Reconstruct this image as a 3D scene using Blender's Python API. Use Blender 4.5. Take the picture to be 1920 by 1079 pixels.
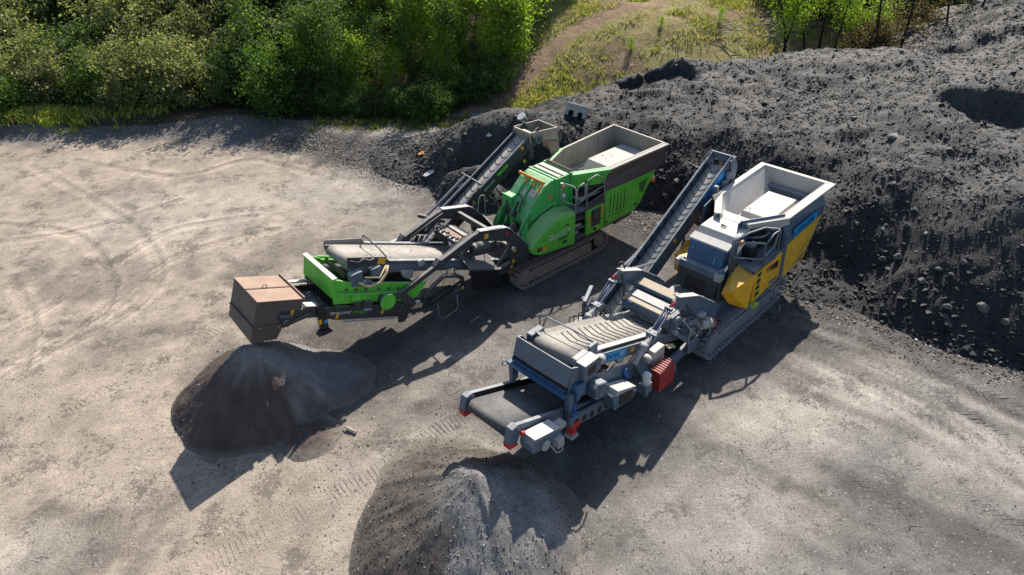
import bpy, bmesh, math, random
import numpy as np
from mathutils import Vector, Matrix

# ------------------------------------------------------------------ scene, camera, light
for o in list(bpy.data.objects):
    bpy.data.objects.remove(o)
scene = bpy.context.scene
COL = scene.collection
R = math.radians

cam_h, cam_pitch, cam_roll = 13.11, 30.889, -2.68
cam_data = bpy.data.cameras.new('camera')
cam = bpy.data.objects.new('camera', cam_data)
COL.objects.link(cam)
cam_data.sensor_width = 36.0
cam_data.lens = 36.0 * 1358.8 / 1920.0
cam_data.shift_y = -88.5 / 1920.0
cam_data.clip_start = 0.1
cam_data.clip_end = 1000.0
_th, _ro = R(cam_pitch), R(cam_roll)
_f = Vector((0, math.cos(_th), -math.sin(_th)))
_u0 = Vector((0, math.sin(_th), math.cos(_th)))
_r0 = Vector((1, 0, 0))
_u = _u0 * math.cos(_ro) - _r0 * math.sin(_ro)
_r = _r0 * math.cos(_ro) + _u0 * math.sin(_ro)
cam.matrix_world = Matrix(((_r.x, _u.x, -_f.x, 0), (_r.y, _u.y, -_f.y, 0), (_r.z, _u.z, -_f.z, cam_h), (0, 0, 0, 1)))
scene.camera = cam

SUN_EL, SUN_AZ = 42.0, 69.0            # degrees; azimuth counted from +x towards +y
world = bpy.data.worlds.new('World')
scene.world = world
world.use_nodes = True
wn = world.node_tree
wn.nodes.clear()
sky = wn.nodes.new('ShaderNodeTexSky')
sky.sky_type = 'NISHITA'
sky.sun_disc = False
sky.sun_elevation = R(SUN_EL)
sky.sun_rotation = R(90.0 - SUN_AZ)
bg = wn.nodes.new('ShaderNodeBackground')
bg.inputs['Strength'].default_value = 0.09
wo = wn.nodes.new('ShaderNodeOutputWorld')
wn.links.new(sky.outputs[0], bg.inputs['Color'])
wn.links.new(bg.outputs[0], wo.inputs['Surface'])

sun_data = bpy.data.lights.new('sun', 'SUN')
sun_data.energy = 5.0
sun_data.angle = R(0.5)
sun_data.color = (1.0, 0.93, 0.83)
sun = bpy.data.objects.new('sun', sun_data)
COL.objects.link(sun)
sv = Vector((math.cos(R(SUN_EL)) * math.cos(R(SUN_AZ)), math.cos(R(SUN_EL)) * math.sin(R(SUN_AZ)), math.sin(R(SUN_EL))))
sun.rotation_euler = sv.to_track_quat('Z', 'Y').to_euler()
sun.location = (20, 40, 40)

scene.render.resolution_x = 1024
scene.render.resolution_y = 575
scene.view_settings.view_transform = 'Standard'
scene.view_settings.look = 'None'
scene.view_settings.gamma = 1.0
scene.view_settings.use_curve_mapping = False
scene.view_settings.exposure = 0.62

random.seed(7)
rng = np.random.default_rng(11)

# ------------------------------------------------------------------ picking world points from sight lines
def sight(px, py, z):
    """point at height z seen at photo pixel (1920x1079)"""
    d = _f + _r * ((px - 960) / 1358.8) - _u * ((py - 451.0) / 1358.8)
    t = (z - cam_h) / d.z
    return d.x * t, d.y * t

# ------------------------------------------------------------------ noise
def _hash(ix, iy, seed):
    h = (ix.astype(np.int64) * 374761393 + iy.astype(np.int64) * 668265263 + seed * 982451653) & 0xFFFFFFFF
    h = ((h ^ (h >> 13)) * 1274126177) & 0xFFFFFFFF
    h = h ^ (h >> 16)
    return (h & 0xFFFF) / 65535.0

def vnoise(x, y, seed=0):
    x = np.asarray(x, float); y = np.asarray(y, float)
    ix = np.floor(x); iy = np.floor(y)
    fx = x - ix; fy = y - iy
    fx = fx * fx * (3 - 2 * fx); fy = fy * fy * (3 - 2 * fy)
    a = _hash(ix, iy, seed); b = _hash(ix + 1, iy, seed)
    c = _hash(ix, iy + 1, seed); d = _hash(ix + 1, iy + 1, seed)
    return (a * (1 - fx) + b * fx) * (1 - fy) + (c * (1 - fx) + d * fx) * fy

def fbm(x, y, oct=4, seed=0, gain=0.5):
    s = 0.0; amp = 1.0; tot = 0.0
    for i in range(oct):
        s = s + amp * (vnoise(np.asarray(x) * 2 ** i + 17.3 * i, np.asarray(y) * 2 ** i - 9.1 * i, seed + i) - 0.5)
        tot += amp; amp *= gain
    return s / tot * 2

def sstep(a, b, x):
    t = np.clip((np.asarray(x, float) - a) / (b - a), 0, 1)
    return t * t * (3 - 2 * t)

# ------------------------------------------------------------------ materials
MATS = {}
def new_mat(name):
    m = bpy.data.materials.new(name)
    m.use_nodes = True
    nt = m.node_tree
    b = nt.nodes['Principled BSDF']
    return m, nt, b

def N(nt, typ, **kw):
    n = nt.nodes.new(typ)
    for k, v in kw.items():
        setattr(n, k, v)
    return n

def noise_node(nt, scale, detail=4, rough=0.6, coord='Object'):
    tc = N(nt, 'ShaderNodeTexCoord')
    n = N(nt, 'ShaderNodeTexNoise')
    n.inputs['Scale'].default_value = scale
    n.inputs['Detail'].default_value = detail
    n.inputs['Roughness'].default_value = rough
    nt.links.new(tc.outputs[coord], n.inputs['Vector'])
    return n

def ramp(nt, src, p0, p1, c0=(0, 0, 0, 1), c1=(1, 1, 1, 1)):
    r = N(nt, 'ShaderNodeValToRGB')
    r.color_ramp.elements[0].position = p0
    r.color_ramp.elements[1].position = p1
    r.color_ramp.elements[0].color = c0
    r.color_ramp.elements[1].color = c1
    nt.links.new(src, r.inputs[0])
    return r

def mixc(nt, fac, a, b):
    m = N(nt, 'ShaderNodeMix', data_type='RGBA')
    for val, sock in ((fac, m.inputs[0]), (a, m.inputs[6]), (b, m.inputs[7])):
        if hasattr(val, 'default_value'):
            nt.links.new(val, sock)
        elif isinstance(val, (int, float)):
            sock.default_value = val
        else:
            sock.default_value = (val[0], val[1], val[2], 1)
    return m.outputs[2]

def mathn(nt, op, a, b=None, clamp=False):
    m = N(nt, 'ShaderNodeMath', operation=op)
    m.use_clamp = clamp
    for i, v in enumerate((a, b)):
        if v is None: continue
        if hasattr(v, 'default_value'): nt.links.new(v, m.inputs[i])
        else: m.inputs[i].default_value = v
    return m.outputs[0]

def paint(name, rgb, rough=0.5, metal=0.0, dust=0.55, dust_rgb=(0.50, 0.45, 0.39), wear=0.0, wear_rgb=(0.14, 0.075, 0.045), scale=2.5, spec=0.4):
    """painted / bare metal with wear patches and dust that has settled on upward faces"""
    m, nt, b = new_mat(name)
    n1 = noise_node(nt, scale, 6, 0.65)
    n2 = noise_node(nt, scale * 7, 5, 0.7)
    tone = ramp(nt, n1.outputs[0], 0.3, 0.75, (0.72, 0.72, 0.72, 1), (1.12, 1.12, 1.12, 1))
    mul = N(nt, 'ShaderNodeMix', data_type='RGBA', blend_type='MULTIPLY')
    mul.inputs[0].default_value = 1.0
    mul.inputs[6].default_value = (*rgb, 1)
    nt.links.new(tone.outputs[0], mul.inputs[7])
    col = mul.outputs[2]
    if wear > 0:
        wr = ramp(nt, n2.outputs[0], 0.62 - 0.25 * wear, 0.72 - 0.2 * wear)
        col = mixc(nt, mathn(nt, 'MULTIPLY', wr.outputs[0], min(1.0, 0.4 + wear)), col, wear_rgb)
    tcs = N(nt, 'ShaderNodeTexCoord'); mp = N(nt, 'ShaderNodeMapping'); mp.inputs['Scale'].default_value = (9.0, 9.0, 0.9)
    nt.links.new(tcs.outputs['Object'], mp.inputs['Vector'])
    ns = N(nt, 'ShaderNodeTexNoise'); ns.inputs['Scale'].default_value = 1.0; ns.inputs['Detail'].default_value = 6; ns.inputs['Roughness'].default_value = 0.7
    nt.links.new(mp.outputs[0], ns.inputs['Vector'])
    sr = ramp(nt, ns.outputs[0], 0.50, 0.72)
    col = mixc(nt, mathn(nt, 'MULTIPLY', sr.outputs[0], 0.38 * min(1.0, dust * 1.6)), col, (rgb[0] * .35 + .05, rgb[1] * .35 + .045, rgb[2] * .35 + .04))
    geo = N(nt, 'ShaderNodeNewGeometry')
    sx = N(nt, 'ShaderNodeSeparateXYZ')
    nt.links.new(geo.outputs['Normal'], sx.inputs[0])
    up = mathn(nt, 'MULTIPLY', mathn(nt, 'SUBTRACT', sx.outputs[2], 0.25), 1.5, True)
    dn = ramp(nt, n1.outputs[0], 0.25, 0.7, (0.35, 0.35, 0.35, 1), (1, 1, 1, 1))
    dn2 = ramp(nt, n2.outputs[0], 0.3, 0.7, (0.6, 0.6, 0.6, 1), (1, 1, 1, 1))
    film = mathn(nt, 'MULTIPLY', ramp(nt, n2.outputs[0], 0.35, 0.75).outputs[0], 0.11 * dust)
    d = mathn(nt, 'MULTIPLY', mathn(nt, 'MULTIPLY', up, dn.outputs[0]), mathn(nt, 'MULTIPLY', dn2.outputs[0], dust))
    fac = mathn(nt, 'ADD', d, film, True)
    col = mixc(nt, fac, col, dust_rgb)
    nt.links.new(col, b.inputs['Base Color'])
    rr = mathn(nt, 'ADD', mathn(nt, 'MULTIPLY', fac, 0.5), rough, True)
    nt.links.new(rr, b.inputs['Roughness'])
    b.inputs['Metallic'].default_value = metal
    b.inputs['Specular IOR Level'].default_value = spec
    bump = N(nt, 'ShaderNodeBump')
    bump.inputs['Strength'].default_value = 0.12
    bump.inputs['Distance'].default_value = 0.02
    nt.links.new(n2.outputs[0], bump.inputs['Height'])
    nt.links.new(bump.outputs[0], b.inputs['Normal'])
    MATS[name] = m
    return m

M_green = paint('green_paint', (0.115, 0.62, 0.045), 0.45, dust=0.75, wear=0.12, wear_rgb=(0.07, 0.22, 0.05))
M_dgreen = paint('crusher_green_paint', (0.050, 0.50, 0.09), 0.42, dust=0.75, dust_rgb=(0.62, 0.70, 0.55), wear=0.2, wear_rgb=(0.06, 0.16, 0.07))
M_dark = paint('charcoal_paint', (0.030, 0.034, 0.042), 0.45, dust=0.75, dust_rgb=(0.46, 0.43, 0.39))
M_black = paint('black_steel', (0.014, 0.015, 0.018), 0.5, dust=0.3, dust_rgb=(0.22, 0.2, 0.18))
M_steel = paint('worn_hopper_steel', (0.30, 0.275, 0.245), 0.45, metal=0.1, dust=0.95, dust_rgb=(0.66, 0.60, 0.52), wear=0.28, wear_rgb=(0.33, 0.215, 0.12), scale=1.1)
M_rim = paint('hopper_rim_steel', (0.46, 0.43, 0.38), 0.5, metal=0.0, dust=0.8, dust_rgb=(0.66, 0.62, 0.55), wear=0.1)
M_rust = paint('rusty_sheet', (0.33, 0.21, 0.15), 0.75, dust=0.55, dust_rgb=(0.46, 0.36, 0.29), wear=0.2, wear_rgb=(0.22, 0.11, 0.06), scale=1.6)
M_brown = paint('brown_dirty_steel', (0.10, 0.075, 0.062), 0.7, dust=0.5, dust_rgb=(0.33, 0.27, 0.22), wear=0.15)
M_trackbrown = paint('dusty_track_steel', (0.30, 0.25, 0.205), 0.65, dust=0.5, dust_rgb=(0.40, 0.34, 0.29), wear=0.1)
M_trackgrey = paint('grey_track_steel', (0.28, 0.29, 0.32), 0.45, metal=0.25, dust=0.5, dust_rgb=(0.50, 0.49, 0.47))
M_hood = paint('dark_hood_sheet', (0.095, 0.082, 0.080), 0.55, dust=0.5, dust_rgb=(0.33, 0.28, 0.25), wear=0.22, wear_rgb=(0.16, 0.09, 0.065), scale=1.4)
M_band = paint('dirty_grey_band', (0.105, 0.098, 0.100), 0.55, dust=0.6, dust_rgb=(0.36, 0.31, 0.27), wear=0.15)
M_belt = paint('dusty_conveyor_belt', (0.27, 0.252, 0.228), 0.85, dust=0.85, dust_rgb=(0.47, 0.43, 0.38), scale=1.5, spec=0.2)
M_beltp = paint('sunlit_dusty_belt', (0.43, 0.40, 0.365), 0.85, dust=0.8, dust_rgb=(0.56, 0.52, 0.47), scale=1.5, spec=0.2)  # dusty belt, colour raised so it looks sunlit under the grazing sun
M_apron = paint('dusty_rubber_apron', (0.050, 0.055, 0.062), 0.6, dust=0.6, dust_rgb=(0.28, 0.28, 0.28))
M_beltd = paint('dark_conveyor_belt', (0.07, 0.072, 0.076), 0.8, dust=0.6, dust_rgb=(0.33, 0.32, 0.31), scale=1.5, spec=0.2)
M_rubber = paint('black_rubber', (0.012, 0.012, 0.013), 0.7, dust=0.25, dust_rgb=(0.2, 0.19, 0.17), spec=0.25)
M_lgrey = paint('light_grey_paint', (0.36, 0.36, 0.36), 0.5, dust=0.7, dust_rgb=(0.62, 0.59, 0.54))
M_chrome = paint('polished_rod', (0.55, 0.55, 0.55), 0.25, metal=0.8, dust=0.15)
M_orange = paint('orange_yellow_paint', (0.70, 0.27, 0.02), 0.5, dust=0.3, wear=0.25)
M_yellow = paint('yellow_paint', (0.86, 0.45, 0.012), 0.42, dust=0.3, dust_rgb=(0.58, 0.45, 0.27), wear=0.10, wear_rgb=(0.50, 0.28, 0.05))
M_yellowd = paint('faded_yellow_paint', (0.82, 0.47, 0.04), 0.5, dust=0.25, dust_rgb=(0.55, 0.44, 0.30), wear=0.06)
M_blue = paint('slate_blue_paint', (0.065, 0.115, 0.180), 0.42, dust=0.6, dust_rgb=(0.55, 0.53, 0.49), wear=0.05)
M_slate = paint('dusty_slate_paint', (0.088, 0.128, 0.180), 0.5, dust=0.72, dust_rgb=(0.56, 0.54, 0.50), wear=0.06)
M_navy = paint('deep_blue_sheet', (0.030, 0.105, 0.215), 0.35, dust=0.2, dust_rgb=(0.35, 0.40, 0.45))
M_white = paint('white_dusty_steel', (0.44, 0.43, 0.41), 0.5, dust=0.85, dust_rgb=(0.76, 0.71, 0.64), wear=0.20, wear_rgb=(0.40, 0.31, 0.23), scale=1.2)
M_red = paint('red_paint', (0.55, 0.022, 0.025), 0.45, dust=0.3)
M_darkred = paint('shaded_red_box', (0.26, 0.016, 0.018), 0.6, dust=0.3)  # darker copy of the red, painting the shaded inside behind the mesh
M_stick = paint('yellow_sticker', (0.72, 0.42, 0.02), 0.5, dust=0.15)
M_wstick = paint('white_sticker', (0.72, 0.72, 0.72), 0.5, dust=0.1)
M_tan = paint('tan_plate', (0.55, 0.43, 0.26), 0.6, dust=0.2)
M_bluesign = paint('bright_blue_sign', (0.018, 0.33, 0.72), 0.5, dust=0.12)
M_navytext = paint('navy_lettering', (0.012, 0.03, 0.09), 0.6, dust=0.05)
M_whitetext = paint('white_lettering', (0.75, 0.75, 0.75), 0.6, dust=0.05)
M_greentext = paint('green_lettering', (0.12, 0.55, 0.05), 0.6, dust=0.05)
M_ptgreen = paint('grey_green_print', (0.06, 0.16, 0.05), 0.5, dust=0.1)
M_hose = paint('black_hose', (0.02, 0.02, 0.022), 0.5, dust=0.4)
M_lime = paint('lime_paint', (0.50, 0.66, 0.05), 0.5, dust=0.2)
M_lamp = paint('amber_lens', (0.8, 0.22, 0.01), 0.3, dust=0.05)
M_perf = paint('perforated_plate', (0.38, 0.32, 0.23), 0.6, metal=0.2, dust=0.7, dust_rgb=(0.55, 0.47, 0.36))
M_screen = paint('display_screen', (0.07, 0.085, 0.05), 0.25, dust=0.1)
M_cblue = paint('clear_blue_bracket', (0.012, 0.075, 0.27), 0.5, dust=0.3)
M_conc = paint('pale_concrete', (0.44, 0.43, 0.41), 0.85, dust=0.4, dust_rgb=(0.5, 0.48, 0.45))
M_bark = paint('dark_bark', (0.055, 0.043, 0.033), 0.9, dust=0.0, spec=0.1)
M_birch = paint('pale_birch_bark', (0.22, 0.20, 0.165), 0.9, dust=0.0, spec=0.1)
M_dead = paint('bleached_dead_wood', (0.42, 0.37, 0.31), 0.9, dust=0.0, spec=0.1)

def attr_mat(name, rough, bump_s, bump_d, nscale, contrast, fine=60.0, spec=0.25, speck=0.0, grit=0.0):
    """base colour from the vertex attribute 'tint' (the thing's own colour), broken by grain"""
    m, nt, b = new_mat(name)
    at = N(nt, 'ShaderNodeAttribute', attribute_name='tint')
    n1 = noise_node(nt, nscale, 8, 0.68)
    n2 = noise_node(nt, fine, 4, 0.7)
    lo, hi = 1 - contrast, 1 + contrast
    r1 = ramp(nt, n1.outputs[0], 0.28, 0.74, (lo, lo, lo, 1), (hi, hi, hi, 1))
    r2 = ramp(nt, n2.outputs[0], 0.3, 0.72, (0.62, 0.62, 0.62, 1), (1.32, 1.32, 1.32, 1))
    m1 = N(nt, 'ShaderNodeMix', data_type='RGBA', blend_type='MULTIPLY'); m1.inputs[0].default_value = 1
    m2 = N(nt, 'ShaderNodeMix', data_type='RGBA', blend_type='MULTIPLY'); m2.inputs[0].default_value = 1
    nt.links.new(at.outputs['Color'], m1.inputs[6]); nt.links.new(r1.outputs[0], m1.inputs[7])
    nt.links.new(m1.outputs[2], m2.inputs[6]); nt.links.new(r2.outputs[0], m2.inputs[7])
    col = m2.outputs[2]
    if grit > 0:
        # crumbs of dark gravel gathered in drifts
        g1 = noise_node(nt, 0.9, 6, 0.62); g2 = noise_node(nt, 17.0, 5, 0.75); g3 = noise_node(nt, 6.0, 4, 0.6)
        thr = mathn(nt, 'ADD', mathn(nt, 'MULTIPLY', g1.outputs[0], 0.9), mathn(nt, 'MULTIPLY', g2.outputs[0], 0.55))
        thr = mathn(nt, 'ADD', thr, mathn(nt, 'MULTIPLY', g3.outputs[0], 0.35))
        gf = ramp(nt, thr, 0.96, 1.10)
        col = mixc(nt, mathn(nt, 'MULTIPLY', gf.outputs[0], grit), col, (0.085, 0.078, 0.070))
        pf = ramp(nt, thr, 0.86, 0.70)
        pf.color_ramp.elements[0].position = 0.70; pf.color_ramp.elements[0].color = (1, 1, 1, 1)
        pf.color_ramp.elements[1].position = 0.86; pf.color_ramp.elements[1].color = (0, 0, 0, 1)
        lt = N(nt, 'ShaderNodeMix', data_type='RGBA', blend_type='MULTIPLY'); lt.inputs[0].default_value = 1
        nt.links.new(col, lt.inputs[6]); lt.inputs[7].default_value = (1.12, 1.12, 1.11, 1)
        col = mixc(nt, pf.outputs[0], col, lt.outputs[2])
    if speck > 0:
        tc = N(nt, 'ShaderNodeTexCoord')
        vo = N(nt, 'ShaderNodeTexVoronoi'); vo.inputs['Scale'].default_value = 16
        nt.links.new(tc.outputs['Object'], vo.inputs['Vector'])
        sc = N(nt, 'ShaderNodeSeparateColor'); nt.links.new(vo.outputs['Color'], sc.inputs[0])
        dot = ramp(nt, vo.outputs['Distance'], 0.22, 0.34, (1, 1, 1, 1), (0, 0, 0, 1))
        pick = ramp(nt, sc.outputs[0], 0.80, 0.84)
        f = mathn(nt, 'MULTIPLY', dot.outputs[0], pick.outputs[0])
        stone = mixc(nt, ramp(nt, sc.outputs[1], 0.35, 0.75).outputs[0], (0.06, 0.058, 0.056), (0.40, 0.38, 0.35))
        col = mixc(nt, mathn(nt, 'MULTIPLY', f, speck), col, stone)
    nt.links.new(col, b.inputs['Base Color'])
    b.inputs['Roughness'].default_value = rough
    b.inputs['Specular IOR Level'].default_value = spec
    bump = N(nt, 'ShaderNodeBump')
    bump.inputs['Strength'].default_value = bump_s
    bump.inputs['Distance'].default_value = bump_d
    ad = mathn(nt, 'ADD', n1.outputs[0], mathn(nt, 'MULTIPLY', n2.outputs[0], 0.4))
    nt.links.new(ad, bump.inputs['Height'])
    nt.links.new(bump.outputs[0], b.inputs['Normal'])
    MATS[name] = m
    return m

M_yard = attr_mat('yard_dirt', 0.95, 0.8, 0.045, 2.6, 0.15, 22.0, 0.12, speck=0.85, grit=0.6)
M_hill = attr_mat('hill_soil', 0.95, 0.8, 0.12, 2.0, 0.35, 14.0, 0.1)
M_gravel = attr_mat('dark_stockpile_gravel', 0.7, 0.9, 0.06, 4.0, 0.3, 24.0, 0.4)
M_fines = attr_mat('crushed_fines', 0.9, 0.6, 0.03, 3.5, 0.25, 40.0, 0.2)
M_rock = attr_mat('broken_stone', 0.7, 0.5, 0.04, 4.0, 0.2, 22.0, 0.45)

def leaf_mat(name, trans=0.45):
    m = bpy.data.materials.new(name)
    m.use_nodes = True
    nt = m.node_tree
    nt.nodes.clear()
    out = N(nt, 'ShaderNodeOutputMaterial')
    at = N(nt, 'ShaderNodeAttribute', attribute_name='tint')
    oi = N(nt, 'ShaderNodeObjectInfo')
    hs = N(nt, 'ShaderNodeHueSaturation')
    hs.inputs['Hue'].default_value = 0.5
    v = mathn(nt, 'ADD', mathn(nt, 'MULTIPLY', oi.outputs['Random'], 0.5), 0.75)
    nt.links.new(v, hs.inputs['Value'])
    nt.links.new(at.outputs['Color'], hs.inputs['Color'])
    d = N(nt, 'ShaderNodeBsdfPrincipled')
    d.inputs['Roughness'].default_value = 0.55
    d.inputs['Specular IOR Level'].default_value = 0.35
    t = N(nt, 'ShaderNodeBsdfTranslucent')
    nt.links.new(hs.outputs[0], d.inputs['Base Color'])
    tm = N(nt, 'ShaderNodeMix', data_type='RGBA', blend_type='MULTIPLY'); tm.inputs[0].default_value = 1
    tm.inputs[7].default_value = (1.25, 1.35, 0.6, 1)
    nt.links.new(hs.outputs[0], tm.inputs[6])
    nt.links.new(tm.outputs[2], t.inputs['Color'])
    mx = N(nt, 'ShaderNodeMixShader'); mx.inputs[0].default_value = trans
    nt.links.new(d.outputs[0], mx.inputs[1]); nt.links.new(t.outputs[0], mx.inputs[2])
    nt.links.new(mx.outputs[0], out.inputs['Surface'])
    return m
M_leaf = leaf_mat('leaf', 0.5)
M_birchleaf = leaf_mat('birch_leaf', 0.55)
M_grass = leaf_mat('grass_blade', 0.35)

# ------------------------------------------------------------------ object helpers
def link(name, mesh, mat=None, parent=None):
    if mat and not mesh.materials:
        mesh.materials.append(mat)
    o = bpy.data.objects.new(name, mesh)
    COL.objects.link(o)
    if parent: o.parent = parent
    return o

def tag(o, label=None, cat=None, group=None, kind=None):
    if label: o['label'] = label
    if cat: o['category'] = cat
    if group: o['group'] = group
    if kind: o['kind'] = kind
    return o

def empty(name, loc=(0, 0, 0), rz=0.0):
    o = bpy.data.objects.new(name, None)
    o.empty_display_size = 0.3
    o.location = loc
    o.rotation_euler = (0, 0, rz)
    COL.objects.link(o)
    return o

def V(p):                       # (along, near, up) -> object space
    return Vector((p[0], -p[1], p[2]))

class MB:
    def __init__(self):
        self.bm = bmesh.new()
    def poly(self, pts):
        vs = [self.bm.verts.new(p) for p in pts]
        return self.bm.faces.new(vs)
    def loft(self, A, B):
        """closed solid between two polygons of equal count (a,n,z)"""
        a = [self.bm.verts.new(V(p)) for p in A]
        b = [self.bm.verts.new(V(p)) for p in B]
        n = len(a)
        self.bm.faces.new(a); self.bm.faces.new(list(reversed(b)))
        for i in range(n):
            j = (i + 1) % n
            self.bm.faces.new((a[i], b[i], b[j], a[j]))
        return self
    def prism(self, prof, n0, n1):
        """profile in (a,z), extruded from n0 to n1"""
        return self.loft([(p[0], n0, p[1]) for p in prof], [(p[0], n1, p[1]) for p in prof])
    def box(self, a0, a1, n0, n1, z0, z1):
        return self.prism([(a0, z0), (a1, z0), (a1, z1), (a0, z1)], n0, n1)
    def plate(self, pts, t):
        """flat polygon with thickness t along its normal"""
        P = [V(p) for p in pts]
        nrm = Vector((0, 0, 0))
        for i in range(len(P)):
            nrm += (P[i] - P[0]).cross(P[(i + 1) % len(P)] - P[0])
        nrm.normalize()
        a = [self.bm.verts.new(p + nrm * (t / 2)) for p in P]
        b = [self.bm.verts.new(p - nrm * (t / 2)) for p in P]
        n = len(a)
        self.bm.faces.new(a); self.bm.faces.new(list(reversed(b)))
        for i in range(n):
            j = (i + 1) % n
            self.bm.faces.new((a[i], b[i], b[j], a[j]))
        return self
    def beam(self, p0, p1, w, h, up=(0, 0, 1)):
        """rectangular bar from p0 to p1: w across, h along up"""
        a, b = V(p0), V(p1)
        d = (b - a).normalized()
        upv = V(up)
        s = d.cross(upv)
        if s.length < 1e-4: s = d.cross(Vector((1, 0, 0)))
        s.normalize(); uu = s.cross(d).normalized()
        va = [self.bm.verts.new(a + s * sx * w / 2 + uu * sy * h / 2) for sx, sy in ((-1, -1), (1, -1), (1, 1), (-1, 1))]
        vb = [self.bm.verts.new(b + s * sx * w / 2 + uu * sy * h / 2) for sx, sy in ((-1, -1), (1, -1), (1, 1), (-1, 1))]
        self.bm.faces.new(va); self.bm.faces.new(list(reversed(vb)))
        for i in range(4):
            j = (i + 1) % 4
            self.bm.faces.new((va[i], vb[i], vb[j], va[j]))
        return self
    def cyl(self, p0, p1, r0, r1=None, seg=12):
        r1 = r0 if r1 is None else r1
        a, b = V(p0), V(p1)
        d = (b - a).normalized()
        s = d.cross(Vector((0, 0, 1)))
        if s.length < 1e-3: s = Vector((1, 0, 0))
        s.normalize(); t = d.cross(s)
        va, vb = [], []
        for i in range(seg):
            an = 2 * math.pi * i / seg
            o = s * math.cos(an) + t * math.sin(an)
            va.append(self.bm.verts.new(a + o * r0)); vb.append(self.bm.verts.new(b + o * r1))
        self.bm.faces.new(va); self.bm.faces.new(list(reversed(vb)))
        for i in range(seg):
            j = (i + 1) % seg
            f = self.bm.faces.new((va[i], vb[i], vb[j], va[j])); f.smooth = True
        return self
    def tube(self, pts, r, seg=6):
        """round tube along a polyline with mitred joints"""
        P = [V(p) for p in pts]
        rings = []
        ref = None
        for i, p in enumerate(P):
            d0 = (P[i] - P[i - 1]).normalized() if i > 0 else (P[1] - P[0]).normalized()
            d1 = (P[i + 1] - P[i]).normalized() if i < len(P) - 1 else d0
            d = d0 + d1
            d = d0 if d.length < 1e-3 else d.normalized()
            if ref is None:
                ref = d.cross(Vector((0, 0, 1)))
                if ref.length < 1e-2: ref = d.cross(Vector((0, 1, 0)))
            s = (ref - d * ref.dot(d)).normalized(); ref = s
            t = d.cross(s)
            rings.append([self.bm.verts.new(p + (s * math.cos(2 * math.pi * k / seg) + t * math.sin(2 * math.pi * k / seg)) * r) for k in range(seg)])
        for i in range(len(rings) - 1):
            for k in range(seg):
                j = (k + 1) % seg
                f = self.bm.faces.new((rings[i][k], rings[i + 1][k], rings[i + 1][j], rings[i][j])); f.smooth = True
        self.bm.faces.new(rings[0]); self.bm.faces.new(list(reversed(rings[-1])))
        return self
    def hull(self, pts):
        vs = [self.bm.verts.new(V(p)) for p in pts]
        bmesh.ops.convex_hull(self.bm, input=vs)
        return self
    def put(self, name, mat, parent=None, bevel=0.0, label=None):
        bmesh.ops.recalc_face_normals(self.bm, faces=self.bm.faces)
        me = bpy.data.meshes.new(name)
        self.bm.to_mesh(me); self.bm.free()
        o = link(name, me, mat, parent)
        if bevel > 0:
            mod = o.modifiers.new('bevel', 'BEVEL')
            mod.width = bevel; mod.segments = 1; mod.limit_method = 'ANGLE'; mod.angle_limit = R(35)
        if label: o['label'] = label
        return o

def text(name, s, size, org, mat, parent, xd=(1, 0, 0), up=(0, 0, 1), depth=0.003, shear=0.0, squash=1.0):
    cu = bpy.data.curves.new(name, 'FONT')
    cu.body = s; cu.size = size; cu.extrude = depth; cu.shear = shear
    cu.resolution_u = 2
    tmp = bpy.data.objects.new('tmp_text', cu)
    COL.objects.link(tmp)
    bpy.context.view_layer.update()
    me = bpy.data.meshes.new_from_object(tmp)
    bpy.data.objects.remove(tmp)
    X = V(xd).normalized(); U = V(up).normalized(); Nn = X.cross(U)
    o0 = V(org)
    for v in me.vertices:
        v.co = o0 + X * (v.co.x * squash) + U * v.co.y + Nn * v.co.z
    me.name = name
    me.materials.clear()
    return link(name, me, mat, parent)

def stadium(p0, r0, p1, r1, step=0.17):
    """outer loop of a belt around two wheels in the (a,z) plane -> list of (a,z,ta,tz)"""
    out = []
    (x0, y0), (x1, y1) = p0, p1
    base = math.atan2(y1 - y0, x1 - x0)
    L = math.hypot(x1 - x0, y1 - y0)
    off = math.asin((r0 - r1) / L)
    # top line from wheel 0 to wheel 1
    at = base + math.pi / 2 - off
    ab = base - math.pi / 2 + off
    pts = []
    n = 24
    T0 = (x0 + r0 * math.cos(at), y0 + r0 * math.sin(at)); T1 = (x1 + r1 * math.cos(at), y1 + r1 * math.sin(at))
    pts.append(T0)
    for i in range(n + 1):
        a = at + (ab - at) * i / n
        pts.append((x1 + r1 * math.cos(a), y1 + r1 * math.sin(a)))
    B0 = (x0 + r0 * math.cos(ab), y0 + r0 * math.sin(ab))
    pts.append(B0)
    a1 = at - 2 * math.pi
    for i in range(1, n + 1):
        a = ab + (a1 - ab) * i / n
        pts.append((x0 + r0 * math.cos(a), y0 + r0 * math.sin(a)))
    # resample
    seg = [(pts[i], pts[i + 1], math.dist(pts[i], pts[i + 1])) for i in range(len(pts) - 1)]
    tot = sum(s[2] for s in seg)
    k = max(3, round(tot / step))
    for i in range(k):
        t = tot * i / k
        for (a, b, l) in seg:
            if t <= l and l > 1e-9:
                f = t / l
                out.append((a[0] + (b[0] - a[0]) * f, a[1] + (b[1] - a[1]) * f, (b[0] - a[0]) / l, (b[1] - a[1]) / l))
                break
            t -= l
    return out, pts

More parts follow.
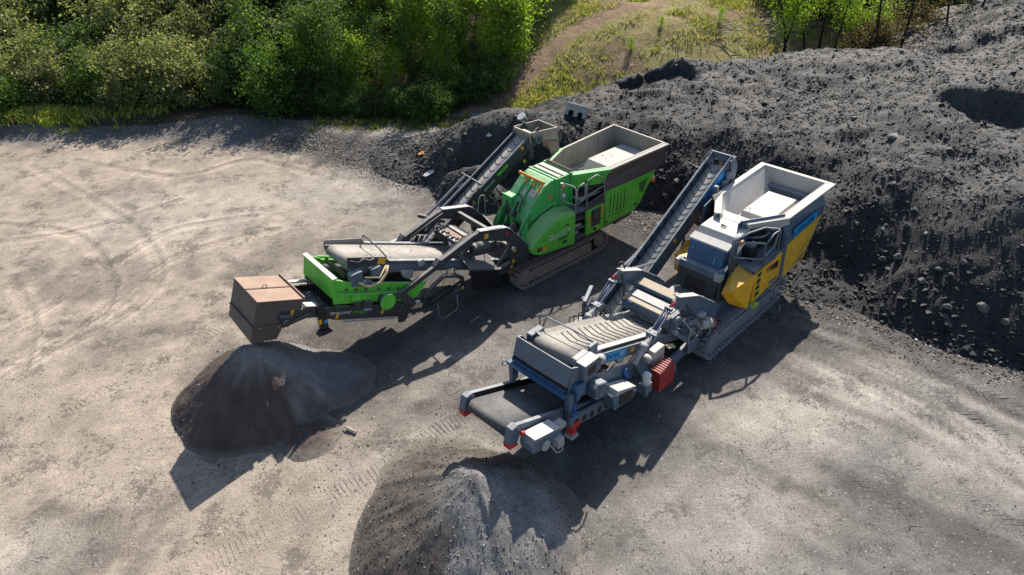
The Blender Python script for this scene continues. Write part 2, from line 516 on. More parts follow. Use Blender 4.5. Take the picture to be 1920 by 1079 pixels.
def crawler(root, fc, fr, rc, rr, n0, n1, near, mshoe, mframe, panel):
    """crawler track: wheels at fc and rc; shoes are single pieces"""
    nm = (n0 + n1) / 2; w = n1 - n0
    tr = MB()
    _, pts = stadium(fc, fr - 0.045, rc, rr - 0.045)
    tr.loft([(p[0], n0 + 0.16, p[1]) for p in pts[:-1]], [(p[0], n1 - 0.16, p[1]) for p in pts[:-1]])
    t = tr.put('crawler_track', M_black, root)
    s = MB()
    pr = [(-0.062, -0.03), (0.062, -0.03), (0.062, 0.0), (0.048, 0.0), (0.044, 0.046), (0.020, 0.046), (0.016, 0.0), (-0.028, 0.0), (-0.032, 0.046), (-0.056, 0.046), (-0.060, 0.0), (-0.062, 0.0)]
    s.prism(pr, -w / 2, w / 2)
    first = s.put('track_shoe', mshoe, t)
    loop, _ = stadium(fc, fr - 0.03, rc, rr - 0.03, 0.165)
    for i, (a, z, ta, tz) in enumerate(loop):
        o = first if i == 0 else first.copy()
        if i: COL.objects.link(o); o.parent = t
        o.location = (a, -nm, z)
        o.rotation_euler = (0, math.atan2(-tz, ta), 0)
    sgn = 1 if near > 0 else -1
    face = n1 if sgn > 0 else n0
    # side frame panel, sprocket, idler on the outside
    fb = MB()
    fb.prism(panel, face - sgn * 0.07, face - sgn * 0.34)
    fb.put('track_frame', mframe, t, 0.015)
    wb = MB(); wb.cyl((rc[0], face - sgn * 0.09, rc[1]), (rc[0], face - sgn * 0.3, rc[1]), rr * 0.62, seg=20)
    wb.cyl((rc[0], face - sgn * 0.04, rc[1]), (rc[0], face - sgn * 0.10, rc[1]), rr * 0.36, seg=16)
    wb.put('drive_sprocket', mframe, t)
    wi = MB(); wi.cyl((fc[0], face - sgn * 0.08, fc[1]), (fc[0], face - sgn * 0.3, fc[1]), fr * 0.7, seg=20)
    wi.put('idler_wheel', mframe, t)
    return t

def bolt_row(mb, pts, n, out=0.02, r=0.03):
    for (a, z) in pts:
        mb.cyl((a, n, z), (a, n + out, z), r, seg=6)

def belt_loop(p0, p1, r, n0, n1, crown=0.0):
    """endless belt between drum centres p0 (front) and p1 (a,z)"""
    b = MB()
    _, pts = stadium(p0, r, p1, r)
    pts = pts[:-1]
    b.loft([(p[0], n0, p[1]) for p in pts], [(p[0], n1, p[1]) for p in pts])
    for f in b.bm.faces: f.smooth = len(f.verts) == 4
    return b

def cleats(parent, p0, p1, r, n0, n1, count, mat, a_lo=0.0, a_hi=1.0, vee=0.12, name='cleat', hgt=0.014, cw=0.022):
    """raised chevron ribs across the upper run of a belt: single pieces sharing a mesh"""
    dx, dz = p1[0] - p0[0], p1[1] - p0[1]
    L = math.hypot(dx, dz); ta, tz = dx / L, dz / L
    w = n1 - n0
    c = MB()
    h = hgt
    for s in (-1, 1):
        A = [(0, 0, 0), (cw, 0, 0), (cw, 0, h), (0, 0, h)]
        B = [(vee, s * w * 0.48, 0), (vee + cw, s * w * 0.48, 0), (vee + cw, s * w * 0.48, h), (vee, s * w * 0.48, h)]
        c.loft(A, B)
    first = c.put(name, mat, parent)
    for i in range(count):
        t = a_lo + (a_hi - a_lo) * (i + 0.5) / count
        o = first if i == 0 else first.copy()
        if i: COL.objects.link(o); o.parent = parent
        a = p0[0] + dx * t - tz * r; z = p0[1] + dz * t + ta * r
        o.location = (a, -(n0 + n1) / 2, z)
        o.rotation_euler = (0, math.atan2(-tz, ta), 0)

# ------------------------------------------------------------------ terrain
def grid_mesh(name, xs, ys, Z, tint, mat, keep=None, skirt=False):
    nx, ny = len(xs), len(ys)
    X, Y = np.meshgrid(xs, ys)
    co = np.stack([X.ravel(), Y.ravel(), Z.ravel()], 1)
    idx = np.arange(nx * ny).reshape(ny, nx)
    q = np.stack([idx[:-1, :-1].ravel(), idx[:-1, 1:].ravel(), idx[1:, 1:].ravel(), idx[1:, :-1].ravel()], 1)
    if keep is not None:
        k = keep.ravel()
        q = q[k[q].any(1)]
        used = np.zeros(len(co), bool); used[q.ravel()] = True
        remap = np.cumsum(used) - 1
        co = co[used]; q = remap[q]; tint = tint.reshape(-1, 3)[used]
    me = bpy.data.meshes.new(name)
    me.vertices.add(len(co)); me.vertices.foreach_set('co', co.astype(np.float32).ravel())
    me.loops.add(len(q) * 4); me.loops.foreach_set('vertex_index', q.astype(np.int32).ravel())
    me.polygons.add(len(q)); me.polygons.foreach_set('loop_start', np.arange(0, len(q) * 4, 4, dtype=np.int32))
    me.polygons.foreach_set('use_smooth', np.ones(len(q), bool))
    me.update(calc_edges=True)
    set_tint(me, tint.reshape(-1, 3))
    return link(name, me, mat)

def set_tint(me, rgb):
    at = me.color_attributes.new('tint', 'FLOAT_COLOR', 'POINT')
    c = np.ones((len(me.vertices), 4), np.float32)
    c[:, :3] = rgb
    at.data.foreach_set('color', c.ravel())

def tri_mesh(name, co, faces, tint, mat, smooth=False):
    """co (n,3), faces (m,k) with a fixed k"""
    k = faces.shape[1]
    me = bpy.data.meshes.new(name)
    me.vertices.add(len(co)); me.vertices.foreach_set('co', co.astype(np.float32).ravel())
    me.loops.add(faces.size); me.loops.foreach_set('vertex_index', faces.astype(np.int32).ravel())
    me.polygons.add(len(faces)); me.polygons.foreach_set('loop_start', np.arange(0, faces.size, k, dtype=np.int32))
    me.polygons.foreach_set('use_smooth', np.full(len(faces), smooth))
    me.update(calc_edges=True)
    set_tint(me, tint)
    return link(name, me, mat)

class RBF:
    """thin plate surface through scattered heights"""
    def __init__(self, P, z, lam=0.02):
        P = np.array(P, float); z = np.array(z, float)
        self.P = P
        n = len(P)
        K = self._k(P, P) + lam * np.eye(n)
        A = np.zeros((n + 3, n + 3)); A[:n, :n] = K
        A[:n, n] = 1; A[:n, n + 1:] = P; A[n, :n] = 1; A[n + 1:, :n] = P.T
        self.w = np.linalg.solve(A, np.concatenate([z, [0, 0, 0]]))
    def _k(self, A, B):
        d2 = ((A[:, None, :] - B[None]) ** 2).sum(-1)
        return 0.5 * d2 * np.log(d2 + 1e-9)
    def __call__(self, x, y):
        sh = np.shape(x)
        Q = np.stack([np.ravel(x), np.ravel(y)], 1)
        out = np.empty(len(Q))
        n = len(self.P)
        for i in range(0, len(Q), 20000):
            q = Q[i:i + 20000]
            out[i:i + 20000] = self._k(q, self.P) @ self.w[:n] + self.w[n] + q @ self.w[n + 1:]
        return out.reshape(sh)

def ground_h(x, y):
    x = np.asarray(x, float); y = np.asarray(y, float)
    h = 0.03 * fbm(x * 0.25, y * 0.25, 3, 3)
    start = 33.8 + 3.6 * sstep(-2.0, -9.0, x) + 2.5 * sstep(-15, -24, x) - 1.0 * sstep(14, 22, x)
    slope = 0.25 + 0.10 * sstep(-3, -9, x)
    t = np.maximum(0, y - start)
    rise = slope * (np.sqrt(t * t + 4.0) - 2.0)
    rise = np.where(y > start, rise, 0)
    h = h + np.minimum(rise, 9.0)
    h = h + 1.2 * np.exp(-((x - 8.0) / 6.0) ** 2 - ((y - 41.0) / 4.5) ** 2)
    # low windrow of dark gravel along the foot of the bushes
    bx = [(-24.5, 35.2, .8, 3.2), (-18.5, 35.6, .35, 3.0), (-13.8, 34.9, .55, 2.6), (-9.5, 32.6, .25, 3.0), (-4.5, 31.0, .3, 2.5)]
    for cx, cy, hh, rr in bx:
        h = h + hh * np.exp(-(((x - cx) / rr) ** 2 + ((y - cy) / 1.3) ** 2))
    return h + 0.05 * fbm(x * 1.3, y * 1.3, 3, 21) * sstep(30, 35, y)

# stockpile heights from sight lines: (photo x, photo y, height)
_sp = [
    # foot
    (770, 347, 0), (815, 352, 0), (880, 345, -.1), (700, 320, 0), (690, 295, 0), (940, 360, -.1), (1020, 395, -.1), (1100, 405, -.05),
    (1178, 392, 0), (1240, 392, .05), (1310, 420, 0), (1400, 480, 0), (1480, 556, 0), (1540, 566, 0), (1600, 582, 0), (1680, 618, 0),
    (1750, 650, 0), (1840, 680, 0), (1919, 695, 0),
    # left lobe crest and back
    (800, 300, .75), (860, 272, 1.5), (930, 247, 1.9), (1000, 232, 2.1), (840, 322, .9), (900, 305, 1.5), (760, 280, .4), (720, 262, 0), (830, 250, .5), (900, 236, .9),
    (1010, 210, 1.9), (1080, 215, 2.1), (1130, 157, 2.2), (1180, 235, 1.8), (1240, 240, 2.0), (1300, 300, 1.4), (1240, 330, 1.0), (1150, 250, 1.7), (1100, 300, 1.0),
    (1180, 140, 2.5), (1230, 125, 2.8), (1300, 128, 2.9), (1340, 140, 2.9), (1400, 122, 3.2), (1500, 105, 3.7), (1620, 86, 4.1), (1690, 84, 4.2), (1740, 95, 4.0),
    # break of the near face and the face itself
    (1350, 250, 2.3), (1450, 270, 2.5), (1500, 285, 2.5), (1560, 330, 2.2), (1620, 290, 2.8), (1690, 240, 3.4), (1760, 172, 4.2), (1600, 200, 3.4), (1500, 180, 3.1), (1400, 180, 2.8),
    (1600, 430, 1.4), (1680, 400, 2.0), (1750, 420, 2.1), (1700, 520, 1.0), (1800, 500, 1.6), (1900, 480, 2.1), (1880, 580, 1.0), (1800, 600, .6), (1620, 520, .55), (1850, 350, 3.0), (1919, 330, 3.3),
    (1800, 260, 3.6), (1880, 250, 3.6), (1850, 170, 4.3), (1919, 175, 4.3), (1800, 120, 4.1), (1880, 100, 4.5),
]
_pts = [sight(a, b, c) for a, b, c in _sp]
_zs = [c for a, b, c in _sp]
# behind the crest the heap falls away; outside the foot it dives under the yard
for a, b, c in ((1000, 190, 0), (1130, 157, 2.0), (1230, 125, 2.8), (1400, 122, 3.2), (1500, 105, 3.7), (1620, 86, 4.1), (1740, 95, 4.0)):
    x, y = sight(a, b, c)
    _pts.append((x + 0.9, y + 4.0)); _zs.append(c - 2.6)
    _pts.append((x + 1.9, y + 8.0)); _zs.append(c - 5.0)
for a, b in ((640, 300), (730, 370), (850, 400), (960, 430), (1080, 445), (1180, 440), (1300, 470), (1390, 560), (1460, 610), (1560, 640), (1650, 690), (1780, 740), (1919, 775)):
    x, y = sight(a, b, 0)
    _pts.append((x, y)); _zs.append(-0.9)
for x, y, z in ((22, 14, .2), (24, 20, 3.6), (26, 26, 4.6), (-8, 26, -1.2), (-9, 33, -1.0), (-4, 34.5, -.6), (5, 18, -1.8), (14, 10, -1.6), (22, 10, -1.0), (30, 33, 3.5), (0, 20, -1.8)):
    _pts.append((x, y)); _zs.append(z)
_heap = RBF(_pts, _zs, 0.05)
_peak = (29.4, 30.5)
def bowl(x, y, cx, cy, rx, ry, d, ang=0.0):
    ca, sa = math.cos(ang), math.sin(ang)
    u = ((x - cx) * ca + (y - cy) * sa) / rx; v = (-(x - cx) * sa + (y - cy) * ca) / ry
    r = np.sqrt(u * u + v * v) + .42 * fbm(x * 0.9, y * 0.9, 4, 51)
    return -d * (1 - sstep(0.55, 1.0, r))
_b1 = sight(1240, 152, 2.3); _b2 = sight(1868, 205, 3.8)
def heap_h(x, y):
    h = _heap(x, y)
    h = h + bowl(x, y, _b1[0] - 0.2, _b1[1] - .4, 2.4, 1.5, 0.65, -0.1)
    h = h + bowl(x, y, _b2[0] + 0.3, _b2[1] - .5, 2.5, 1.0, .6, -0.45)
    # a second, higher cone rising beyond the right edge
    r = np.sqrt((x - _peak[0]) ** 2 + (y - _peak[1]) ** 2)
    cone = 7.3 - 0.45 * r
    h = np.maximum(h, cone)
    edge = sstep(-0.2, 0.8, h)
    h = h + edge * (0.36 * fbm(x * 0.5, y * 0.5, 3, 5) + 0.10 * fbm(x * 1.9, y * 1.9, 3, 9))
    # push-over ridges left by the loader on the flat top
    top = sstep(2.3, 3.0, h) * sstep(24, 27, y)
    h = h + top * 0.17 * np.sin(y * 2.3 + 3.5 * fbm(x * 0.3, y * 0.3, 3, 33) + x * 0.5) * (.6 + .8 * fbm(x * .4, y * .9, 2, 34))
    return h

def mix3(a, b, t):
    return a * (1 - t[..., None]) + b * t[..., None]

C = lambda *v: np.array(v, float)

# yard sheet (fine near, coarse far)
gx = np.concatenate([np.linspace(-60, -24, 40)[:-1], np.arange(-24, 20, 0.13), np.linspace(20, 60, 40)])
gy = np.concatenate([np.linspace(-6, 7, 20)[:-1], np.arange(7, 36, 0.13), np.linspace(36, 37.5, 6)])
GX, GY = np.meshgrid(gx, gy)
def seg_dist(x, y, pts):
    d = np.full(np.shape(x), 1e9)
    for (x0, y0), (x1, y1) in zip(pts[:-1], pts[1:]):
        dx, dy = x1 - x0, y1 - y0
        t = np.clip(((x - x0) * dx + (y - y0) * dy) / (dx * dx + dy * dy), 0, 1)
        d = np.minimum(d, np.hypot(x - x0 - t * dx, y - y0 - t * dy))
    return d

def smooth_path(px, k=10):
    P = [np.array(sight(a, b, 0)) for a, b in px]
    P = [2 * P[0] - P[1]] + P + [2 * P[-1] - P[-2]]
    out = []
    for i in range(1, len(P) - 2):
        for q in range(k):
            t = q / k
            out.append(tuple(.5 * (2 * P[i] + (P[i + 1] - P[i - 1]) * t + (2 * P[i - 1] - 5 * P[i] + 4 * P[i + 1] - P[i + 2]) * t * t + (3 * P[i] - P[i - 1] - 3 * P[i + 1] + P[i + 2]) * t ** 3)))
    out.append(tuple(P[-2]))
    return out
RUTS = [smooth_path(q, 5) for q in (
    [(-20, 640), (110, 565), (250, 470), (330, 430), (480, 405)], [(-10, 720), (120, 640), (270, 520), (360, 470), (520, 430)], [(0, 455), (160, 430), (340, 375)],
    [(60, 310), (230, 410), (300, 500), (250, 580), (120, 650)], [(20, 520), (60, 600), (40, 700)], [(140, 300), (330, 330), (470, 300), (600, 330)],
    [(0, 420), (140, 440), (210, 520), (190, 600)], [(1490, 600), (1640, 650), (1780, 715), (1919, 790)], [(1470, 650), (1640, 730), (1780, 815), (1919, 920)], [(1500, 625), (1650, 688), (1790, 760), (1919, 850)])]

def yard_tint(x, y):
    n1 = fbm(x * 0.22, y * 0.22, 4, 41); n2 = fbm(x * 0.8, y * 0.8, 4, 55); n3 = fbm(x * 2.6, y * 2.6, 3, 61)
    beige = C(.335, .283, .230); grey = C(.200, .190, .180); dark = C(.080, .075, .072); pale = C(.44, .40, .35)
    t = np.zeros(np.shape(x) + (3,)) + beige
    # greyer, used ground to the right and round the machines
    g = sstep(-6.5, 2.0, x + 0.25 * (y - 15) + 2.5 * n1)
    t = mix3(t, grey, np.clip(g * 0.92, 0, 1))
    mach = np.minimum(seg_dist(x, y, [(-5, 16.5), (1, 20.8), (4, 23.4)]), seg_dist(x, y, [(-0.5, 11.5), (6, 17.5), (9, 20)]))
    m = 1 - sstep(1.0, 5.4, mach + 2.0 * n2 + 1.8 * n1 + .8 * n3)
    t = mix3(t, dark * 1.1, m * 0.86)  # dark gravel by the machines, deepened so their shadows come out darker
    # thin spread of dark gravel along the back and beside the stockpile
    back = seg_dist(x, y, [(-30, 35.5), (-19, 34.6), (-13, 33.6), (-9, 31.6), (-6, 30.2), (-3.5, 28.4)])
    b = 1 - sstep(0.8, 2.3, back + 1.1 * n1 + 0.5 * n2)
    t = mix3(t, C(.125, .122, .122), np.clip(b, 0, 1) * 0.9)
    foot = seg_dist(x, y, [(-9.5, 31.6), (-6.8, 29.4), (-4, 26.8), (.7, 24.3), (4.4, 23.4), (7.3, 19.6), (8.3, 17.6), (10, 16.9), (11.4, 15.1), (13.2, 14.1), (18, 12)])
    ft = 1 - sstep(0.2, 2.6, foot + 1.0 * n2 + .6 * n3)
    t = mix3(t, dark, np.clip(ft, 0, 1) * 0.85)
    # dark oily patches, pale dusty patches
    for cx, cy, r, k in ((-9.4, 10.4, 1.5, .62), (-14, 21, 2.2, .35), (-7.5, 21.5, 2.0, .45), (-12, 17.5, 1.6, .3), (-6.6, 25.5, 1.7, .3), (-15.5, 27, 2.0, .3), (7.5, 10.8, 2.6, .35), (-10.3, 24.0, 1.4, .35), (2.5, 13.5, 1.5, .45)):
        d = np.hypot((x - cx) * 0.7, y - cy) / r
        t = mix3(t, dark * 1.2, (1 - sstep(0.4, 1.15, d + 0.7 * n2 + .5 * n3)) * k)
    for cx, cy, r, k in ((6.2, 12.7, 1.6, .55), (8.6, 13.6, 1.7, .5), (-6.5, 26.5, 2.4, .45), (-13, 25, 3.5, .35), (-1.6, 12.0, 1.3, .6), (4.2, 10.2, 1.6, .4), (-10.5, 10.0, .9, .4), (10.3, 11.5, 1.6, .4)):
        d = np.hypot((x - cx) * 0.6, y - cy) / r
        t = mix3(t, pale, (1 - sstep(0.3, 1.2, d + 0.6 * n2)) * k)
    for pp in RUTS:
        d = seg_dist(x, y, pp)
        k_ = np.exp(-((d - .27) / .10) ** 2) + np.exp(-(d / .09) ** 2) * .6
        t = mix3(t, t * 1.30, np.clip(k_, 0, 1) * np.clip(.7 + .8 * n2, 0, 1))
        t = mix3(t, t * .68, np.exp(-((d - .13) / .07) ** 2) * np.clip(.6 + .8 * n2, 0, 1))
    # drag streaks of dark grit that follow the wheel lines on the right
    st = fbm((x + y * 1.15) * 1.3, (y - x) * .12, 4, 63)
    t = mix3(t, dark, np.clip(sstep(.05, .55, st) * sstep(2.5, 6.5, x) * .55, 0, 1))
    v = 1 + 0.20 * n2 + 0.13 * n3 + 0.12 * fbm(x * 6, y * 6, 2, 62)
    return np.clip(t * v[..., None], 0.02, 0.8)

gz = ground_h(GX, GY)
# wheel and crawler ruts pressed into the dirt
def rut(pts, width, depth, rim):
    global gz
    d = seg_dist(GX, GY, pts)
    gz = gz - depth * np.exp(-(d / width) ** 2) + rim * np.exp(-((d - width * 1.6) / (width * 0.7)) ** 2)
for pp in RUTS: rut(pp, 0.16, 0.035, 0.022)
gz = gz - 0.22 * sstep(34.2, 35.6, GY)
gz = gz + 0.018 * fbm(GX * 3.0, GY * 3.0, 3, 77) + 0.008 * fbm(GX * 7, GY * 7, 2, 78)
def yard_z(x, y):
    i = int(np.clip(np.searchsorted(gx, x) - 1, 0, len(gx) - 2)); j = int(np.clip(np.searchsorted(gy, y) - 1, 0, len(gy) - 2))
    u_ = (x - gx[i]) / (gx[i + 1] - gx[i]); v_ = (y - gy[j]) / (gy[j + 1] - gy[j])
    return float((gz[j, i] * (1 - u_) + gz[j, i + 1] * u_) * (1 - v_) + (gz[j + 1, i] * (1 - u_) + gz[j + 1, i + 1] * u_) * v_)
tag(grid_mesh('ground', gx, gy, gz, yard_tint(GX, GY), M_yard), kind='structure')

# hillside behind
hx = np.concatenate([np.linspace(-90, -30, 60)[:-1], np.arange(-30, 34, 0.3), np.linspace(34, 90, 56)])
hy = np.concatenate([np.arange(33.2, 62, 0.3), np.linspace(62, 120, 30)])
HX, HY = np.meshgrid(hx, hy)
hz = ground_h(HX, HY) + 0.012 + 0.14 * fbm(HX * 0.7, HY * 0.7, 4, 91) * sstep(34, 36, HY)
hz = np.where(HY < 34.6, hz - 0.08, hz) + 0.16 * sstep(35.5, 37.0, HY)
path_px = [(880, 207, 0.1), (930, 170, .6), (1000, 110, 1.5), (1060, 62, 2.2), (1170, 5, 3.3), (1240, -30, 4)]
path_w = [sight(a, b, c) for a, b, c in path_px]
pd = seg_dist(HX, HY, path_w)
n1 = fbm(HX * 0.35, HY * 0.35, 4, 12); n2 = fbm(HX * 1.4, HY * 1.4, 4, 13)
soil = C(.21, .155, .10); straw = C(.29, .25, .115); litter = C(.070, .052, .034); redsoil = C(.27, .185, .135)
ht = np.zeros(HX.shape + (3,)) + straw
ht = mix3(ht, soil, sstep(-0.15, 0.35, n1 + n2 * 0.6))
open_hill = sstep(-2.5, 0.5, HX - 0.10 * (HY - 34)) * (1 - sstep(17.0, 19.5, HX + n1))
ht = mix3(np.zeros(HX.shape + (3,)) + litter * 1.0, ht, open_hill)
ht = mix3(ht, redsoil, (1 - sstep(0.2, 0.85, pd + 0.5 * n2)) * 0.85)
tag(grid_mesh('hillside', hx, hy, hz, np.clip(ht * (1 + .3 * n2)[..., None], .01, .6), M_hill), kind='structure')

# the dark stockpile
sx = np.arange(-7.5, 40, 0.11); sy = np.arange(9, 44, 0.11)
SX, SY = np.meshgrid(sx, sy)
sz = heap_h(SX, SY)
sg = ground_h(SX, SY)
rough = fbm(SX * 4.2, SY * 4.2, 2, 15) * 0.035 + fbm(SX * 9, SY * 9, 1, 16) * 0.02
sz = sz + rough * sstep(-0.3, 0.2, sz - sg)
keep = (sz > sg - 0.10)
def heap_tint(x, y, z):
    n1 = fbm(x * .4, y * .4, 4, 101); n2 = fbm(x * 1.6, y * 1.6, 4, 102)
    base = C(.031, .031, .034); grey = C(.078, .076, .075); brown = C(.085, .070, .058)
    t = np.zeros(np.shape(x) + (3,)) + base
    t = mix3(t, grey, sstep(2.0, 3.1, z + .8 * n1) * 0.85)  # sunlight on the flat top put into the tint; back-lit face stays blacker
    t = mix3(t, brown, sstep(0.0, 0.6, n1 + 0.5 * n2) * (1 - sstep(9, 12, x)) * 0.8)
    t = mix3(t, C(.135, .128, .122), sstep(4.6, 5.6, z + .3 * n1) * .9)
    t = mix3(t, C(.11, .105, .10), (1 - sstep(-2.5, 1.5, x - 0.3 * (y - 28))) * 0.55)
    return np.clip(t * .76 * (1 + .34 * n2)[..., None], .012, .4)
tag(grid_mesh('stockpile', sx, sy, sz, heap_tint(SX, SY, sz), M_gravel, keep),
    'long black stockpile of rubble banked up behind both machines', 'stockpile')

# ------------------------------------------------------------------ loose stone
_oct = np.array([(1, 0, 0), (-1, 0, 0), (0, 1, 0), (0, -1, 0), (0, 0, 1), (0, 0, -1)], float)
_octf = np.array([(0, 2, 4), (2, 1, 4), (1, 3, 4), (3, 0, 4), (2, 0, 5), (1, 2, 5), (3, 1, 5), (0, 3, 5)])
def chunks(name, x, y, z, size, tint, mat, flat=0.7, seed=0):
    g = np.random.default_rng(seed)
    n = len(x)
    v = _oct[None] * (0.6 + 0.65 * g.random((n, 6, 1)))
    v = v + (g.random((n, 6, 3)) - .5) * 0.55
    v *= np.stack([0.8 + .6 * g.random(n), 0.6 + .5 * g.random(n), flat * (0.5 + .6 * g.random(n))], 1)[:, None, :]
    a = g.random(n) * 6.283; b = (g.random(n) - .5) * 1.4
    ca, sa, cb, sb = np.cos(a), np.sin(a), np.cos(b), np.sin(b)
    X = v[..., 0] * cb[:, None] + v[..., 2] * sb[:, None]; Zv = -v[..., 0] * sb[:, None] + v[..., 2] * cb[:, None]
    Y = v[..., 1]
    vx = X * ca[:, None] - Y * sa[:, None]; vy = X * sa[:, None] + Y * ca[:, None]
    s = (size * 0.5)[:, None]
    co = np.stack([vx * s + x[:, None], vy * s + y[:, None], Zv * s + z[:, None]], -1).reshape(-1, 3)
    fc = (_octf[None] + (np.arange(n) * 6)[:, None, None]).reshape(-1, 3)
    tt = np.repeat(tint, 6, 0)
    return tag(tri_mesh(name, co, fc, tt, mat), kind='stuff')

def in_frame(x, y, z, pad=40):
    px = x * _f.x + y * _f.y + (z - cam_h) * _f.z
    u = 960 + 1358.8 * (x * _r.x + y * _r.y + (z - cam_h) * _r.z) / px
    v = 451 - 1358.8 * (x * _u.x + y * _u.y + (z - cam_h) * _u.z) / px
    return (u > -pad) & (u < 1920 + pad) & (v > -pad) & (v < 1079 + pad)

n = 420000
rx = rng.uniform(-7, 34, n); ry = rng.uniform(11, 38, n)
zh = heap_h(rx, ry); zg = ground_h(rx, ry)
ok = (zh > zg + 0.0) & in_frame(rx, ry, zh)
rx, ry, zh, zg = rx[ok], ry[ok], zh[ok], zg[ok]
crs = sstep(-.25, .45, fbm(rx * .35, ry * .35, 4, 120))
sz_ = 0.022 + (0.025 + 0.055 * crs) * rng.random(len(rx)) ** 2.0 + 0.15 * (rng.random(len(rx)) ** 18)
low = 1 - sstep(0.2, 1.6, zh - zg)
sz_ *= 1 + 0.6 * low
v_ = rng.random(len(rx))
tn = heap_tint(rx, ry, zh) * (0.8 + 0.9 * v_ ** 4)[:, None]
pal = rng.random(len(rx)) > 0.988
tn[pal] = C(.22, .21, .20) * (0.7 + .7 * rng.random(pal.sum()))[:, None]
chunks('rubble', rx, ry, zh + sz_ * 0.04, sz_, tn, M_rock, 0.5, 5)

# spill of stones at the foot and grit over the yard
n = 190000
rx = rng.uniform(-22, 17, n); ry = rng.uniform(8.3, 36, n)
zh = heap_h(rx, ry); zg = ground_h(rx, ry)
foot_d = seg_dist(rx, ry, [(-9.5, 31.6), (-6.8, 29.2), (-4, 26.8), (.7, 24.3), (4.4, 23.4), (7.3, 19.6), (8.3, 17.6), (10, 16.9), (11.4, 15.1), (13.2, 14.1), (18, 12)])
back_d = seg_dist(rx, ry, [(-30, 35.5), (-19, 34.6), (-13, 33.6), (-9, 31.6), (-6, 30.2), (-3.5, 28.4)])
prob = 0.10 + 0.9 * np.exp(-(foot_d / 1.3) ** 2) + 0.6 * np.exp(-(back_d / 1.2) ** 2) + 0.40 * sstep(0.05, 0.5, fbm(rx * .6, ry * .6, 4, 66)) + 0.12 * sstep(0, 6, rx)
ok = (zh < zg + 0.02) & (rng.random(n) < prob) & in_frame(rx, ry, zg)
rx, ry, zg, fd, bd = rx[ok], ry[ok], zg[ok], foot_d[ok], back_d[ok]
s_ = 0.013 + 0.034 * rng.random(len(rx)) ** 3.5 + 0.10 * np.exp(-(fd / 0.9) ** 2) * rng.random(len(rx)) ** 2 + 0.03 * np.exp(-(bd / 1.2) ** 2)
tn = np.zeros((len(rx), 3)) + C(.10, .095, .09)
pick = rng.random(len(rx))
tn[pick > 0.55] = C(.20, .18, .155)
tn[pick > 0.90] = C(.45, .43, .40)
tn *= (0.7 + 0.6 * rng.random(len(rx)))[:, None]
chunks('grit', rx, ry, zg + s_ * 0.15, s_, tn, M_rock, 0.7, 6)

# ================================================================== GREEN CRUSHER
G = empty('tracked_crusher', (1.015, 20.839, 0.0), R(38.63))
tag(G, 'large green and charcoal tracked crusher with rusty discharge hood', 'crusher')

def stick(parent, a, n, z, w=0.09, h=0.13, mat=None, ta=1.0, tz=0.0, name='sticker', t=0.006):
    """small flat label on a near face, tilted along (ta,tz)"""
    l = math.hypot(ta, tz); ta /= l; tz /= l
    c = []
    for sa, sz2 in ((-.5, -.5), (.5, -.5), (.5, .5), (-.5, .5)):
        c.append((a + ta * sa * w - tz * sz2 * h, n, z + tz * sa * w + ta * sz2 * h))
    b = MB(); b.loft(c, [(p[0], p[1] + t, p[2]) for p in c])
    return b.put(name, mat or M_stick, parent)

# ---- tracks and chassis
pan = [(-1.52, .14), (1.25, .10), (1.25, .46), (-1.30, .52), (-1.52, .45)]
crawler(G, (-1.66, .36), .37, (1.66, .33), .34, .70, 1.15, 1, M_trackbrown, M_trackbrown, pan)
crawler(G, (-1.66, .36), .37, (1.66, .33), .34, -1.15, -.70, -1, M_trackbrown, M_trackbrown, pan)
b = MB()
b.prism([(-2.5, .62), (2.2, .62), (3.2, .80), (4.05, 1.75), (4.05, 2.1), (2.0, 2.1), (1.6, 1.15), (-2.3, 1.15)], -.72, .72)
b.box(-2.3, 2.4, .72, 1.02, .74, .86)
b.box(-2.3, 2.4, -1.02, -.72, .74, .86)
b.prism([(2.4, .66), (3.15, .70), (3.55, .98), (2.4, .92)], .70, 1.02)
b.put('chassis', M_brown, G, .012)

# ---- engine side: flank panel, door, cover, ladder
b = MB()
b.loft([(1.84, 1.04, .87), (3.28, 1.04, .92), (3.58, 1.04, 1.10), (4.33, 1.04, 2.12), (1.82, 1.04, 2.16)],
       [(1.84, 1.11, .87), (3.28, 1.11, .92), (3.58, 1.11, 1.10), (4.33, 1.11, 2.12), (1.82, 1.11, 2.16)])
fl = b.put('side_panel', M_green, G, .012)
for i in range(5):
    f = i / 4
    a0, a1 = 2.02 + .69 * f, 2.09 + .69 * f
    z0, z1 = 1.28 - .06 * f, 1.89 + .05 * f
    s = MB(); s.prism([(a0, z0), (a0 + .035, z0), (a1 + .035, z1), (a1, z1)], 1.095, 1.115)
    s.put('vent_slot', M_black, fl)
s = MB(); s.prism([(3.48, 1.92), (3.93, 1.96), (3.67, 1.48), (3.50, 1.64)], 1.10, 1.117); s.put('vent_mesh', M_ptgreen, fl)
s = MB(); s.prism([(1.98, 1.18), (2.75, 1.12), (2.75, 1.15), (1.98, 1.22)], 1.10, 1.118); s.prism([(2.78, 1.14), (3.2, 1.14), (3.2, 1.155), (2.78, 1.155)], 1.10, 1.116); s.put('trim_strip', M_ptgreen, fl)
s = MB(); s.cyl((3.35, 1.09, 1.14), (3.35, 1.125, 1.14), .05, seg=10); s.cyl((1.92, 1.09, .98), (1.92, 1.125, .98), .045, seg=10); s.put('latch', M_black, fl)
s = MB(); s.box(4.17, 4.29, 1.0, 1.14, 1.70, 1.82); s.put('marker_lamp', M_lamp, G)
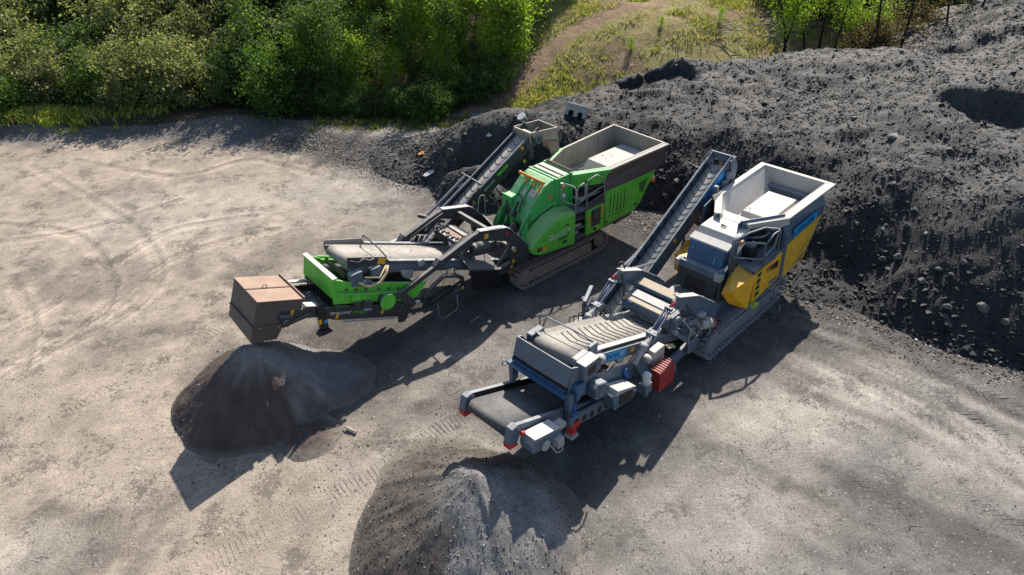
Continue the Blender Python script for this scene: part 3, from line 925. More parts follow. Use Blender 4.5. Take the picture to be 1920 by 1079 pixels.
b = MB(); b.loft([(-3.5 + 5.3, -1.11, .87), (3.28, -1.11, .92), (3.58, -1.11, 1.10), (4.33, -1.11, 2.12), (1.82, -1.11, 2.16)],
                 [(1.84, -1.04, .87), (3.28, -1.04, .92), (3.58, -1.04, 1.10), (4.33, -1.04, 2.12), (1.82, -1.04, 2.16)])
b.put('side_panel', M_green, G, .012)
b = MB(); b.box(.97, 1.80, 1.02, 1.11, .83, 1.80)
dr = b.put('control_door', M_green, G, .012)
s = MB(); s.box(1.19, 1.59, 1.11, 1.145, 1.09, 1.72); cp = s.put('control_panel', M_dark, dr, .01)
s = MB(); s.box(1.27, 1.50, 1.146, 1.152, 1.40, 1.63); s.put('screen', M_screen, cp)
stick(dr, 1.08, 1.111, 1.36, .075, .42); stick(dr, 1.70, 1.111, 1.52, .075, .46)
s = MB(); s.cyl((1.34, 1.10, .96), (1.34, 1.135, .96), .06, seg=10); s.put('stop_button', M_black, dr)
stick(dr, 1.47, 1.111, .99, .08, .09)
b = MB(); b.box(1.80, 1.84, .6, 1.10, .86, 2.15); b.box(.40, .97, .55, .80, .80, 1.86); b.box(-.6, .42, .30, .74, .70, 1.75)
b.put('engine_bay', M_black, G)
b = MB()
b.box(.42, .97, .80, 1.08, .86, .90); b.box(.42, .97, .80, 1.06, 1.18, 1.22); b.box(.42, .97, .80, 1.04, 1.50, 1.54)
b.box(.42, .46, .80, 1.1, .84, 1.9)
b.put('access_steps', M_dark, G, .006)
stick(G, .62, 1.041, 1.36, .26, .09, M_tan); stick(G, .55, 1.041, 1.10, .18, .10, M_tan)
# rounded engine cover
out = [(-1.50, 1.34), (-1.44, 1.16), (-1.14, 1.01), (.38, .80), (.42, 1.86), (-.10, 1.93), (-.57, 1.86), (-.90, 1.74), (-1.24, 1.56)]
inn = [(-1.52, 1.36), (-1.44, 1.16), (-1.14, 1.01), (.38, .80), (.42, 2.02), (-.08, 2.16), (-.62, 2.06), (-1.0, 1.86), (-1.32, 1.62)]
b = MB()
mid = [(p[0], 1.10, (p[1] + q[1]) / 2 + .03) for p, q in zip(out, inn)]
A = [b.bm.verts.new(V((p[0], .66, p[1]))) for p in inn]
Bv = [b.bm.verts.new(V(p)) for p in mid]
Cv = [b.bm.verts.new(V((p[0], 1.17, p[1]))) for p in out]
b.bm.faces.new(A); b.bm.faces.new(list(reversed(Cv)))
for r0_, r1_ in ((A, Bv), (Bv, Cv)):
    for i in range(len(A)):
        j = (i + 1) % len(A); b.bm.faces.new((r0_[i], r1_[i], r1_[j], r0_[j]))
pod = b.put('engine_cover', M_green, G, .02)
s = MB(); s.cyl((-.66, 1.165, 1.46), (-.66, 1.176, 1.46), .105, seg=6); s.put('badge_ring', M_whitetext, pod)
s = MB(); s.cyl((-.66, 1.165, 1.46), (-.66, 1.181, 1.46), .062, seg=6); s.put('badge_centre', M_green, pod)
text('lettering', 'EVOQUIP', .205, (-.53, 1.176, 1.345), M_whitetext, pod, xd=(1, 0, .055), up=(-.055, 0, 1), shear=.12, squash=.82)
s = MB(); s.prism([(-.42, 1.60), (.05, 1.70), (.17, 1.60), (.02, 1.655)], 1.165, 1.176); s.prism([(-.42, 1.26), (.10, 1.28), (.16, 1.40), (.0, 1.22), (-.25, 1.22)], 1.165, 1.176)
s.put('badge_swoosh', M_black, pod)
s = MB()
for k in range(14):
    an = 2 * math.pi * k / 14
s.loft([(-.08 + .115 * math.cos(2 * math.pi * k / 14), 1.165, 1.08 + .045 * math.sin(2 * math.pi * k / 14)) for k in range(14)],
       [(-.08 + .115 * math.cos(2 * math.pi * k / 14), 1.176, 1.08 + .045 * math.sin(2 * math.pi * k / 14)) for k in range(14)])
s.put('oval_badge', M_navytext, pod)
stick(pod, -.90, 1.17, 1.17, .2, .12); s = MB(); s.cyl((-1.13, 1.165, 1.22), (-1.13, 1.178, 1.22), .055, seg=10); s.put('round_sticker', M_red, pod)
s = MB(); s.box(-1.24, -1.04, 1.165, 1.172, 1.15, 1.29); s.put('sticker', M_black, pod)

# ---- service platform with hoop rails
b = MB(); b.box(.40, 1.82, .62, 1.12, 1.80, 1.87); b.prism([(.97, 1.87), (1.80, 1.87), (1.80, 2.16), (.97, 2.02)], 1.09, 1.11)
b.put('platform', M_dark, G, .006)
b = MB()
r = .021
b.tube([(.97, 1.1, 1.82), (.97, 1.1, 2.74), (1.05, 1.1, 2.86), (1.40, 1.1, 2.92), (1.72, 1.1, 2.72), (1.78, 1.1, 2.62), (1.78, 1.1, 1.86)], r)
b.tube([(.97, 1.1, 2.30), (1.78, 1.1, 2.42)], r * .8)
b.tube([(.47, 1.1, 1.88), (.49, 1.1, 2.70), (.46, 1.05, 2.80), (.32, .86, 2.88), (.22, .74, 2.86)], r)
b.tube([(.47, 1.1, 2.16), (.30, .86, 2.24), (.20, .78, 2.40), (.21, .74, 2.86), (.20, .74, 1.9)], r)
b.tube([(.55, 1.1, 2.16), (.86, 1.1, 2.24), (.90, 1.1, 2.36), (.90, 1.1, 2.72), (.84, 1.1, 2.82), (.62, 1.1, 2.78), (.55, 1.1, 2.68), (.55, 1.1, 2.16)], r)
b.put('guard_rail', M_lgrey, G)
b = MB(); b.cyl((.20, .76, 2.86), (.20, .76, 2.93), .05); b.put('beacon_base', M_lgrey, G)
b = MB(); b.cyl((.20, .80, 2.76), (.20, .80, 2.86), .045); b.put('beacon', M_lamp, G)
b = MB(); b.cyl((.20, .82, 2.52), (.20, .87, 2.52), .06); b.put('work_lamp', M_whitetext, G)

# ---- crusher housing
prof = [(.74, 1.10), (.74, 3.02), (.12, 3.02), (-.06, 3.05), (-.36, 2.94), (-.62, 2.72), (-.89, 2.46), (-1.06, 2.20), (-1.20, 1.95), (-1.10, 1.15)]
b = MB(); b.prism(prof, -.60, .60)
hs = b.put('crusher_housing', M_dgreen, G, .015)
s = MB()
s.box(.05, .12, -.66, .66, 1.9, 3.07); s.box(.70, .77, -.66, .66, 1.9, 3.08)
s.box(.12, .70, .60, .64, 3.0, 3.05); s.box(.12, .70, -.64, -.60, 3.0, 3.05)
s.prism([(.05, 2.28), (-1.0, 2.05), (-1.0, 1.99), (.05, 2.22)], .60, .64)
s.prism([(.12, 2.62), (.70, 2.66), (.70, 2.60), (.12, 2.56)], .60, .64)
s.prism([(.05, 2.66), (-.45, 2.66), (-.45, 2.61), (.05, 2.60)], .60, .635)
s.put('stiffener_rib', M_dgreen, hs, .006)
s = MB(); s.box(.20, .34, -.60, .60, 3.022, 3.075); s.box(.44, .64, -.60, .60, 3.022, 3.06); s.put('roof_strip', M_rim, hs, .008)
s = MB()
for k in range(12):
    s.box(.72, .80, -.56 + k * .098, -.50 + k * .098, 3.08, 3.14)
s.put('curtain_clamp', M_brown, hs)
# two curved lifting ribs and lug brackets over the front
s = MB()
for n0 in (-.22, .10):
    s.prism([(-.30, 3.0), (-.42, 3.02), (-.72, 2.74), (-.98, 2.46), (-1.16, 2.18), (-1.10, 2.10), (-.86, 2.46), (-.58, 2.74)], n0, n0 + .035)
for n0 in (-.30, -.14, .18, .34):
    s.prism([(-.22, 2.96), (-.34, 3.10), (-.44, 3.04), (-.42, 2.86)], n0, n0 + .025)
s.put('lifting_rib', M_dgreen, hs)
s = MB()
s.cyl((-.42, -.50, 3.08), (-.42, .62, 3.08), .05, seg=10); s.beam((-.42, .58, 3.08), (-.74, .63, 2.86), .05, .07); s.beam((-.42, -.1, 3.08), (-.62, -.1, 2.93), .05, .06)
s.beam((-.42, .3, 3.08), (-.62, .3, 2.93), .05, .06); s.box(-.46, -.38, -.55, -.46, 3.03, 3.13)
s.put('hinge_bar', M_orange, hs, .006)
stick(hs, -.16, .601, 2.50, .14, .18, M_orange)
# front door frame, rams and box bracket
s = MB()
for sn in (-1, 1):
    n0 = .60 * sn; n1_ = .50 * sn
    s.prism([(-1.02, 2.30), (-1.22, 2.12), (-1.62, 1.36), (-1.52, 1.15), (-1.02, 1.25)], min(n0, n1_), max(n0, n1_))
    s.prism([(-1.20, 2.02), (-1.44, 1.70), (-1.64, 1.16), (-1.50, 1.10), (-1.20, 1.60)], min(n0 + .11 * sn, n0 + .05 * sn), max(n0 + .11 * sn, n0 + .05 * sn))
s.put('front_cheek_plate', M_dgreen, hs, .01)
s = MB()
s.plate([(-.88, -.44, 2.492), (-.88, -.22, 2.492), (-1.22, -.22, 1.93), (-1.22, -.44, 1.93)], .06); s.plate([(-.94, -.05, 2.40), (-.94, .10, 2.40), (-1.2, .10, 1.97), (-1.2, -.05, 1.97)], .06)
s.put('recess_shade', M_black, hs)  # black plates laid on the slope, painting the shade of a recess
s = MB()
for k in range(9):
    s.cyl((-.10 - .10 * k, .60, 2.35 - .03 * k), (-.10 - .10 * k, .625, 2.35 - .03 * k), .022, seg=6)
for k in range(7):
    s.cyl((.16 + .09 * k, .60, 2.9), (.16 + .09 * k, .622, 2.9), .02, seg=6); s.cyl((.09, .60, 1.9 + .15 * k), (.09, .68, 1.9 + .15 * k), .02, seg=6)
    s.cyl((-.2 - .13 * k, -.5 + .14 * k, 3.0 - .10 * k), (-.23 - .13 * k, -.5 + .14 * k, 3.06 - .10 * k), .02, seg=6)
s.put('bolt_head', M_dgreen, hs)
s = MB(); s.box(-.1, .02, .604, .70, 2.18, 2.30); s.put('latch_block', M_dgreen, hs, .006)
s = MB(); s.plate([(-.62, -.06, 2.745), (-.62, .07, 2.745), (-.80, .07, 2.575), (-.80, -.06, 2.575)], .05); s.put('lit_patch_plate', M_rim, hs)  # pale plate painting a sunlit white patch on the housing
s = MB(); s.plate([(-.56, .20, 2.80), (-.56, .48, 2.80), (-.74, .48, 2.63), (-.74, .20, 2.63)], .05); s.put('lit_patch_plate', M_rim, hs)  # second pale plate, likewise a painted sunlit patch
s = MB(); s.box(-1.45, -1.02, -.48, .48, 1.05, 1.5); s.box(-1.18, -1.02, -.2, .3, 1.5, 2.0); s.put('front_opening_shade', M_black, hs)  # solid black boxes, painting the dark of the hollow front
s = MB(); s.box(-1.05, -.78, -.62, -.22, 2.26, 2.52); s.box(-1.10, -1.05, -.66, -.18, 2.20, 2.54); s.put('ram_bracket', M_dgreen, hs, .01)
s = MB(); s.cyl((-1.30, .0, 1.78), (-.70, -.08, 2.58), .06, seg=10); s.cyl((-1.44, -.34, 1.50), (-1.12, -.30, 1.92), .05, seg=10); s.put('hydraulic_ram', M_green, hs)
s = MB()
for k in range(6):
    s.tube([(-.95, -.5 + .15 * k, 2.0 + .05 * k), (-1.22, -.42 + .16 * k, 1.86), (-1.42, -.25 + .12 * k, 1.62), (-1.6, -.1 + .1 * k, 1.42)], .016, 5)
s.tube([(-1.1, -.45, 2.34), (-1.26, -.1, 2.22), (-1.40, .28, 2.0), (-1.55, .62, 1.72)], .024)
s.tube([(-.80, .05, 2.52), (-.98, .16, 2.44), (-1.2, .3, 2.22)], .02); s.tube([(-.80, -.2, 2.56), (-.9, .05, 2.58), (-1.0, .34, 2.40)], .02)
s.put('hose_bundle', M_hose, hs)
s = MB(); s.tube([(-1.50, .50, 1.62), (-1.62, .72, 1.85), (-1.70, .86, 1.66), (-1.92, .90, 1.60)], .025); s.tube([(-1.46, -.5, 1.5), (-1.9, .2, 1.6), (-2.3, .7, 1.85)], .016); s.put('pipe', M_lgrey, hs)

# ---- hopper: open box of plates
def hopper(root, mat_in, mat_rim, ar, wr, zr, ab, wb, zb, af, wf, zf, wfl, zfl, deck, t=.03, lip=.12, frame=M_steel):
    """rim rear corners (ar,wr,zr), front bends (ab,wb,zb), tapering front (af,wf,zf); floor half width wfl at zfl"""
    b = MB()
    rl, fl_ = ar - .10, af
    for s in (-1, 1):
        b.plate([(ab, s * wb, zb), (ar, s * wr, zr), (rl, s * wfl, zfl), (ab - .1, s * wfl, zfl)], t)
        b.plate([(af, s * wf, zf), (ab, s * wb, zb), (ab - .1, s * wfl, zfl), (af, s * min(wf, wfl), zfl - .05)], t)
    b.plate([(ar, -wr, zr), (ar, wr, zr), (rl, wfl, zfl), (rl, -wfl, zfl)], t)
    b.plate([(af, -wfl, zfl - .05), (rl, -wfl, zfl), (rl, wfl, zfl), (af, wfl, zfl - .05)], t)
    h = b.put('hopper', mat_in, root)
    k = MB()
    dz = .10
    for s in (-1, 1):
        k.loft([(ab, s * (wb - .03), zb + .005), (ab, s * (wb + lip), zb - .045), (ab, s * (wb + lip), zb - .10), (ab, s * (wb + lip - .03), zb - .07)],
               [(ar + .03, s * (wr - .03), zr + .005), (ar + lip, s * (wr + lip), zr - .045), (ar + lip, s * (wr + lip), zr - .10), (ar + .03, s * (wr + lip - .03), zr - .07)])
        k.loft([(af, s * (wf - .02), zf + .005), (af, s * (wf + lip), zf - .04), (af, s * (wf + lip), zf - .16), (af, s * (wf + lip - .03), zf - .12)],
               [(ab, s * (wb - .03), zb + .004), (ab, s * (wb + lip), zb - .046), (ab, s * (wb + lip), zb - .16), (ab, s * (wb + lip - .03), zb - .12)])
    k.loft([(ar - .02, -wr, zr + .004), (ar + lip, -wr - lip, zr - .046), (ar + lip, -wr - lip, zr - .10), (ar + lip - .03, -wr, zr - .07)],
           [(ar - .02, wr, zr + .004), (ar + lip, wr + lip, zr - .046), (ar + lip, wr + lip, zr - .10), (ar + lip - .03, wr, zr - .07)])
    k.put('hopper_rim', mat_rim, h)
    d = MB()
    a0, a1, w0, z0, z1 = deck
    d.prism([(a0 - .35, z0 - .32), (a0, z0), (a1, z1), (a1, z1 - .30), (a0 - .35, z0 - .5)], -w0, w0)
    d.put('feeder_deck', mat_rim, h, .01)
    return h
hp = hopper(G, M_steel, M_rim, 4.62, 1.16, 3.06, 1.98, 1.05, 2.99, .80, .50, 3.00, .98, 2.20, (2.75, 4.50, .62, 2.50, 2.52))
# wall seams inside
s = MB()
for k in range(5):
    a = 2.2 + k * .5
    s.beam((a, -1.085, 2.93), (a, -.985, 2.26), .02, .02, up=(1, 0, 0))
s.put('wall_seam', M_steel, hp)
# outside: dark wall, ledge, skirt, green front wings
b = MB()
for s_ in (-1, 1):
    b.loft([(1.95, s_ * 1.16, 2.88), (4.70, s_ * 1.22, 2.94), (4.60, s_ * 1.12, 2.50), (1.85, s_ * 1.09, 2.44)], [(1.95, s_ * 1.13, 2.88), (4.70, s_ * 1.19, 2.94), (4.60, s_ * 1.09, 2.50), (1.85, s_ * 1.06, 2.44)])
b.box(4.66, 4.70, -1.18, 1.18, 2.2, 2.93)
b.put('hopper_wall', M_brown, G)
b = MB()
for s_ in (-1, 1):
    b.loft([(1.82, s_ * 1.10, 2.62), (4.62, s_ * 1.13, 2.74), (4.86, s_ * 1.18, 2.46), (4.42, s_ * 1.12, 2.16), (1.82, s_ * 1.12, 2.19), (1.82, s_ * 1.14, 2.30)],
           [(1.82, s_ * 1.06, 2.60), (4.62, s_ * 1.09, 2.72), (4.84, s_ * 1.14, 2.44), (4.42, s_ * 1.08, 2.16), (1.82, s_ * 1.08, 2.19), (1.82, s_ * 1.10, 2.30)])
b.put('hopper_skirt', M_band, G, .01)
b = MB()
for s_ in (-1, 1):
    b.plate([(.80, s_ * .58, 2.86), (1.96, s_ * 1.10, 2.86), (1.93, s_ * 1.06, 2.46), (.80, s_ * .57, 2.46)], .03)
b.put('front_wing', M_green, G)
b = MB()
for s_ in (-1, 1):
    b.plate([(.80, s_ * .57, 2.455), (1.93, s_ * 1.06, 2.455), (1.88, s_ * 1.0, 1.86), (.80, s_ * .56, 1.86)], .03)
b.put('bay_shade_sheet', M_black, G)  # black sheet painting the shaded engine bay below the wing
b = MB(); b.box(.95, 1.75, .58, .80, 1.88, 2.3); b.cyl((1.2, .84, 2.35), (1.55, .84, 2.35), .10); b.put('engine_block', M_black, G, .01)
b = MB()
for s_ in (-1, 1):
    b.loft([(.78, s_ * .50, 3.01), (.78, s_ * .66, 2.97), (.78, s_ * .66, 2.84), (.78, s_ * .63, 2.84)], [(1.97, s_ * 1.03, 3.0), (1.97, s_ * 1.19, 2.95), (1.97, s_ * 1.19, 2.82), (1.97, s_ * 1.16, 2.82)])
b.put('wing_lip', M_dgreen, G)
stick(G, 1.30, .83, 2.58, .34, .13, M_black)

# ---- arms carrying the front end
arm = [(-3.58, 2.58), (-3.28, 2.68), (-2.30, 2.42), (-2.12, 2.28), (-1.68, 1.74), (-1.46, 1.46), (-1.40, 1.02), (-1.62, .84), (-2.10, .86), (-2.16, 1.25), (-2.22, 1.86), (-2.32, 1.96), (-3.36, 2.40)]
def armplate(n0, n1):
    b = MB()
    b.prism(arm, n0, n1)
    top = arm[:6]
    return b
for sn, n0, n1 in ((1, .86, 1.02), (-1, -.98, -.82)):
    ob = armplate(n0, n1).put('support_arm', M_dark, G, .012)
    s = MB(); s.prism([(-2.12, 2.30), (-2.02, 2.44), (-1.92, 2.36), (-1.98, 2.16)], (n0 + n1) / 2 - .02, (n0 + n1) / 2 + .02); s.put('lifting_eye', M_dark, ob)
    s = MB(); nn = (n0 + n1) / 2
    for q0, q1 in zip(arm[1:5], arm[2:6]):
        s.beam((q0[0], nn, q0[1] + .008), (q1[0], nn, q1[1] + .008), .19, .018)
    s.put('arm_flange', M_lgrey, ob)
    if sn > 0:
        stick(ob, -3.06, n1, 2.44, .14, .16, ta=1, tz=-.2); stick(ob, -2.08, n1, 1.62, .13, .10, M_wstick, ta=1, tz=-.7); stick(ob, -2.04, n1, 1.52, .12, .10, ta=1, tz=-.7)
        stick(ob, -2.1, n1, 1.16, .09, .12); stick(ob, -2.18, n1, .99, .07, .12)
        s = MB(); s.cyl((-2.3, n1, 2.22), (-2.3, n1 + .012, 2.22), .055, seg=10); s.put('warning_disc', M_red, ob)
        s = MB(); s.beam((-2.9, .94, 2.60), (-2.45, .94, 2.485), .13, .03); s.put('top_plate', M_wstick, ob)
    # telescopic strut down to the screen
    s = MB()
    nn = (n0 + n1) / 2
    s.beam((-3.42, nn, 2.55), (-4.80, nn, 2.16), .15, .20); s.beam((-3.55, nn, 2.42), (-3.9, nn, 2.12), .10, .12)
    st = s.put('strut_sleeve', M_dark, G, .01)
    s = MB(); s.beam((-4.6, nn, 2.20), (-6.22, nn, 1.74), .11, .15); s.prism([(-6.12, 1.90), (-5.9, 1.80), (-5.6, 1.3), (-5.75, 1.2), (-6.0, 1.5)], nn - .05, nn + .05)
    s.put('strut_bar', M_dark, st, .008)
    s = MB(); s.beam((-4.62, nn, 2.26), (-4.80, nn, 2.10), .20, .30); s.cyl((-4.7, nn - .12, 2.2), (-4.7, nn + .12, 2.2), .06); s.put('strut_collar', M_dark, st, .008)
    s = MB(); s.tube([(-3.35, nn - .16 * sn, 2.62), (-4.3, nn - .16 * sn, 2.34), (-4.9, nn - .12 * sn, 2.1)], .02); s.put('hydraulic_hose', M_hose, st)
b = MB(); b.beam((-2.75, -.82, 2.36), (-2.75, .86, 2.36), .14, .16, up=(.25, 0, 1)); b.beam((-2.0, -.82, 1.5), (-2.0, .86, 1.5), .12, .16)
b.put('cross_beam', M_dark, G, .01)
b = MB(); b.tube([(-1.78, -.88, 1.94), (-2.45, .7, 2.30)], .018); b.tube([(-1.95, -.9, 1.98), (-1.82, -.9, 2.55), (-1.72, -.9, 2.58), (-1.62, -.9, 2.54), (-1.62, -.9, 1.8)], .014); b.put('stay_rod', M_lgrey, G)
# overband magnet between the arms
b = MB(); b.box(-3.72, -3.02, -.74, .60, 1.92, 2.16)
mg = b.put('overband_magnet', M_black, G, .02)
s = MB(); s.box(-3.68, -3.58, -.70, .56, 2.16, 2.20); s.box(-3.28, -3.18, -.70, .56, 2.16, 2.20); s.put('magnet_rail', M_lgrey, mg)
s = MB(); s.box(-3.52, -3.34, -.72, .58, 2.162, 2.185); s.put('magnet_belt', M_rust, mg)
s = MB(); s.plate([(-3.722, .02, 2.12), (-3.722, .14, 2.12), (-3.722, .14, 1.97), (-3.722, .02, 1.97)], .006); s.put('logo_square', M_whitetext, mg)
text('lettering', 'TEREX', .155, (-3.724, .17, 1.985), M_whitetext, mg, xd=(0, 1, 0), up=(0, 0, 1), squash=.78)
s = MB(); s.plate([(-3.723, .30, 1.96), (-3.723, .42, 1.96), (-3.723, .42, 1.93), (-3.723, .30, 1.93)], .006); s.put('sticker', M_stick, mg)
for k in range(8):
    s = MB(); s.box(-3.7 + .06 * (k % 3), -3.62 + .06 * (k % 3), -.62 + .16 * k, -.54 + .16 * k, 2.2, 2.26); s.put('clamp', M_dark, mg)
s = MB(); s.tube([(-3.66, .4, 2.2), (-3.5, .5, 2.4), (-3.4, .75, 2.52)], .02); s.put('hydraulic_hose', M_hose, mg)
s = MB(); s.tube([(-3.6, -.6, 2.2), (-3.5, -.7, 2.38), (-3.4, -.86, 2.5)], .02)
s.put('hydraulic_hose', M_hose, mg)
# belt drum motor below the near arm, side fender with rubber skirt
b = MB(); b.cyl((-3.36, .80, 2.02), (-2.70, .80, 1.88), .20, seg=20); b.cyl((-3.46, .80, 2.04), (-3.36, .80, 2.02), .15, .20, seg=20); b.cyl((-2.70, .80, 1.88), (-2.40, .80, 1.80), .20, .13, seg=16)
b.put('dust_drum', M_dark, G)
b = MB(); b.cyl((-3.475, .80, 2.042), (-3.452, .80, 2.037), .09, seg=14); b.put('drum_opening', M_black, G)
b = MB(); b.plate([(-3.86, .52, 2.02), (-2.78, .52, 1.55), (-2.70, 1.04, 1.14), (-3.76, 1.04, 1.60)], .03)
fd_ = b.put('side_fender', M_dark, G)
s = MB(); s.plate([(-3.76, 1.04, 1.59), (-2.70, 1.04, 1.13), (-2.64, 1.00, .44), (-3.66, 1.00, .80)], .02); s.put('rubber_skirt', M_rubber, fd_)
s = MB(); s.beam((-3.78, 1.045, 1.60), (-2.68, 1.045, 1.12), .05, .05); s.put('skirt_clamp', M_dark, fd_)
b = MB(); b.beam((-2.75, .9, .92), (-1.95, .9, 1.04), .16, .24); b.beam((-2.7, .9, 1.10), (-2.15, .9, 1.62), .08, .08); b.cyl((-2.0, .80, 1.0), (-2.0, 1.02, 1.0), .09); b.put('folding_link', M_dark, G, .01)

# ---- main conveyor
sl = -.43
def zl(a, off=0.0): return 2.80 + sl * (a + 6.2) + off
mc = MB()
for s_ in (-1, 1):
    n0, n1 = (.60, .68) if s_ > 0 else (-.68, -.60)
    mc.prism([(-7.25, zl(-7.25, -.06)), (-3.0, zl(-3.0, -.06)), (-3.0, zl(-3.0, -.28)), (-5.2, zl(-5.2, -.28)), (-6.1, zl(-6.1, -.36)), (-7.25, zl(-7.25, -.36))], n0, n1)
    mc.prism([(-6.1, zl(-6.1, .04)), (-2.2, zl(-2.2, .04)), (-2.2, zl(-2.2, -.03)), (-6.1, zl(-6.1, -.03))], n0 - .03, n1 + .03)
for a in (-6.6, -5.6, -4.6, -3.6):
    mc.beam((a, -.6, zl(a, -.30)), (a, .6, zl(a, -.30)), .08, .10)
mcv = mc.put('main_conveyor', M_slate, G, .008)
bl = belt_loop((-7.10, zl(-7.10, -.20)), (-1.9, zl(-1.9, -.20)), .17, -.56, .56).put('belt', M_belt, mcv)
s = MB(); s.plate([(-7.24, -.70, 3.30), (-6.12, -.70, 2.90), (-6.12, -.66, 2.62), (-7.28, -.66, 3.05)], .025); s.put('head_guard', M_steel, mcv)
s = MB(); s.plate([(-7.27, .70, 3.40), (-6.17, .70, 2.95), (-6.20, .72, 2.74), (-7.32, .72, 3.12)], .025)
hg = s.put('head_guard', M_dark, mcv)
stick(hg, -6.34, .725, 2.90, .24, .16, M_stick, ta=1, tz=-.42)
s = MB(); s.tube([(-7.22, .74, 3.30), (-7.0, .74, 3.16), (-6.85, .74, 3.20), (-6.68, .74, 3.08), (-6.55, .74, 3.08)], .014, 5); s.put('grease_line', M_lgrey, hg)
s = MB(); s.box(-7.36, -7.02, .70, .92, 2.62, 2.98); s.cyl((-7.34, .80, 2.70), (-6.80, .80, 2.46), .10); s.box(-6.75, -6.45, .70, .86, 2.56, 2.86); s.put('drive_motor', M_slate, mcv, .012)
s = MB(); s.tube([(-7.2, .95, 2.72), (-6.95, 1.0, 2.50), (-6.6, .98, 2.46), (-6.35, .92, 2.62), (-6.22, .80, 2.74)], .04); s.tube([(-7.0, .95, 2.78), (-6.6, 1.0, 2.62), (-6.3, .85, 2.80)], .022); s.put('hydraulic_hose', M_tan, mcv)
s = MB(); s.tube([(-6.10, -.70, 2.92), (-6.15, -.5, 3.10), (-6.17, .3, 3.06), (-6.17, .70, 2.95)], .02); s.put('tie_bar', M_black, mcv)
s = MB(); s.prism([(-5.8, zl(-5.8, -.28)), (-5.4, zl(-5.4, -.28)), (-5.45, zl(-5.45, -.52)), (-5.62, zl(-5.62, -.58)), (-5.76, zl(-5.76, -.5))], .62, .70); s.put('bracket', M_lgrey, mcv, .006)
s = MB(); s.box(-4.75, -4.55, .68, .80, 2.06, 2.2); s.put('bracket', M_lgrey, mcv, .006)
s = MB(); s.box(-5.25, -5.05, .66, .74, 2.22, 2.40); s.put('bracket', M_lgrey, mcv, .006)
s = MB(); s.cyl((-7.33, -.55, zl(-7.33, -.46)), (-7.33, .55, zl(-7.33, -.46)), .035); s.box(-7.38, -7.34, -.5, .5, 2.72, 2.80); s.put('belt_scraper', M_brown, mcv)

# ---- green screen box
sb = MB()
for s_ in (-1, 1):
    n0, n1 = (.79, .84) if s_ > 0 else (-.84, -.79)
    sb.prism([(-7.78, 3.02), (-7.42, 2.78), (-7.36, 2.70), (-5.15, 1.70), (-5.45, 1.38), (-5.75, 1.36), (-6.79, 1.86), (-7.93, 2.32), (-7.86, 2.60)], n0, n1)
    n2, n3 = (.84, .92) if s_ > 0 else (-.92, -.84)
    sb.prism([(-7.82, 2.64), (-5.9, 1.80), (-5.9, 1.75), (-7.82, 2.58)], n2, n3)
    sb.prism([(-7.42, 2.80), (-5.15, 1.74), (-5.15, 1.68), (-7.42, 2.72)], n2, n3 - .03)
    n4, n5 = (.84, .845) if s_ > 0 else (-.845, -.84)
sb.plate([(-7.77, -.84, 3.02), (-7.77, .84, 3.02), (-7.90, .84, 2.46), (-7.90, -.84, 2.46)], .05)
sb.plate([(-7.5, -.79, 2.16), (-5.6, -.79, 1.40), (-5.6, .79, 1.40), (-7.5, .79, 2.16)], .03)
scr = sb.put('screen_box', M_green, G, .008)
s = MB(); s.plate([(-7.83, -.86, 3.035), (-7.70, -.86, 3.035), (-7.70, .86, 3.035), (-7.83, .86, 3.035)], .03); s.put('top_lip', M_white, scr)
text('lettering', 'EVOQUIP', .15, (-7.805, -.72, 2.86), M_whitetext, scr, xd=(0, 1, 0), up=(.225, 0, .97), squash=.9)
s = MB()
for k in range(11):
    s.plate([(-7.86, -.78 + k * .142, 2.47), (-7.86, -.655 + k * .142, 2.47), (-7.93 + .02 * (k % 3), -.66 + k * .142, 2.02), (-7.93 + .02 * (k % 3), -.78 + k * .142, 2.04)], .012)
s.put('rubber_curtain', M_rubber, scr)
s = MB(); s.cyl((-6.50, .84, 1.82), (-6.50, 1.04, 1.82), .20, seg=24); s.put('drive_housing', M_dark, scr)
s = MB(); s.cyl((-6.50, 1.04, 1.82), (-6.50, 1.075, 1.82), .235, seg=28); s.put('drive_cover', M_green, scr, .008)
s = MB(); s.cyl((-7.32, .84, 2.26), (-7.32, .93, 2.26), .13, seg=18); s.put('spring_seat', M_green, scr)
s = MB(); s.prism([(-7.42, 2.22), (-7.22, 2.14), (-7.25, 1.92), (-7.40, 1.96)], .85, .96); s.prism([(-7.12, 2.08), (-6.86, 1.94), (-6.92, 1.78), (-7.2, 1.88)], .80, .92); s.put('spring_mount', M_dark, scr, .01)
s = MB(); bolt_row(s, [(-7.52, 2.60), (-7.26, 2.48), (-6.98, 2.36), (-6.62, 2.20), (-6.32, 2.07), (-6.05, 1.95)], .84, .05, .035); s.put('bolt_head', M_dark, scr)
s = MB(); s.plate([(-7.4, -.72, 2.60), (-5.4, -.72, 1.72), (-5.4, .72, 1.72), (-7.4, .72, 2.60)], .02); s.put('screen_deck', M_black, scr)

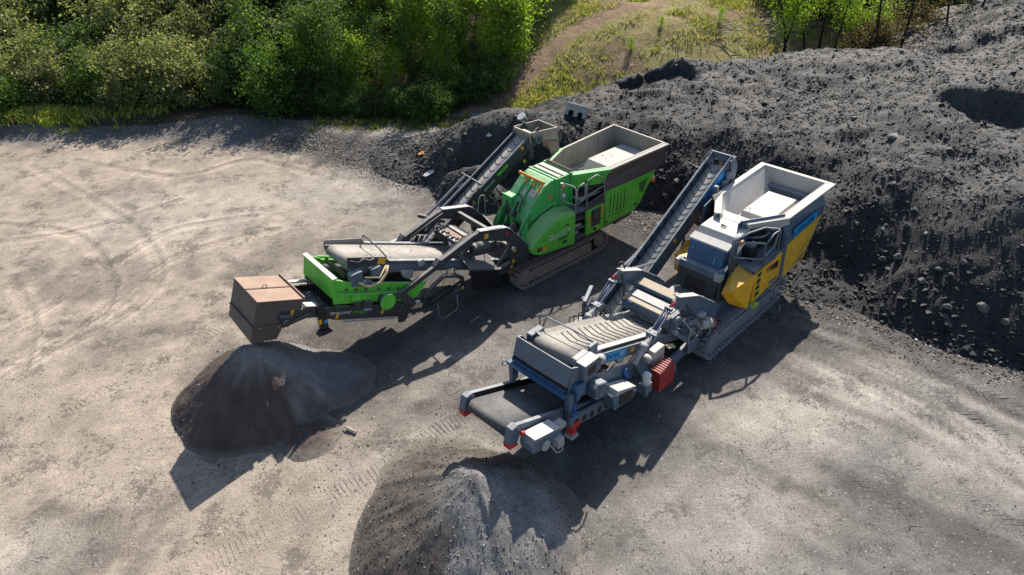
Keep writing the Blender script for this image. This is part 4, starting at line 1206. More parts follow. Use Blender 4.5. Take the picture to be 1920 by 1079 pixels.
# ---- fines conveyor with hood
fc = MB()
for s_ in (-1, 1):
    n0, n1 = (.66, .74) if s_ > 0 else (-.74, -.66)
    fc.prism([(-9.26, 2.74), (-8.5, 2.43), (-8.1, 2.25), (-6.8, 1.69), (-5.25, 1.12), (-5.25, .82), (-6.2, .98), (-6.92, 1.30), (-7.91, 1.76), (-8.4, 2.10), (-9.28, 2.48)], n0, n1)
for a, z in ((-8.6, 2.2), (-7.6, 1.75), (-6.6, 1.3), (-5.6, .92)):
    fc.beam((a, -.66, z), (a, .66, z), .08, .08)
fcv = fc.put('fines_conveyor', M_dark, G, .008)
belt_loop((-9.55, 2.62), (-5.3, .84), .13, -.52, .52).put('belt', M_beltd, fcv)
text('lettering', 'terex.com/', .155, (-8.04, .744, 2.00), M_whitetext, fcv, xd=(.92, 0, -.40), up=(.40, 0, .92), squash=.9)
text('lettering', 'evoquip', .15, (-7.42, .744, 1.735), M_greentext, fcv, xd=(.92, 0, -.40), up=(.40, 0, .92), squash=.9)
s = MB()
s.loft([(-6.98 + .19 * math.cos(t) * .92 + .07 * math.sin(t) * .4, .738, 1.64 - .19 * math.cos(t) * .40 + .07 * math.sin(t) * .92) for t in [2 * math.pi * k / 18 for k in range(18)]],
       [(-6.98 + .19 * math.cos(t) * .92 + .07 * math.sin(t) * .4, .747, 1.64 - .19 * math.cos(t) * .40 + .07 * math.sin(t) * .92) for t in [2 * math.pi * k / 18 for k in range(18)]])
s.put('oval_badge', M_navy, fcv)
s = MB(); s.beam((-7.08, .749, 1.69), (-6.88, .749, 1.60), .006, .03); s.put('badge_bar', M_whitetext, fcv)
for a, z in ((-8.98, 2.56), (-7.86, 1.86), (-6.56, 1.36), (-5.92, 1.10)):
    stick(fcv, a, .742, z, .085, .14, ta=.92, tz=-.4)
stick(fcv, -8.36, .825, 1.98, .08, .14); stick(fcv, -8.22, .825, 1.92, .08, .10, M_bluesign)
s = MB()
for k in range(44):
    a = -7.72 + k * .034; z = 1.72 - (a + 7.72) * .44
    s.beam((a, .75, z - .02), (a + .015, .75, z - .10), .02, .012)
s.beam((-7.74, .752, 1.62), (-6.22, .752, .95), .02, .02); s.put('guard_spring', M_lgrey, fcv)
s = MB(); s.box(-8.38, -8.16, .70, .82, 1.72, 2.46); s.box(-8.34, -8.2, .72, .80, 1.60, 1.76); s.prism([(-8.5, 1.58), (-8.08, 1.56), (-8.16, 1.66), (-8.40, 1.68)], .66, .88); s.put('folding_jack', M_black, fcv, .01)
s = MB(); s.prism([(-9.32, 2.64), (-9.02, 2.52), (-9.02, 2.30), (-9.32, 2.40)], .74, .86); s.cyl((-9.22, .84, 2.42), (-9.22, .92, 2.42), .09, seg=14); s.box(-9.3, -8.5, .70, .80, 2.26, 2.34); s.put('head_bearing', M_dark, fcv, .008)
s = MB(); s.plate([(-8.62, .56, 2.58), (-8.30, .56, 2.44), (-8.30, .80, 2.44), (-8.62, .80, 2.58)], .02); s.put('cover_plate', M_white, fcv)
s = MB(); s.plate([(-8.8, -.72, 2.70), (-7.9, -.72, 2.32), (-7.9, -.56, 2.32), (-8.8, -.56, 2.70)], .03); s.put('edge_strip', M_lgrey, fcv)
s = MB(); s.cyl((-8.75, -.95, 2.5), (-8.75, -.78, 2.5), .10); s.put('far_motor', M_black, fcv)
s = MB(); s.prism([(-6.15, .78), (-5.95, .72), (-5.75, .95), (-5.2, .80), (-5.2, 1.28), (-5.85, 1.42), (-6.1, 1.1)], .74, .80); s.put('tail_bracket', M_dark, fcv, .01)
stick(fcv, -5.50, .80, 1.06, .38, .15, M_tan, ta=.95, tz=-.35); stick(fcv, -5.46, .80, 1.19, .16, .09, M_wstick, ta=.95, tz=-.35)
s = MB()
s.tube([(-5.25, .84, .84), (-5.22, .84, 1.28), (-4.86, .84, 1.52), (-4.51, .84, 1.64), (-4.10, .84, 1.46), (-3.92, .84, 1.30), (-3.88, .84, .90)], .065, 6)
s.beam((-5.35, .84, .80), (-3.80, .84, .92), .10, .12); s.tube([(-4.42, .84, 1.66), (-4.40, .84, 1.78), (-4.18, .84, 1.72), (-4.14, .84, 1.54)], .02)
s.put('link_frame', M_dark, fcv)
s = MB(); s.cyl((-5.12, .80, .96), (-4.30, .80, 1.10), .12, seg=12); s.cyl((-4.30, .80, 1.10), (-3.95, .80, 1.16), .04); s.put('lift_cylinder', M_black, fcv)
for a, z in ((-3.96, 1.0), (-4.6, 1.50)): stick(fcv, a, .906, z, .07, .09)
s = MB(); s.tube([(-4.88, .90, .86), (-4.88, .92, .34), (-4.80, .92, .27), (-4.30, .92, .34), (-4.20, .92, .42), (-4.18, .90, .86)], .022); s.put('wire_hoop', M_slate, fcv)

# hood: tilted sheet box over the discharge
ca_, sa_ = math.cos(R(-21.6)), math.sin(R(-21.6))
def hd(u, n, d): return (-9.72 + u * ca_ + d * sa_, n, 3.20 + u * sa_ - d * ca_)
hw_ = .715; L_ = 1.17
b = MB()
b.plate([hd(0, -hw_, 0), hd(0, hw_, 0), hd(0, hw_, .67), hd(0, -hw_, .67)], .02)
b.plate([hd(0, hw_, 0), hd(L_, hw_, 0), hd(L_, hw_, .60), hd(0, hw_, .67)], .02)
b.plate([hd(0, -hw_, 0), hd(L_, -hw_, 0), hd(L_, -hw_, .60), hd(0, -hw_, .67)], .02)
hood = b.put('discharge_hood', M_hood, G)
s = MB(); s.plate([hd(-.015, -hw_ - .01, -.015), hd(L_ + .02, -hw_ - .01, -.015), hd(L_ + .02, -.02, -.015), hd(-.015, -.02, -.015)], .02)
s.put('roof_panel', M_rust, hood)
s = MB(); s.plate([hd(-.015, .02, -.015), hd(L_ + .02, .02, -.015), hd(L_ + .02, hw_ + .01, -.015), hd(-.015, hw_ + .01, -.015)], .02)
s.put('roof_panel', M_rust, hood)
s = MB(); s.beam(hd(0, 0, -.025), hd(L_, 0, -.025), .05, .035); s.put('roof_joint', M_brown, hood)
s = MB(); s.beam(hd(L_ + .03, -hw_ - .03, -.04), hd(L_ + .03, hw_ + .03, -.04), .03, .09); s.put('roof_edge', M_rust, hood)
s = MB(); s.tube([hd(.42, -.03, -.03), hd(.44, -.02, -.11), hd(.52, -.01, -.11), hd(.54, 0, -.03)], .012, 5); s.put('lifting_ring', M_brown, hood)
s = MB()
s.plate([hd(-.015, -hw_, .66), hd(-.015, hw_, .66), hd(.02, hw_ - .02, 1.10), hd(.0, -hw_ + .03, 1.02)], .02)
s.plate([hd(-.015, hw_, .66), hd(.78, hw_, .62), hd(.66, hw_ - .03, 1.06), hd(.02, hw_ - .02, 1.10)], .02)
s.plate([hd(-.015, -hw_, .66), hd(.78, -hw_, .62), hd(.66, -hw_ + .03, 1.0), hd(.0, -hw_ + .03, 1.02)], .02)
s.put('lower_skirt', M_hood, hood)
s = MB(); s.beam(hd(-.03, -hw_, .66), hd(-.03, hw_, .66), .02, .04); s.beam(hd(0, hw_ + .015, .66), hd(.8, hw_ + .015, .62), .02, .04); s.put('seam_bar', M_brown, hood)
s = MB(); bolt_row(s, [(hd(.15 + .5 * k, 0, .70)[0], hd(.15 + .5 * k, 0, .70)[2]) for k in range(2)], hw_, .02, .022); s.put('bolt_head', M_lgrey, hood)

# ---- recirculating side conveyor on the far side
def zr(a, off=0.0): return 3.80 + .545 * (a - .70) + off
rc = MB()
for n0, n1 in ((-1.30, -1.24), (-2.0, -1.94)):
    rc.prism([(-4.3, zr(-4.3)), (.55, zr(.55)), (1.05, zr(1.0, .02)), (1.18, 3.70), (1.0, 3.42), (.55, zr(.55, -.50)), (-4.1, zr(-4.1, -.50)), (-4.45, zr(-4.45, -.3))], n0, n1)
for a in (-3.6, -2.4, -1.2, 0.1):
    rc.beam((a, -2.0, zr(a, -.46)), (a, -1.24, zr(a, -.46)), .08, .06)
rcv = rc.put('return_conveyor', M_dark, G, .008)
p0, p1 = (-4.25, zr(-4.25, -.34)), (.88, zr(.88, -.22))
rb = belt_loop(p0, p1, .11, -1.92, -1.32).put('belt', M_beltp, rcv)
cleats(rcv, p0, p1, .112, -1.90, -1.34, 18, M_rubber, .04, .97, .16, hgt=.008, cw=.018)
s = MB()
for n in (-1.27, -1.97):
    s.beam((-4.3, n, zr(-4.3, .02)), (.6, n, zr(.6, .02)), .05, .03)
s.put('edge_rail', M_slate, rcv)
s = MB()
s.box(.62, .66, -2.05, -1.2, 3.46, 3.90); s.plate([(.64, -1.22, 3.90), (1.80, -1.18, 3.78), (1.80, -1.18, 3.36), (.9, -1.22, 3.52)], .03)
s.plate([(.64, -2.02, 3.92), (1.72, -2.0, 3.84), (1.72, -2.0, 3.36), (.9, -2.02, 3.44)], .03); s.plate([(1.72, -2.02, 3.84), (1.80, -1.16, 3.78), (1.86, -1.16, 3.22), (1.74, -2.0, 3.22)], .03)
ch = s.put('head_chute', M_steel, rcv)
s = MB(); s.plate([(1.30, -1.16, 3.46), (1.86, -1.16, 3.24), (1.72, -1.02, 2.86), (1.42, -1.04, 2.92)], .03); s.plate([(1.86, -1.9, 3.24), (1.86, -1.14, 3.24), (1.72, -1.0, 2.84), (1.62, -1.7, 3.0)], .03); s.put('chute_spout', M_rust, ch)
s = MB(); s.cyl((.98, -1.24, 3.60), (.98, -1.14, 3.60), .155, seg=20); s.put('drive_drum', M_slate, rcv)
s = MB(); s.cyl((.98, -1.14, 3.60), (.98, -1.10, 3.60), .085, seg=14); s.box(.45, .75, -1.24, -1.18, 3.32, 3.52); s.box(.56, .72, -1.22, -1.14, 2.98, 3.3); s.put('drive_motor', M_dark, rcv, .008)
for a, o_, nn in ((.30, -.12, -1.238), (.35, -.62, -1.20), (-.52, -.16, -1.238), (-1.80, -.20, -1.238)): stick(rcv, a, nn, zr(a, o_), .10, .13, ta=.88, tz=.48)
text('lettering', 'terex.com/', .14, (-1.35, -1.238, zr(-1.35, -.24)), M_whitetext, rcv, xd=(.878, 0, .478), up=(-.478, 0, .878), squash=.85)
s = MB(); s.beam((-.78, -1.236, zr(-.78, -.16)), (-.34, -1.236, zr(-.34, -.16)), .008, .10, up=(-.478, 0, .878)); s.put('logo_strip', M_greentext, rcv)
s = MB(); s.beam((-3.35, -1.58, 1.98), (-1.60, -1.58, 2.92), .06, .06); s.beam((-3.35, -1.86, 1.98), (-1.60, -1.86, 2.92), .06, .06); s.put('lift_ram', M_chrome, rcv)
s = MB(); s.beam((-3.40, -2.1, 2.02), (-2.95, -1.30, 1.96), .10, .12); s.beam((-1.6, -2.1, 2.92), (-1.5, -1.2, 2.78), .05, .05); s.beam((-3.3, -1.3, 1.9), (-2.9, -1.28, 1.3), .10, .10); s.prism([(-1.9, 2.55), (-1.6, 2.70), (-1.45, 2.45), (-1.75, 2.2)], -1.24, -1.16); s.put('lift_frame', M_dark, rcv, .008)
s = MB()
for k in range(7):
    s.tube([(-3.9 + .12 * k, -1.95 + .1 * k, 1.5), (-4.2 + .1 * k, -1.9 + .12 * k, 1.75), (-4.5 + .08 * k, -1.8 + .14 * k, 1.45)], .018, 5)
s.box(-4.7, -4.2, -2.0, -1.9, 1.1, 1.6); s.put('hose_bundle', M_lgrey, rcv)

# ================================================================== YELLOW CRUSHER
Y = empty('tracked_crusher', (5.955, 17.415, 0.0), R(43.43))
tag(Y, 'smaller yellow and slate blue tracked crusher with white hopper and red belt guard', 'crusher')

pan = [(-1.80, .18), (1.20, .14), (1.25, .52), (-1.55, .60), (-1.85, .48)]
crawler(Y, (-1.98, .44), .44, (1.50, .42), .43, .74, 1.20, 1, M_trackgrey, M_trackgrey, pan)
crawler(Y, (-1.98, .44), .44, (1.50, .42), .43, -1.20, -.74, -1, M_trackgrey, M_trackgrey, pan)
b = MB()
b.prism([(-2.4, .60), (1.9, .60), (2.9, .95), (3.5, 1.9), (3.5, 2.2), (1.5, 2.2), (1.3, 1.2), (-2.2, 1.1)], -.74, .74)
b.put('chassis', M_blue, Y, .012)
# near side: faceted cover, ladder panel, pillar, rear panels
b = MB(); b.hull([(-1.32, 1.12, 1.81), (-.20, 1.20, 1.81), (-.40, 1.20, .74), (-1.38, .86, 1.66), (-.98, .90, 1.14), (-.62, .68, 1.95), (-.20, .68, 1.95), (-.40, .68, .8)])
b.put('engine_cover', M_yellow, Y, .012)
b = MB()
b.loft([(-.20, 1.12, .84), (.02, 1.12, .88), (1.30, 1.12, .98), (1.30, 1.12, 1.88), (.95, 1.12, 1.88), (.90, 1.12, 1.82), (.34, 1.12, 1.86), (-.18, 1.12, 1.80)],
       [(-.20, 1.195, .84), (.02, 1.195, .88), (1.30, 1.195, .98), (1.30, 1.195, 1.88), (.95, 1.195, 1.88), (.90, 1.195, 1.82), (.34, 1.195, 1.86), (-.18, 1.195, 1.80)])
sp = b.put('ladder_panel', M_yellow, Y, .008)
for k in range(4):
    z0 = 1.00 + k * .215
    s = MB(); s.box(-.07, .13, 1.19, 1.205, z0, z0 + .14); s.put('step_recess', M_black, sp)
    s = MB(); s.box(-.07, .14, 1.205, 1.235, z0 - .005, z0 + .03); s.put('step', M_lime, sp)
s = MB(); s.prism([(.30, 1.18), (1.12, 1.28), (1.12, 1.74), (.44, 1.72)], 1.195, 1.207); dp = s.put('data_plate', M_yellow, sp, .004)
s = MB(); s.prism([(.46, 1.60), (1.10, 1.46), (1.10, 1.72), (.46, 1.70)], 1.207, 1.212); s.put('black_plaque', M_black, dp)
text('lettering', '100', .15, (.66, 1.213, 1.56), M_red, dp, squash=.9)
s = MB(); s.box(.50, .62, 1.212, 1.215, 1.60, 1.66); s.put('badge', M_stick, dp)
s = MB(); s.box(.70, 1.18, 1.195, 1.205, 1.03, 1.14); s.put('lower_plate', M_slate, sp)
s = MB(); s.box(-.28, .02, 1.20, 1.32, .78, .82); s.put('foot_step', M_lime, Y)
b = MB(); b.loft([(1.31, 1.10, .92), (1.50, 1.10, .94), (1.50, 1.10, 2.42), (1.31, 1.10, 2.44)], [(1.31, 1.215, .92), (1.50, 1.215, .94), (1.50, 1.215, 2.42), (1.31, 1.215, 2.44)])
b.put('corner_pillar', M_blue, Y, .01)
b = MB(); b.prism([(1.51, .95), (2.24, 1.01), (2.20, 2.01), (1.51, 1.98)], 1.12, 1.19); b.put('rear_panel', M_yellowd, Y, .01)
b = MB(); b.prism([(2.255, 1.01), (2.98, 1.04), (3.10, 1.26), (3.66, 2.10), (2.215, 2.02)], 1.12, 1.19); b.put('rear_panel', M_yellowd, Y, .01)
b = MB(); b.prism([(2.35, 1.00), (3.0, 1.14), (3.14, 1.34), (3.70, 2.08), (3.66, 2.12), (3.06, 1.32), (2.94, 1.18), (2.35, 1.04)], 1.19, 1.205); b.put('panel_edge', M_blue, Y)
b = MB(); b.prism([(1.51, .82), (2.96, .90), (2.98, 1.00), (1.51, .93)], 1.08, 1.17); b.put('sill', M_yellowd, Y, .008)
stick(Y, 2.72, 1.171, .94, .14, .06, M_red)
b = MB(); b.prism([(-.2, .84), (1.5, .95), (3.0, 1.0), (3.66, 2.1), (1.5, 2.0), (-.2, 1.8)], -1.19, -1.12); b.put('side_panel', M_yellow, Y, .01)
b = MB(); b.hull([(-.62, -1.15, 1.74), (.4, -1.19, 1.78), (.3, -1.19, .8), (-.62, -1.12, 1.25), (-.70, -.72, 1.74), (-.6, -.72, 1.0), (.3, -.72, 1.8), (.3, -.72, .8)]); b.put('engine_cover', M_yellow, Y, .012)
# skirt with blue sign
b = MB()
for s_ in (-1, 1):
    b.loft([(1.50, s_ * 1.12, 2.02), (3.72, s_ * 1.14, 2.14), (3.86, s_ * 1.10, 2.40), (3.90, s_ * 1.00, 2.62), (1.40, s_ * .98, 2.66), (1.32, s_ * 1.12, 2.46)],
           [(1.50, s_ * 1.20, 2.02), (3.72, s_ * 1.20, 2.14), (3.86, s_ * 1.18, 2.40), (3.90, s_ * 1.06, 2.62), (1.40, s_ * 1.04, 2.66), (1.32, s_ * 1.20, 2.46)])
b.box(3.70, 3.86, -1.1, 1.1, 2.1, 2.5)
sk = b.put('hopper_skirt', M_slate, Y, .008)
s = MB(); s.loft([(1.86, 1.205, 2.10), (3.26, 1.205, 2.13), (3.30, 1.19, 2.41), (1.78, 1.205, 2.40)], [(1.86, 1.212, 2.10), (3.26, 1.212, 2.13), (3.30, 1.198, 2.41), (1.78, 1.212, 2.40)]); s.put('sign_panel', M_bluesign, sk)
text('lettering', 'OVENDEN', .27, (1.88, 1.213, 2.145), M_navytext, sk, xd=(1, 0, .015), squash=.92, depth=.004)
# hopper
hy_ = hopper(Y, M_white, M_white, 4.02, 1.02, 2.98, 1.42, .98, 2.96, .30, .34, 2.99, .55, 2.28, (1.85, 3.40, .46, 2.42, 2.46), lip=.20)
b = MB(); b.plate([(.22, .36, 3.03), (1.42, 1.02, 3.0), (1.42, 1.06, 2.78), (.22, .42, 2.86)], .03); b.plate([(.10, .34, 3.0), (.32, .32, 3.02), (.32, .30, 2.3), (.10, .34, 2.3)], .03); b.put('front_plate', M_blue, Y)
b = MB(); b.plate([(1.42, 1.0, 2.98), (1.46, 1.19, 2.72), (1.0, .96, 2.62), (.72, .70, 2.80)], .03); b.put('bent_flap', M_white, Y)
b = MB(); b.plate([(.9, -.98, 3.1), (1.66, -1.06, 2.95), (1.62, -.80, 2.46), (1.02, -.72, 2.36)], .03); b.plate([(1.66, -1.06, 2.96), (2.2, -1.06, 2.98), (2.0, -.70, 2.5), (1.62, -.80, 2.44)], .03); b.put('dented_side_plate', M_white, Y)
b = MB(); b.box(1.30, 1.42, -1.22, -1.08, 2.1, 3.18); b.box(1.82, 2.15, -1.26, -1.18, 2.9, 3.10); b.plate([(.5, -1.0, 2.9), (1.32, -1.14, 2.9), (1.32, -1.14, 2.1), (.5, -1.0, 2.1)], .03); b.put('hopper_post', M_slate, Y, .01)
# operator platform and rails
b = MB(); b.box(-.25, 1.30, .45, 1.18, 1.88, 1.94); b.box(-.2, .15, .42, .50, 1.94, 2.3); b.prism([(.18, 1.90), (.92, 1.86), (.92, 2.08), (.18, 2.12)], 1.185, 1.20); pf = b.put('platform', M_blue, Y, .006)
b = MB(); b.box(.45, 1.25, .36, .66, 1.94, 2.66); b.box(.1, .42, .55, .85, 1.94, 2.35); b.put('engine_block', M_black, Y, .01)
b = MB(); b.box(.14, .34, .62, .80, 2.35, 2.40); b.cyl((.22, .62, 2.2), (.22, .82, 2.5), .08, seg=10); b.tube([(.3, .5, 2.5), (.5, .9, 2.6), (.9, .9, 2.55), (1.0, .6, 2.5)], .03); b.put('engine_pipe', M_slate, Y)
b = MB()
b.tube([(-.72, .62, 2.06), (-.60, .62, 2.85), (-.10, .80, 2.96), (.38, .98, 2.98), (.98, 1.14, 2.74), (1.04, 1.16, 2.64), (1.00, 1.16, 1.92)], .03)
b.tube([(-.30, .70, 2.02), (-.62, .66, 2.40), (-.62, .66, 2.76), (-.56, .68, 2.82), (.14, 1.15, 2.66), (.20, 1.16, 2.60), (.20, 1.16, 1.90)], .03)
b.tube([(-.60, .68, 2.40), (-.50, .72, 2.32), (.10, 1.15, 2.16), (.26, 1.16, 2.18), (.74, 1.16, 2.30), (.80, 1.16, 2.44), (.96, 1.16, 2.72)], .026)
b.tube([(.24, 1.16, 2.60), (.62, 1.16, 2.74), (.94, 1.16, 2.74), (.86, 1.16, 2.50), (.70, 1.16, 2.0), (.66, 1.16, 1.92)], .026)
b.put('guard_rail', M_slate, Y)
b = MB(); b.box(-.36, -.22, .60, .74, 2.62, 2.76); b.put('beacon', M_orange, Y, .01)
b = MB(); b.plate([(-.36, .66, 2.60), (-.14, .72, 2.60), (-.40, .66, 2.34)], .01); b.put('warning_triangle', M_wstick, Y)
b = MB(); b.plate([(-.62, .52, 2.25), (-.50, .56, 2.10), (-.40, .60, 2.16), (-.5, .56, 2.32)], .03); b.put('lime_hook', M_lime, Y)
# crusher housing
b = MB()
b.prism([(.92, 1.2), (.92, 2.70), (-.30, 2.70), (-.52, 2.58), (-.74, 2.56), (-.90, 1.95), (-.98, 1.88), (-1.02, 1.20)], -.58, .54)
cr = b.put('crusher_housing', M_navy, Y, .012)
s = MB(); s.box(.50, .92, -.62, .58, 2.705, 2.76); s.put('roof_plate', M_white, cr, .015)
s = MB(); s.prism([(.44, 2.70), (.44, 2.80), (-.28, 2.78), (-.44, 2.62), (-.44, 2.56), (-.2, 2.60)], -.60, .56); s.put('roof_lid', M_white, cr, .015)
s = MB(); s.prism([(-.48, 2.56), (-.50, 2.68), (-.80, 2.61), (-.80, 2.55)], -.63, .59); s.put('front_header', M_lgrey, cr, .01)
s = MB(); s.plate([(-.79, -.56, 2.56), (-.79, .52, 2.56), (-.93, .52, 1.98), (-.93, -.56, 1.98)], .04); wd = s.put('blue_hatch', M_navy, cr, .01)
s = MB(); s.tube([(-.85, .30, 2.30), (-.92, .30, 2.28), (-.96, .30, 2.16), (-.90, .30, 2.12)], .014, 5); s.put('hatch_handle', M_lgrey, wd)
s = MB(); s.tube([(-.86, -.44, 2.42), (-.89, -.44, 2.40), (-.90, -.38, 2.38)], .014, 5); s.put('hatch_handle', M_lgrey, wd)
s = MB(); s.beam((.02, -.12, 2.82), (.02, .02, 2.82), .02, .03); s.tube([(.05, -.14, 2.80), (.0, -.1, 2.86), (-.02, .0, 2.86), (.03, .04, 2.80)], .012, 5); s.put('lid_handle', M_black, cr)
s = MB(); s.prism([(-.96, 2.02), (-1.10, 2.00), (-1.14, 1.82), (-1.0, 1.78)], -.72, .62); s.beam((-.98, -.62, 2.03), (-.98, .56, 2.03), .05, .03); s.put('front_bumper', M_slate, cr, .01)
s = MB(); s.box(-1.18, -.98, .48, .68, 1.80, 2.0); s.box(-1.16, -1.0, -.78, -.66, 1.8, 2.0); s.put('bumper_bracket', M_lgrey, cr, .01)
s = MB(); s.plate([(-1.08, -.68, 1.80), (-1.08, .58, 1.80), (-1.18, .56, 1.18), (-1.18, -.66, 1.18)], .03)
dc = s.put('rubber_apron', M_apron, cr)
s = MB(); s.plate([(-1.12, -.40, 1.62), (-1.12, .22, 1.62), (-1.2, .22, 1.28), (-1.2, -.40, 1.28)], .02); s.put('apron_window', M_black, dc)
s = MB(); s.box(-1.05, -.2, .54, .64, 1.2, 2.1); s.cyl((-.25, .50, 2.62), (-.25, .66, 2.62), .22, seg=18); s.prism([(-.46, 2.6), (-.04, 2.62), (-.05, 1.9), (-.5, 1.9)], .55, .62); s.put('side_flange', M_slate, cr, .01)
s = MB(); s.cyl((-.25, .66, 2.66), (-.25, .675, 2.66), .06, seg=12); s.put('flange_hole', M_white, cr)
s = MB()
for k in range(6):
    s.tube([(-.75 + .08 * k, .66, 2.45 - .05 * k), (-.82 + .05 * k, .72, 2.0), (-.95 + .06 * k, .76, 1.6), (-1.15 + .1 * k, .80, 1.25)], .022, 5)
s.tube([(-1.0, .62, 1.9), (-1.2, .7, 1.6), (-1.35, .72, 1.25), (-1.6, .8, 1.05)], .022, 5)
s.put('hose_bundle', M_hose, cr)
s = MB(); s.plate([(-.98, .66, 2.14), (-.86, .68, 2.24), (-.84, .68, 2.10), (-.94, .66, 2.04)], .01); s.put('sticker', M_wstick, cr)
# arms
arm2 = [(-3.78, 2.70), (-3.60, 2.76), (-2.72, 2.34), (-2.30, 2.06), (-1.84, 1.66), (-1.50, 1.36), (-1.6, .95), (-2.1, .95), (-2.6, 1.42), (-2.95, 1.95), (-3.66, 2.40)]
for sn, n0, n1 in ((1, .84, .90), (-1, -.90, -.84)):
    b = MB(); b.prism(arm2, n0, n1); ob = b.put('support_arm', M_blue, Y, .008)
    s = MB()
    s.loft([(-3.8, n0 - .06, 2.72), (-3.6, n0 - .06, 2.77), (-2.72, n0 - .06, 2.35), (-2.3, n0 - .06, 2.07)], [(-3.8, n1 + .06, 2.72), (-3.6, n1 + .06, 2.77), (-2.72, n1 + .06, 2.35), (-2.3, n1 + .06, 2.07)]) if False else s.beam((-3.62, (n0 + n1) / 2, 2.765), (-2.72, (n0 + n1) / 2, 2.345), .20, .025)
    s.beam((-2.72, (n0 + n1) / 2, 2.345), (-1.84, (n0 + n1) / 2, 1.665), .20, .025)
    s.put('arm_flange', M_lgrey, ob)
    nn = (n0 + n1) / 2
    s = MB(); s.tube([(-3.70, nn, 2.68), (-3.80, nn + .03 * sn, 2.62), (-3.92, nn, 2.54)], .05); s.put('red_clevis', M_red, ob)
    s = MB()
    for d in (-.07, .07): s.beam((-3.95, nn + d, 2.54), (-4.50, nn + d, 2.16), .03, .05)
    s.beam((-3.92, nn - .1, 2.56), (-3.92, nn + .1, 2.56), .08, .08); s.beam((-4.50, nn - .1, 2.16), (-4.50, nn + .1, 2.16), .1, .1)
    tb = s.put('turnbuckle', M_slate, ob)
    s = MB(); s.cyl((-3.95, nn, 2.54), (-4.5, nn, 2.16), .028, seg=8); s.put('turnbuckle_rod', M_cblue, tb)
    s = MB(); s.cyl((-4.5, nn, 2.16), (-5.24, nn, 1.66), .075, seg=12); s.cyl((-4.78, nn, 1.97), (-4.90, nn, 1.89), .11, seg=12); s.put('prop_tube', M_lgrey, ob)
    s = MB()
    for k in range(4): s.tube([(-4.3 - .1 * k, nn + .08 * sn, 2.25 - .04 * k), (-4.5 - .08 * k, nn + .17 * sn, 2.3 - .08 * k), (-4.72 - .05 * k, nn + .12 * sn, 2.05 - .05 * k)], .016, 5)
    s.box(-4.62, -4.40, nn - .14, nn + .14, 2.06, 2.2); s.put('hose_clamp', M_slate, ob)
b = MB(); b.tube([(-3.55, .78, 2.78), (-3.5, .72, 2.92), (-3.3, .74, 2.86), (-3.32, .80, 2.66)], .018, 5); b.tube([(-3.55, -.9, 2.78), (-3.6, -.95, 2.92), (-3.4, -.95, 2.88), (-3.38, -.88, 2.68)], .018, 5); b.put('lifting_loop', M_hose, Y)
# perforated walkway and overband magnet
b = MB(); b.box(-3.02, -2.70, -.76, .78, 2.10, 2.14); b.box(-3.06, -3.02, -.78, .80, 1.86, 2.16); wk = b.put('walkway', M_slate, Y, .006)
s = MB()
for i in range(26):
    for j in range(4):
        s.cyl((-2.98 + .075 * j, -.72 + .058 * i, 2.14), (-2.98 + .075 * j, -.72 + .058 * i, 2.149), .018, seg=5)
tag(s.put('anti_slip_stud', M_perf, wk), kind='stuff')
s = MB(); s.box(-3.01, -2.72, -.75, .77, 2.141, 2.144); s.put('tread_plate', M_perf, wk)
b = MB(); b.box(-3.68, -3.10, -.72, .74, 1.70, 2.02); mg2 = b.put('overband_magnet', M_slate, Y, .02)
s = MB(); s.box(-3.46, -3.14, -.60, .66, 2.022, 2.05); s.put('magnet_cover', M_lgrey, mg2, .006)
s = MB(); s.box(-3.66, -3.52, -.68, .70, 2.022, 2.034); s.put('magnet_mesh', M_perf, mg2)
s = MB(); s.beam((-3.69, -.70, 1.96), (-3.69, -.36, 1.98), .02, .07); s.beam((-3.69, .4, 1.96), (-3.69, .74, 1.98), .02, .07); s.put('blue_strap', M_cblue, mg2)
s = MB(); s.cyl((-3.42, .74, 1.86), (-3.42, .88, 1.86), .14, seg=16); s.box(-3.6, -3.25, .74, .80, 1.66, 2.04); s.put('bearing', M_slate, mg2, .01)
s = MB(); s.tube([(-3.62, -.70, 2.02), (-3.60, -.72, 2.3), (-3.55, -.82, 2.6)], .022); s.put('chain', M_hose, mg2)
s = MB(); s.cyl((-3.64, -.68, 1.98), (-3.64, -.62, 1.98), .06, seg=10); s.put('yellow_hook', M_stick, mg2)
# near side machinery between arm and track
b = MB(); b.cyl((-2.62, .98, 1.42), (-2.05, .98, 1.14), .165, seg=18); b.put('air_cylinder', M_lgrey, Y)
b = MB(); b.cyl((-2.05, .98, 1.14), (-1.98, .98, 1.10), .172, seg=18); b.put('red_band', M_red, Y)
b = MB(); b.cyl((-2.52, .84, 1.62), (-2.52, .84, 1.68), .16, seg=18); b.box(-2.75, -2.3, .66, 1.0, 1.4, 1.62); b.put('tank_cap', M_lgrey, Y, .01)
b = MB(); b.box(-3.2, -2.8, .80, 1.06, 1.36, 1.74); b.cyl((-3.1, 1.06, 1.5), (-3.1, 1.14, 1.5), .12, seg=14); b.box(-2.9, -2.5, .5, .84, 1.6, 1.9); b.put('gearbox', M_slate, Y, .012)
b = MB()
for k in range(6): b.tube([(-3.0 + .2 * k, .95, 1.75 - .1 * k), (-2.85 + .2 * k, 1.08, 1.80 - .14 * k), (-2.6 + .2 * k, 1.06, 1.45 - .1 * k), (-2.5 + .15 * k, .95, 1.1)], .018, 5)
b.tube([(-3.2, .9, 2.3), (-2.95, 1.0, 1.95), (-2.7, 1.0, 1.55)], .02); b.put('hose_bundle', M_hose, Y)
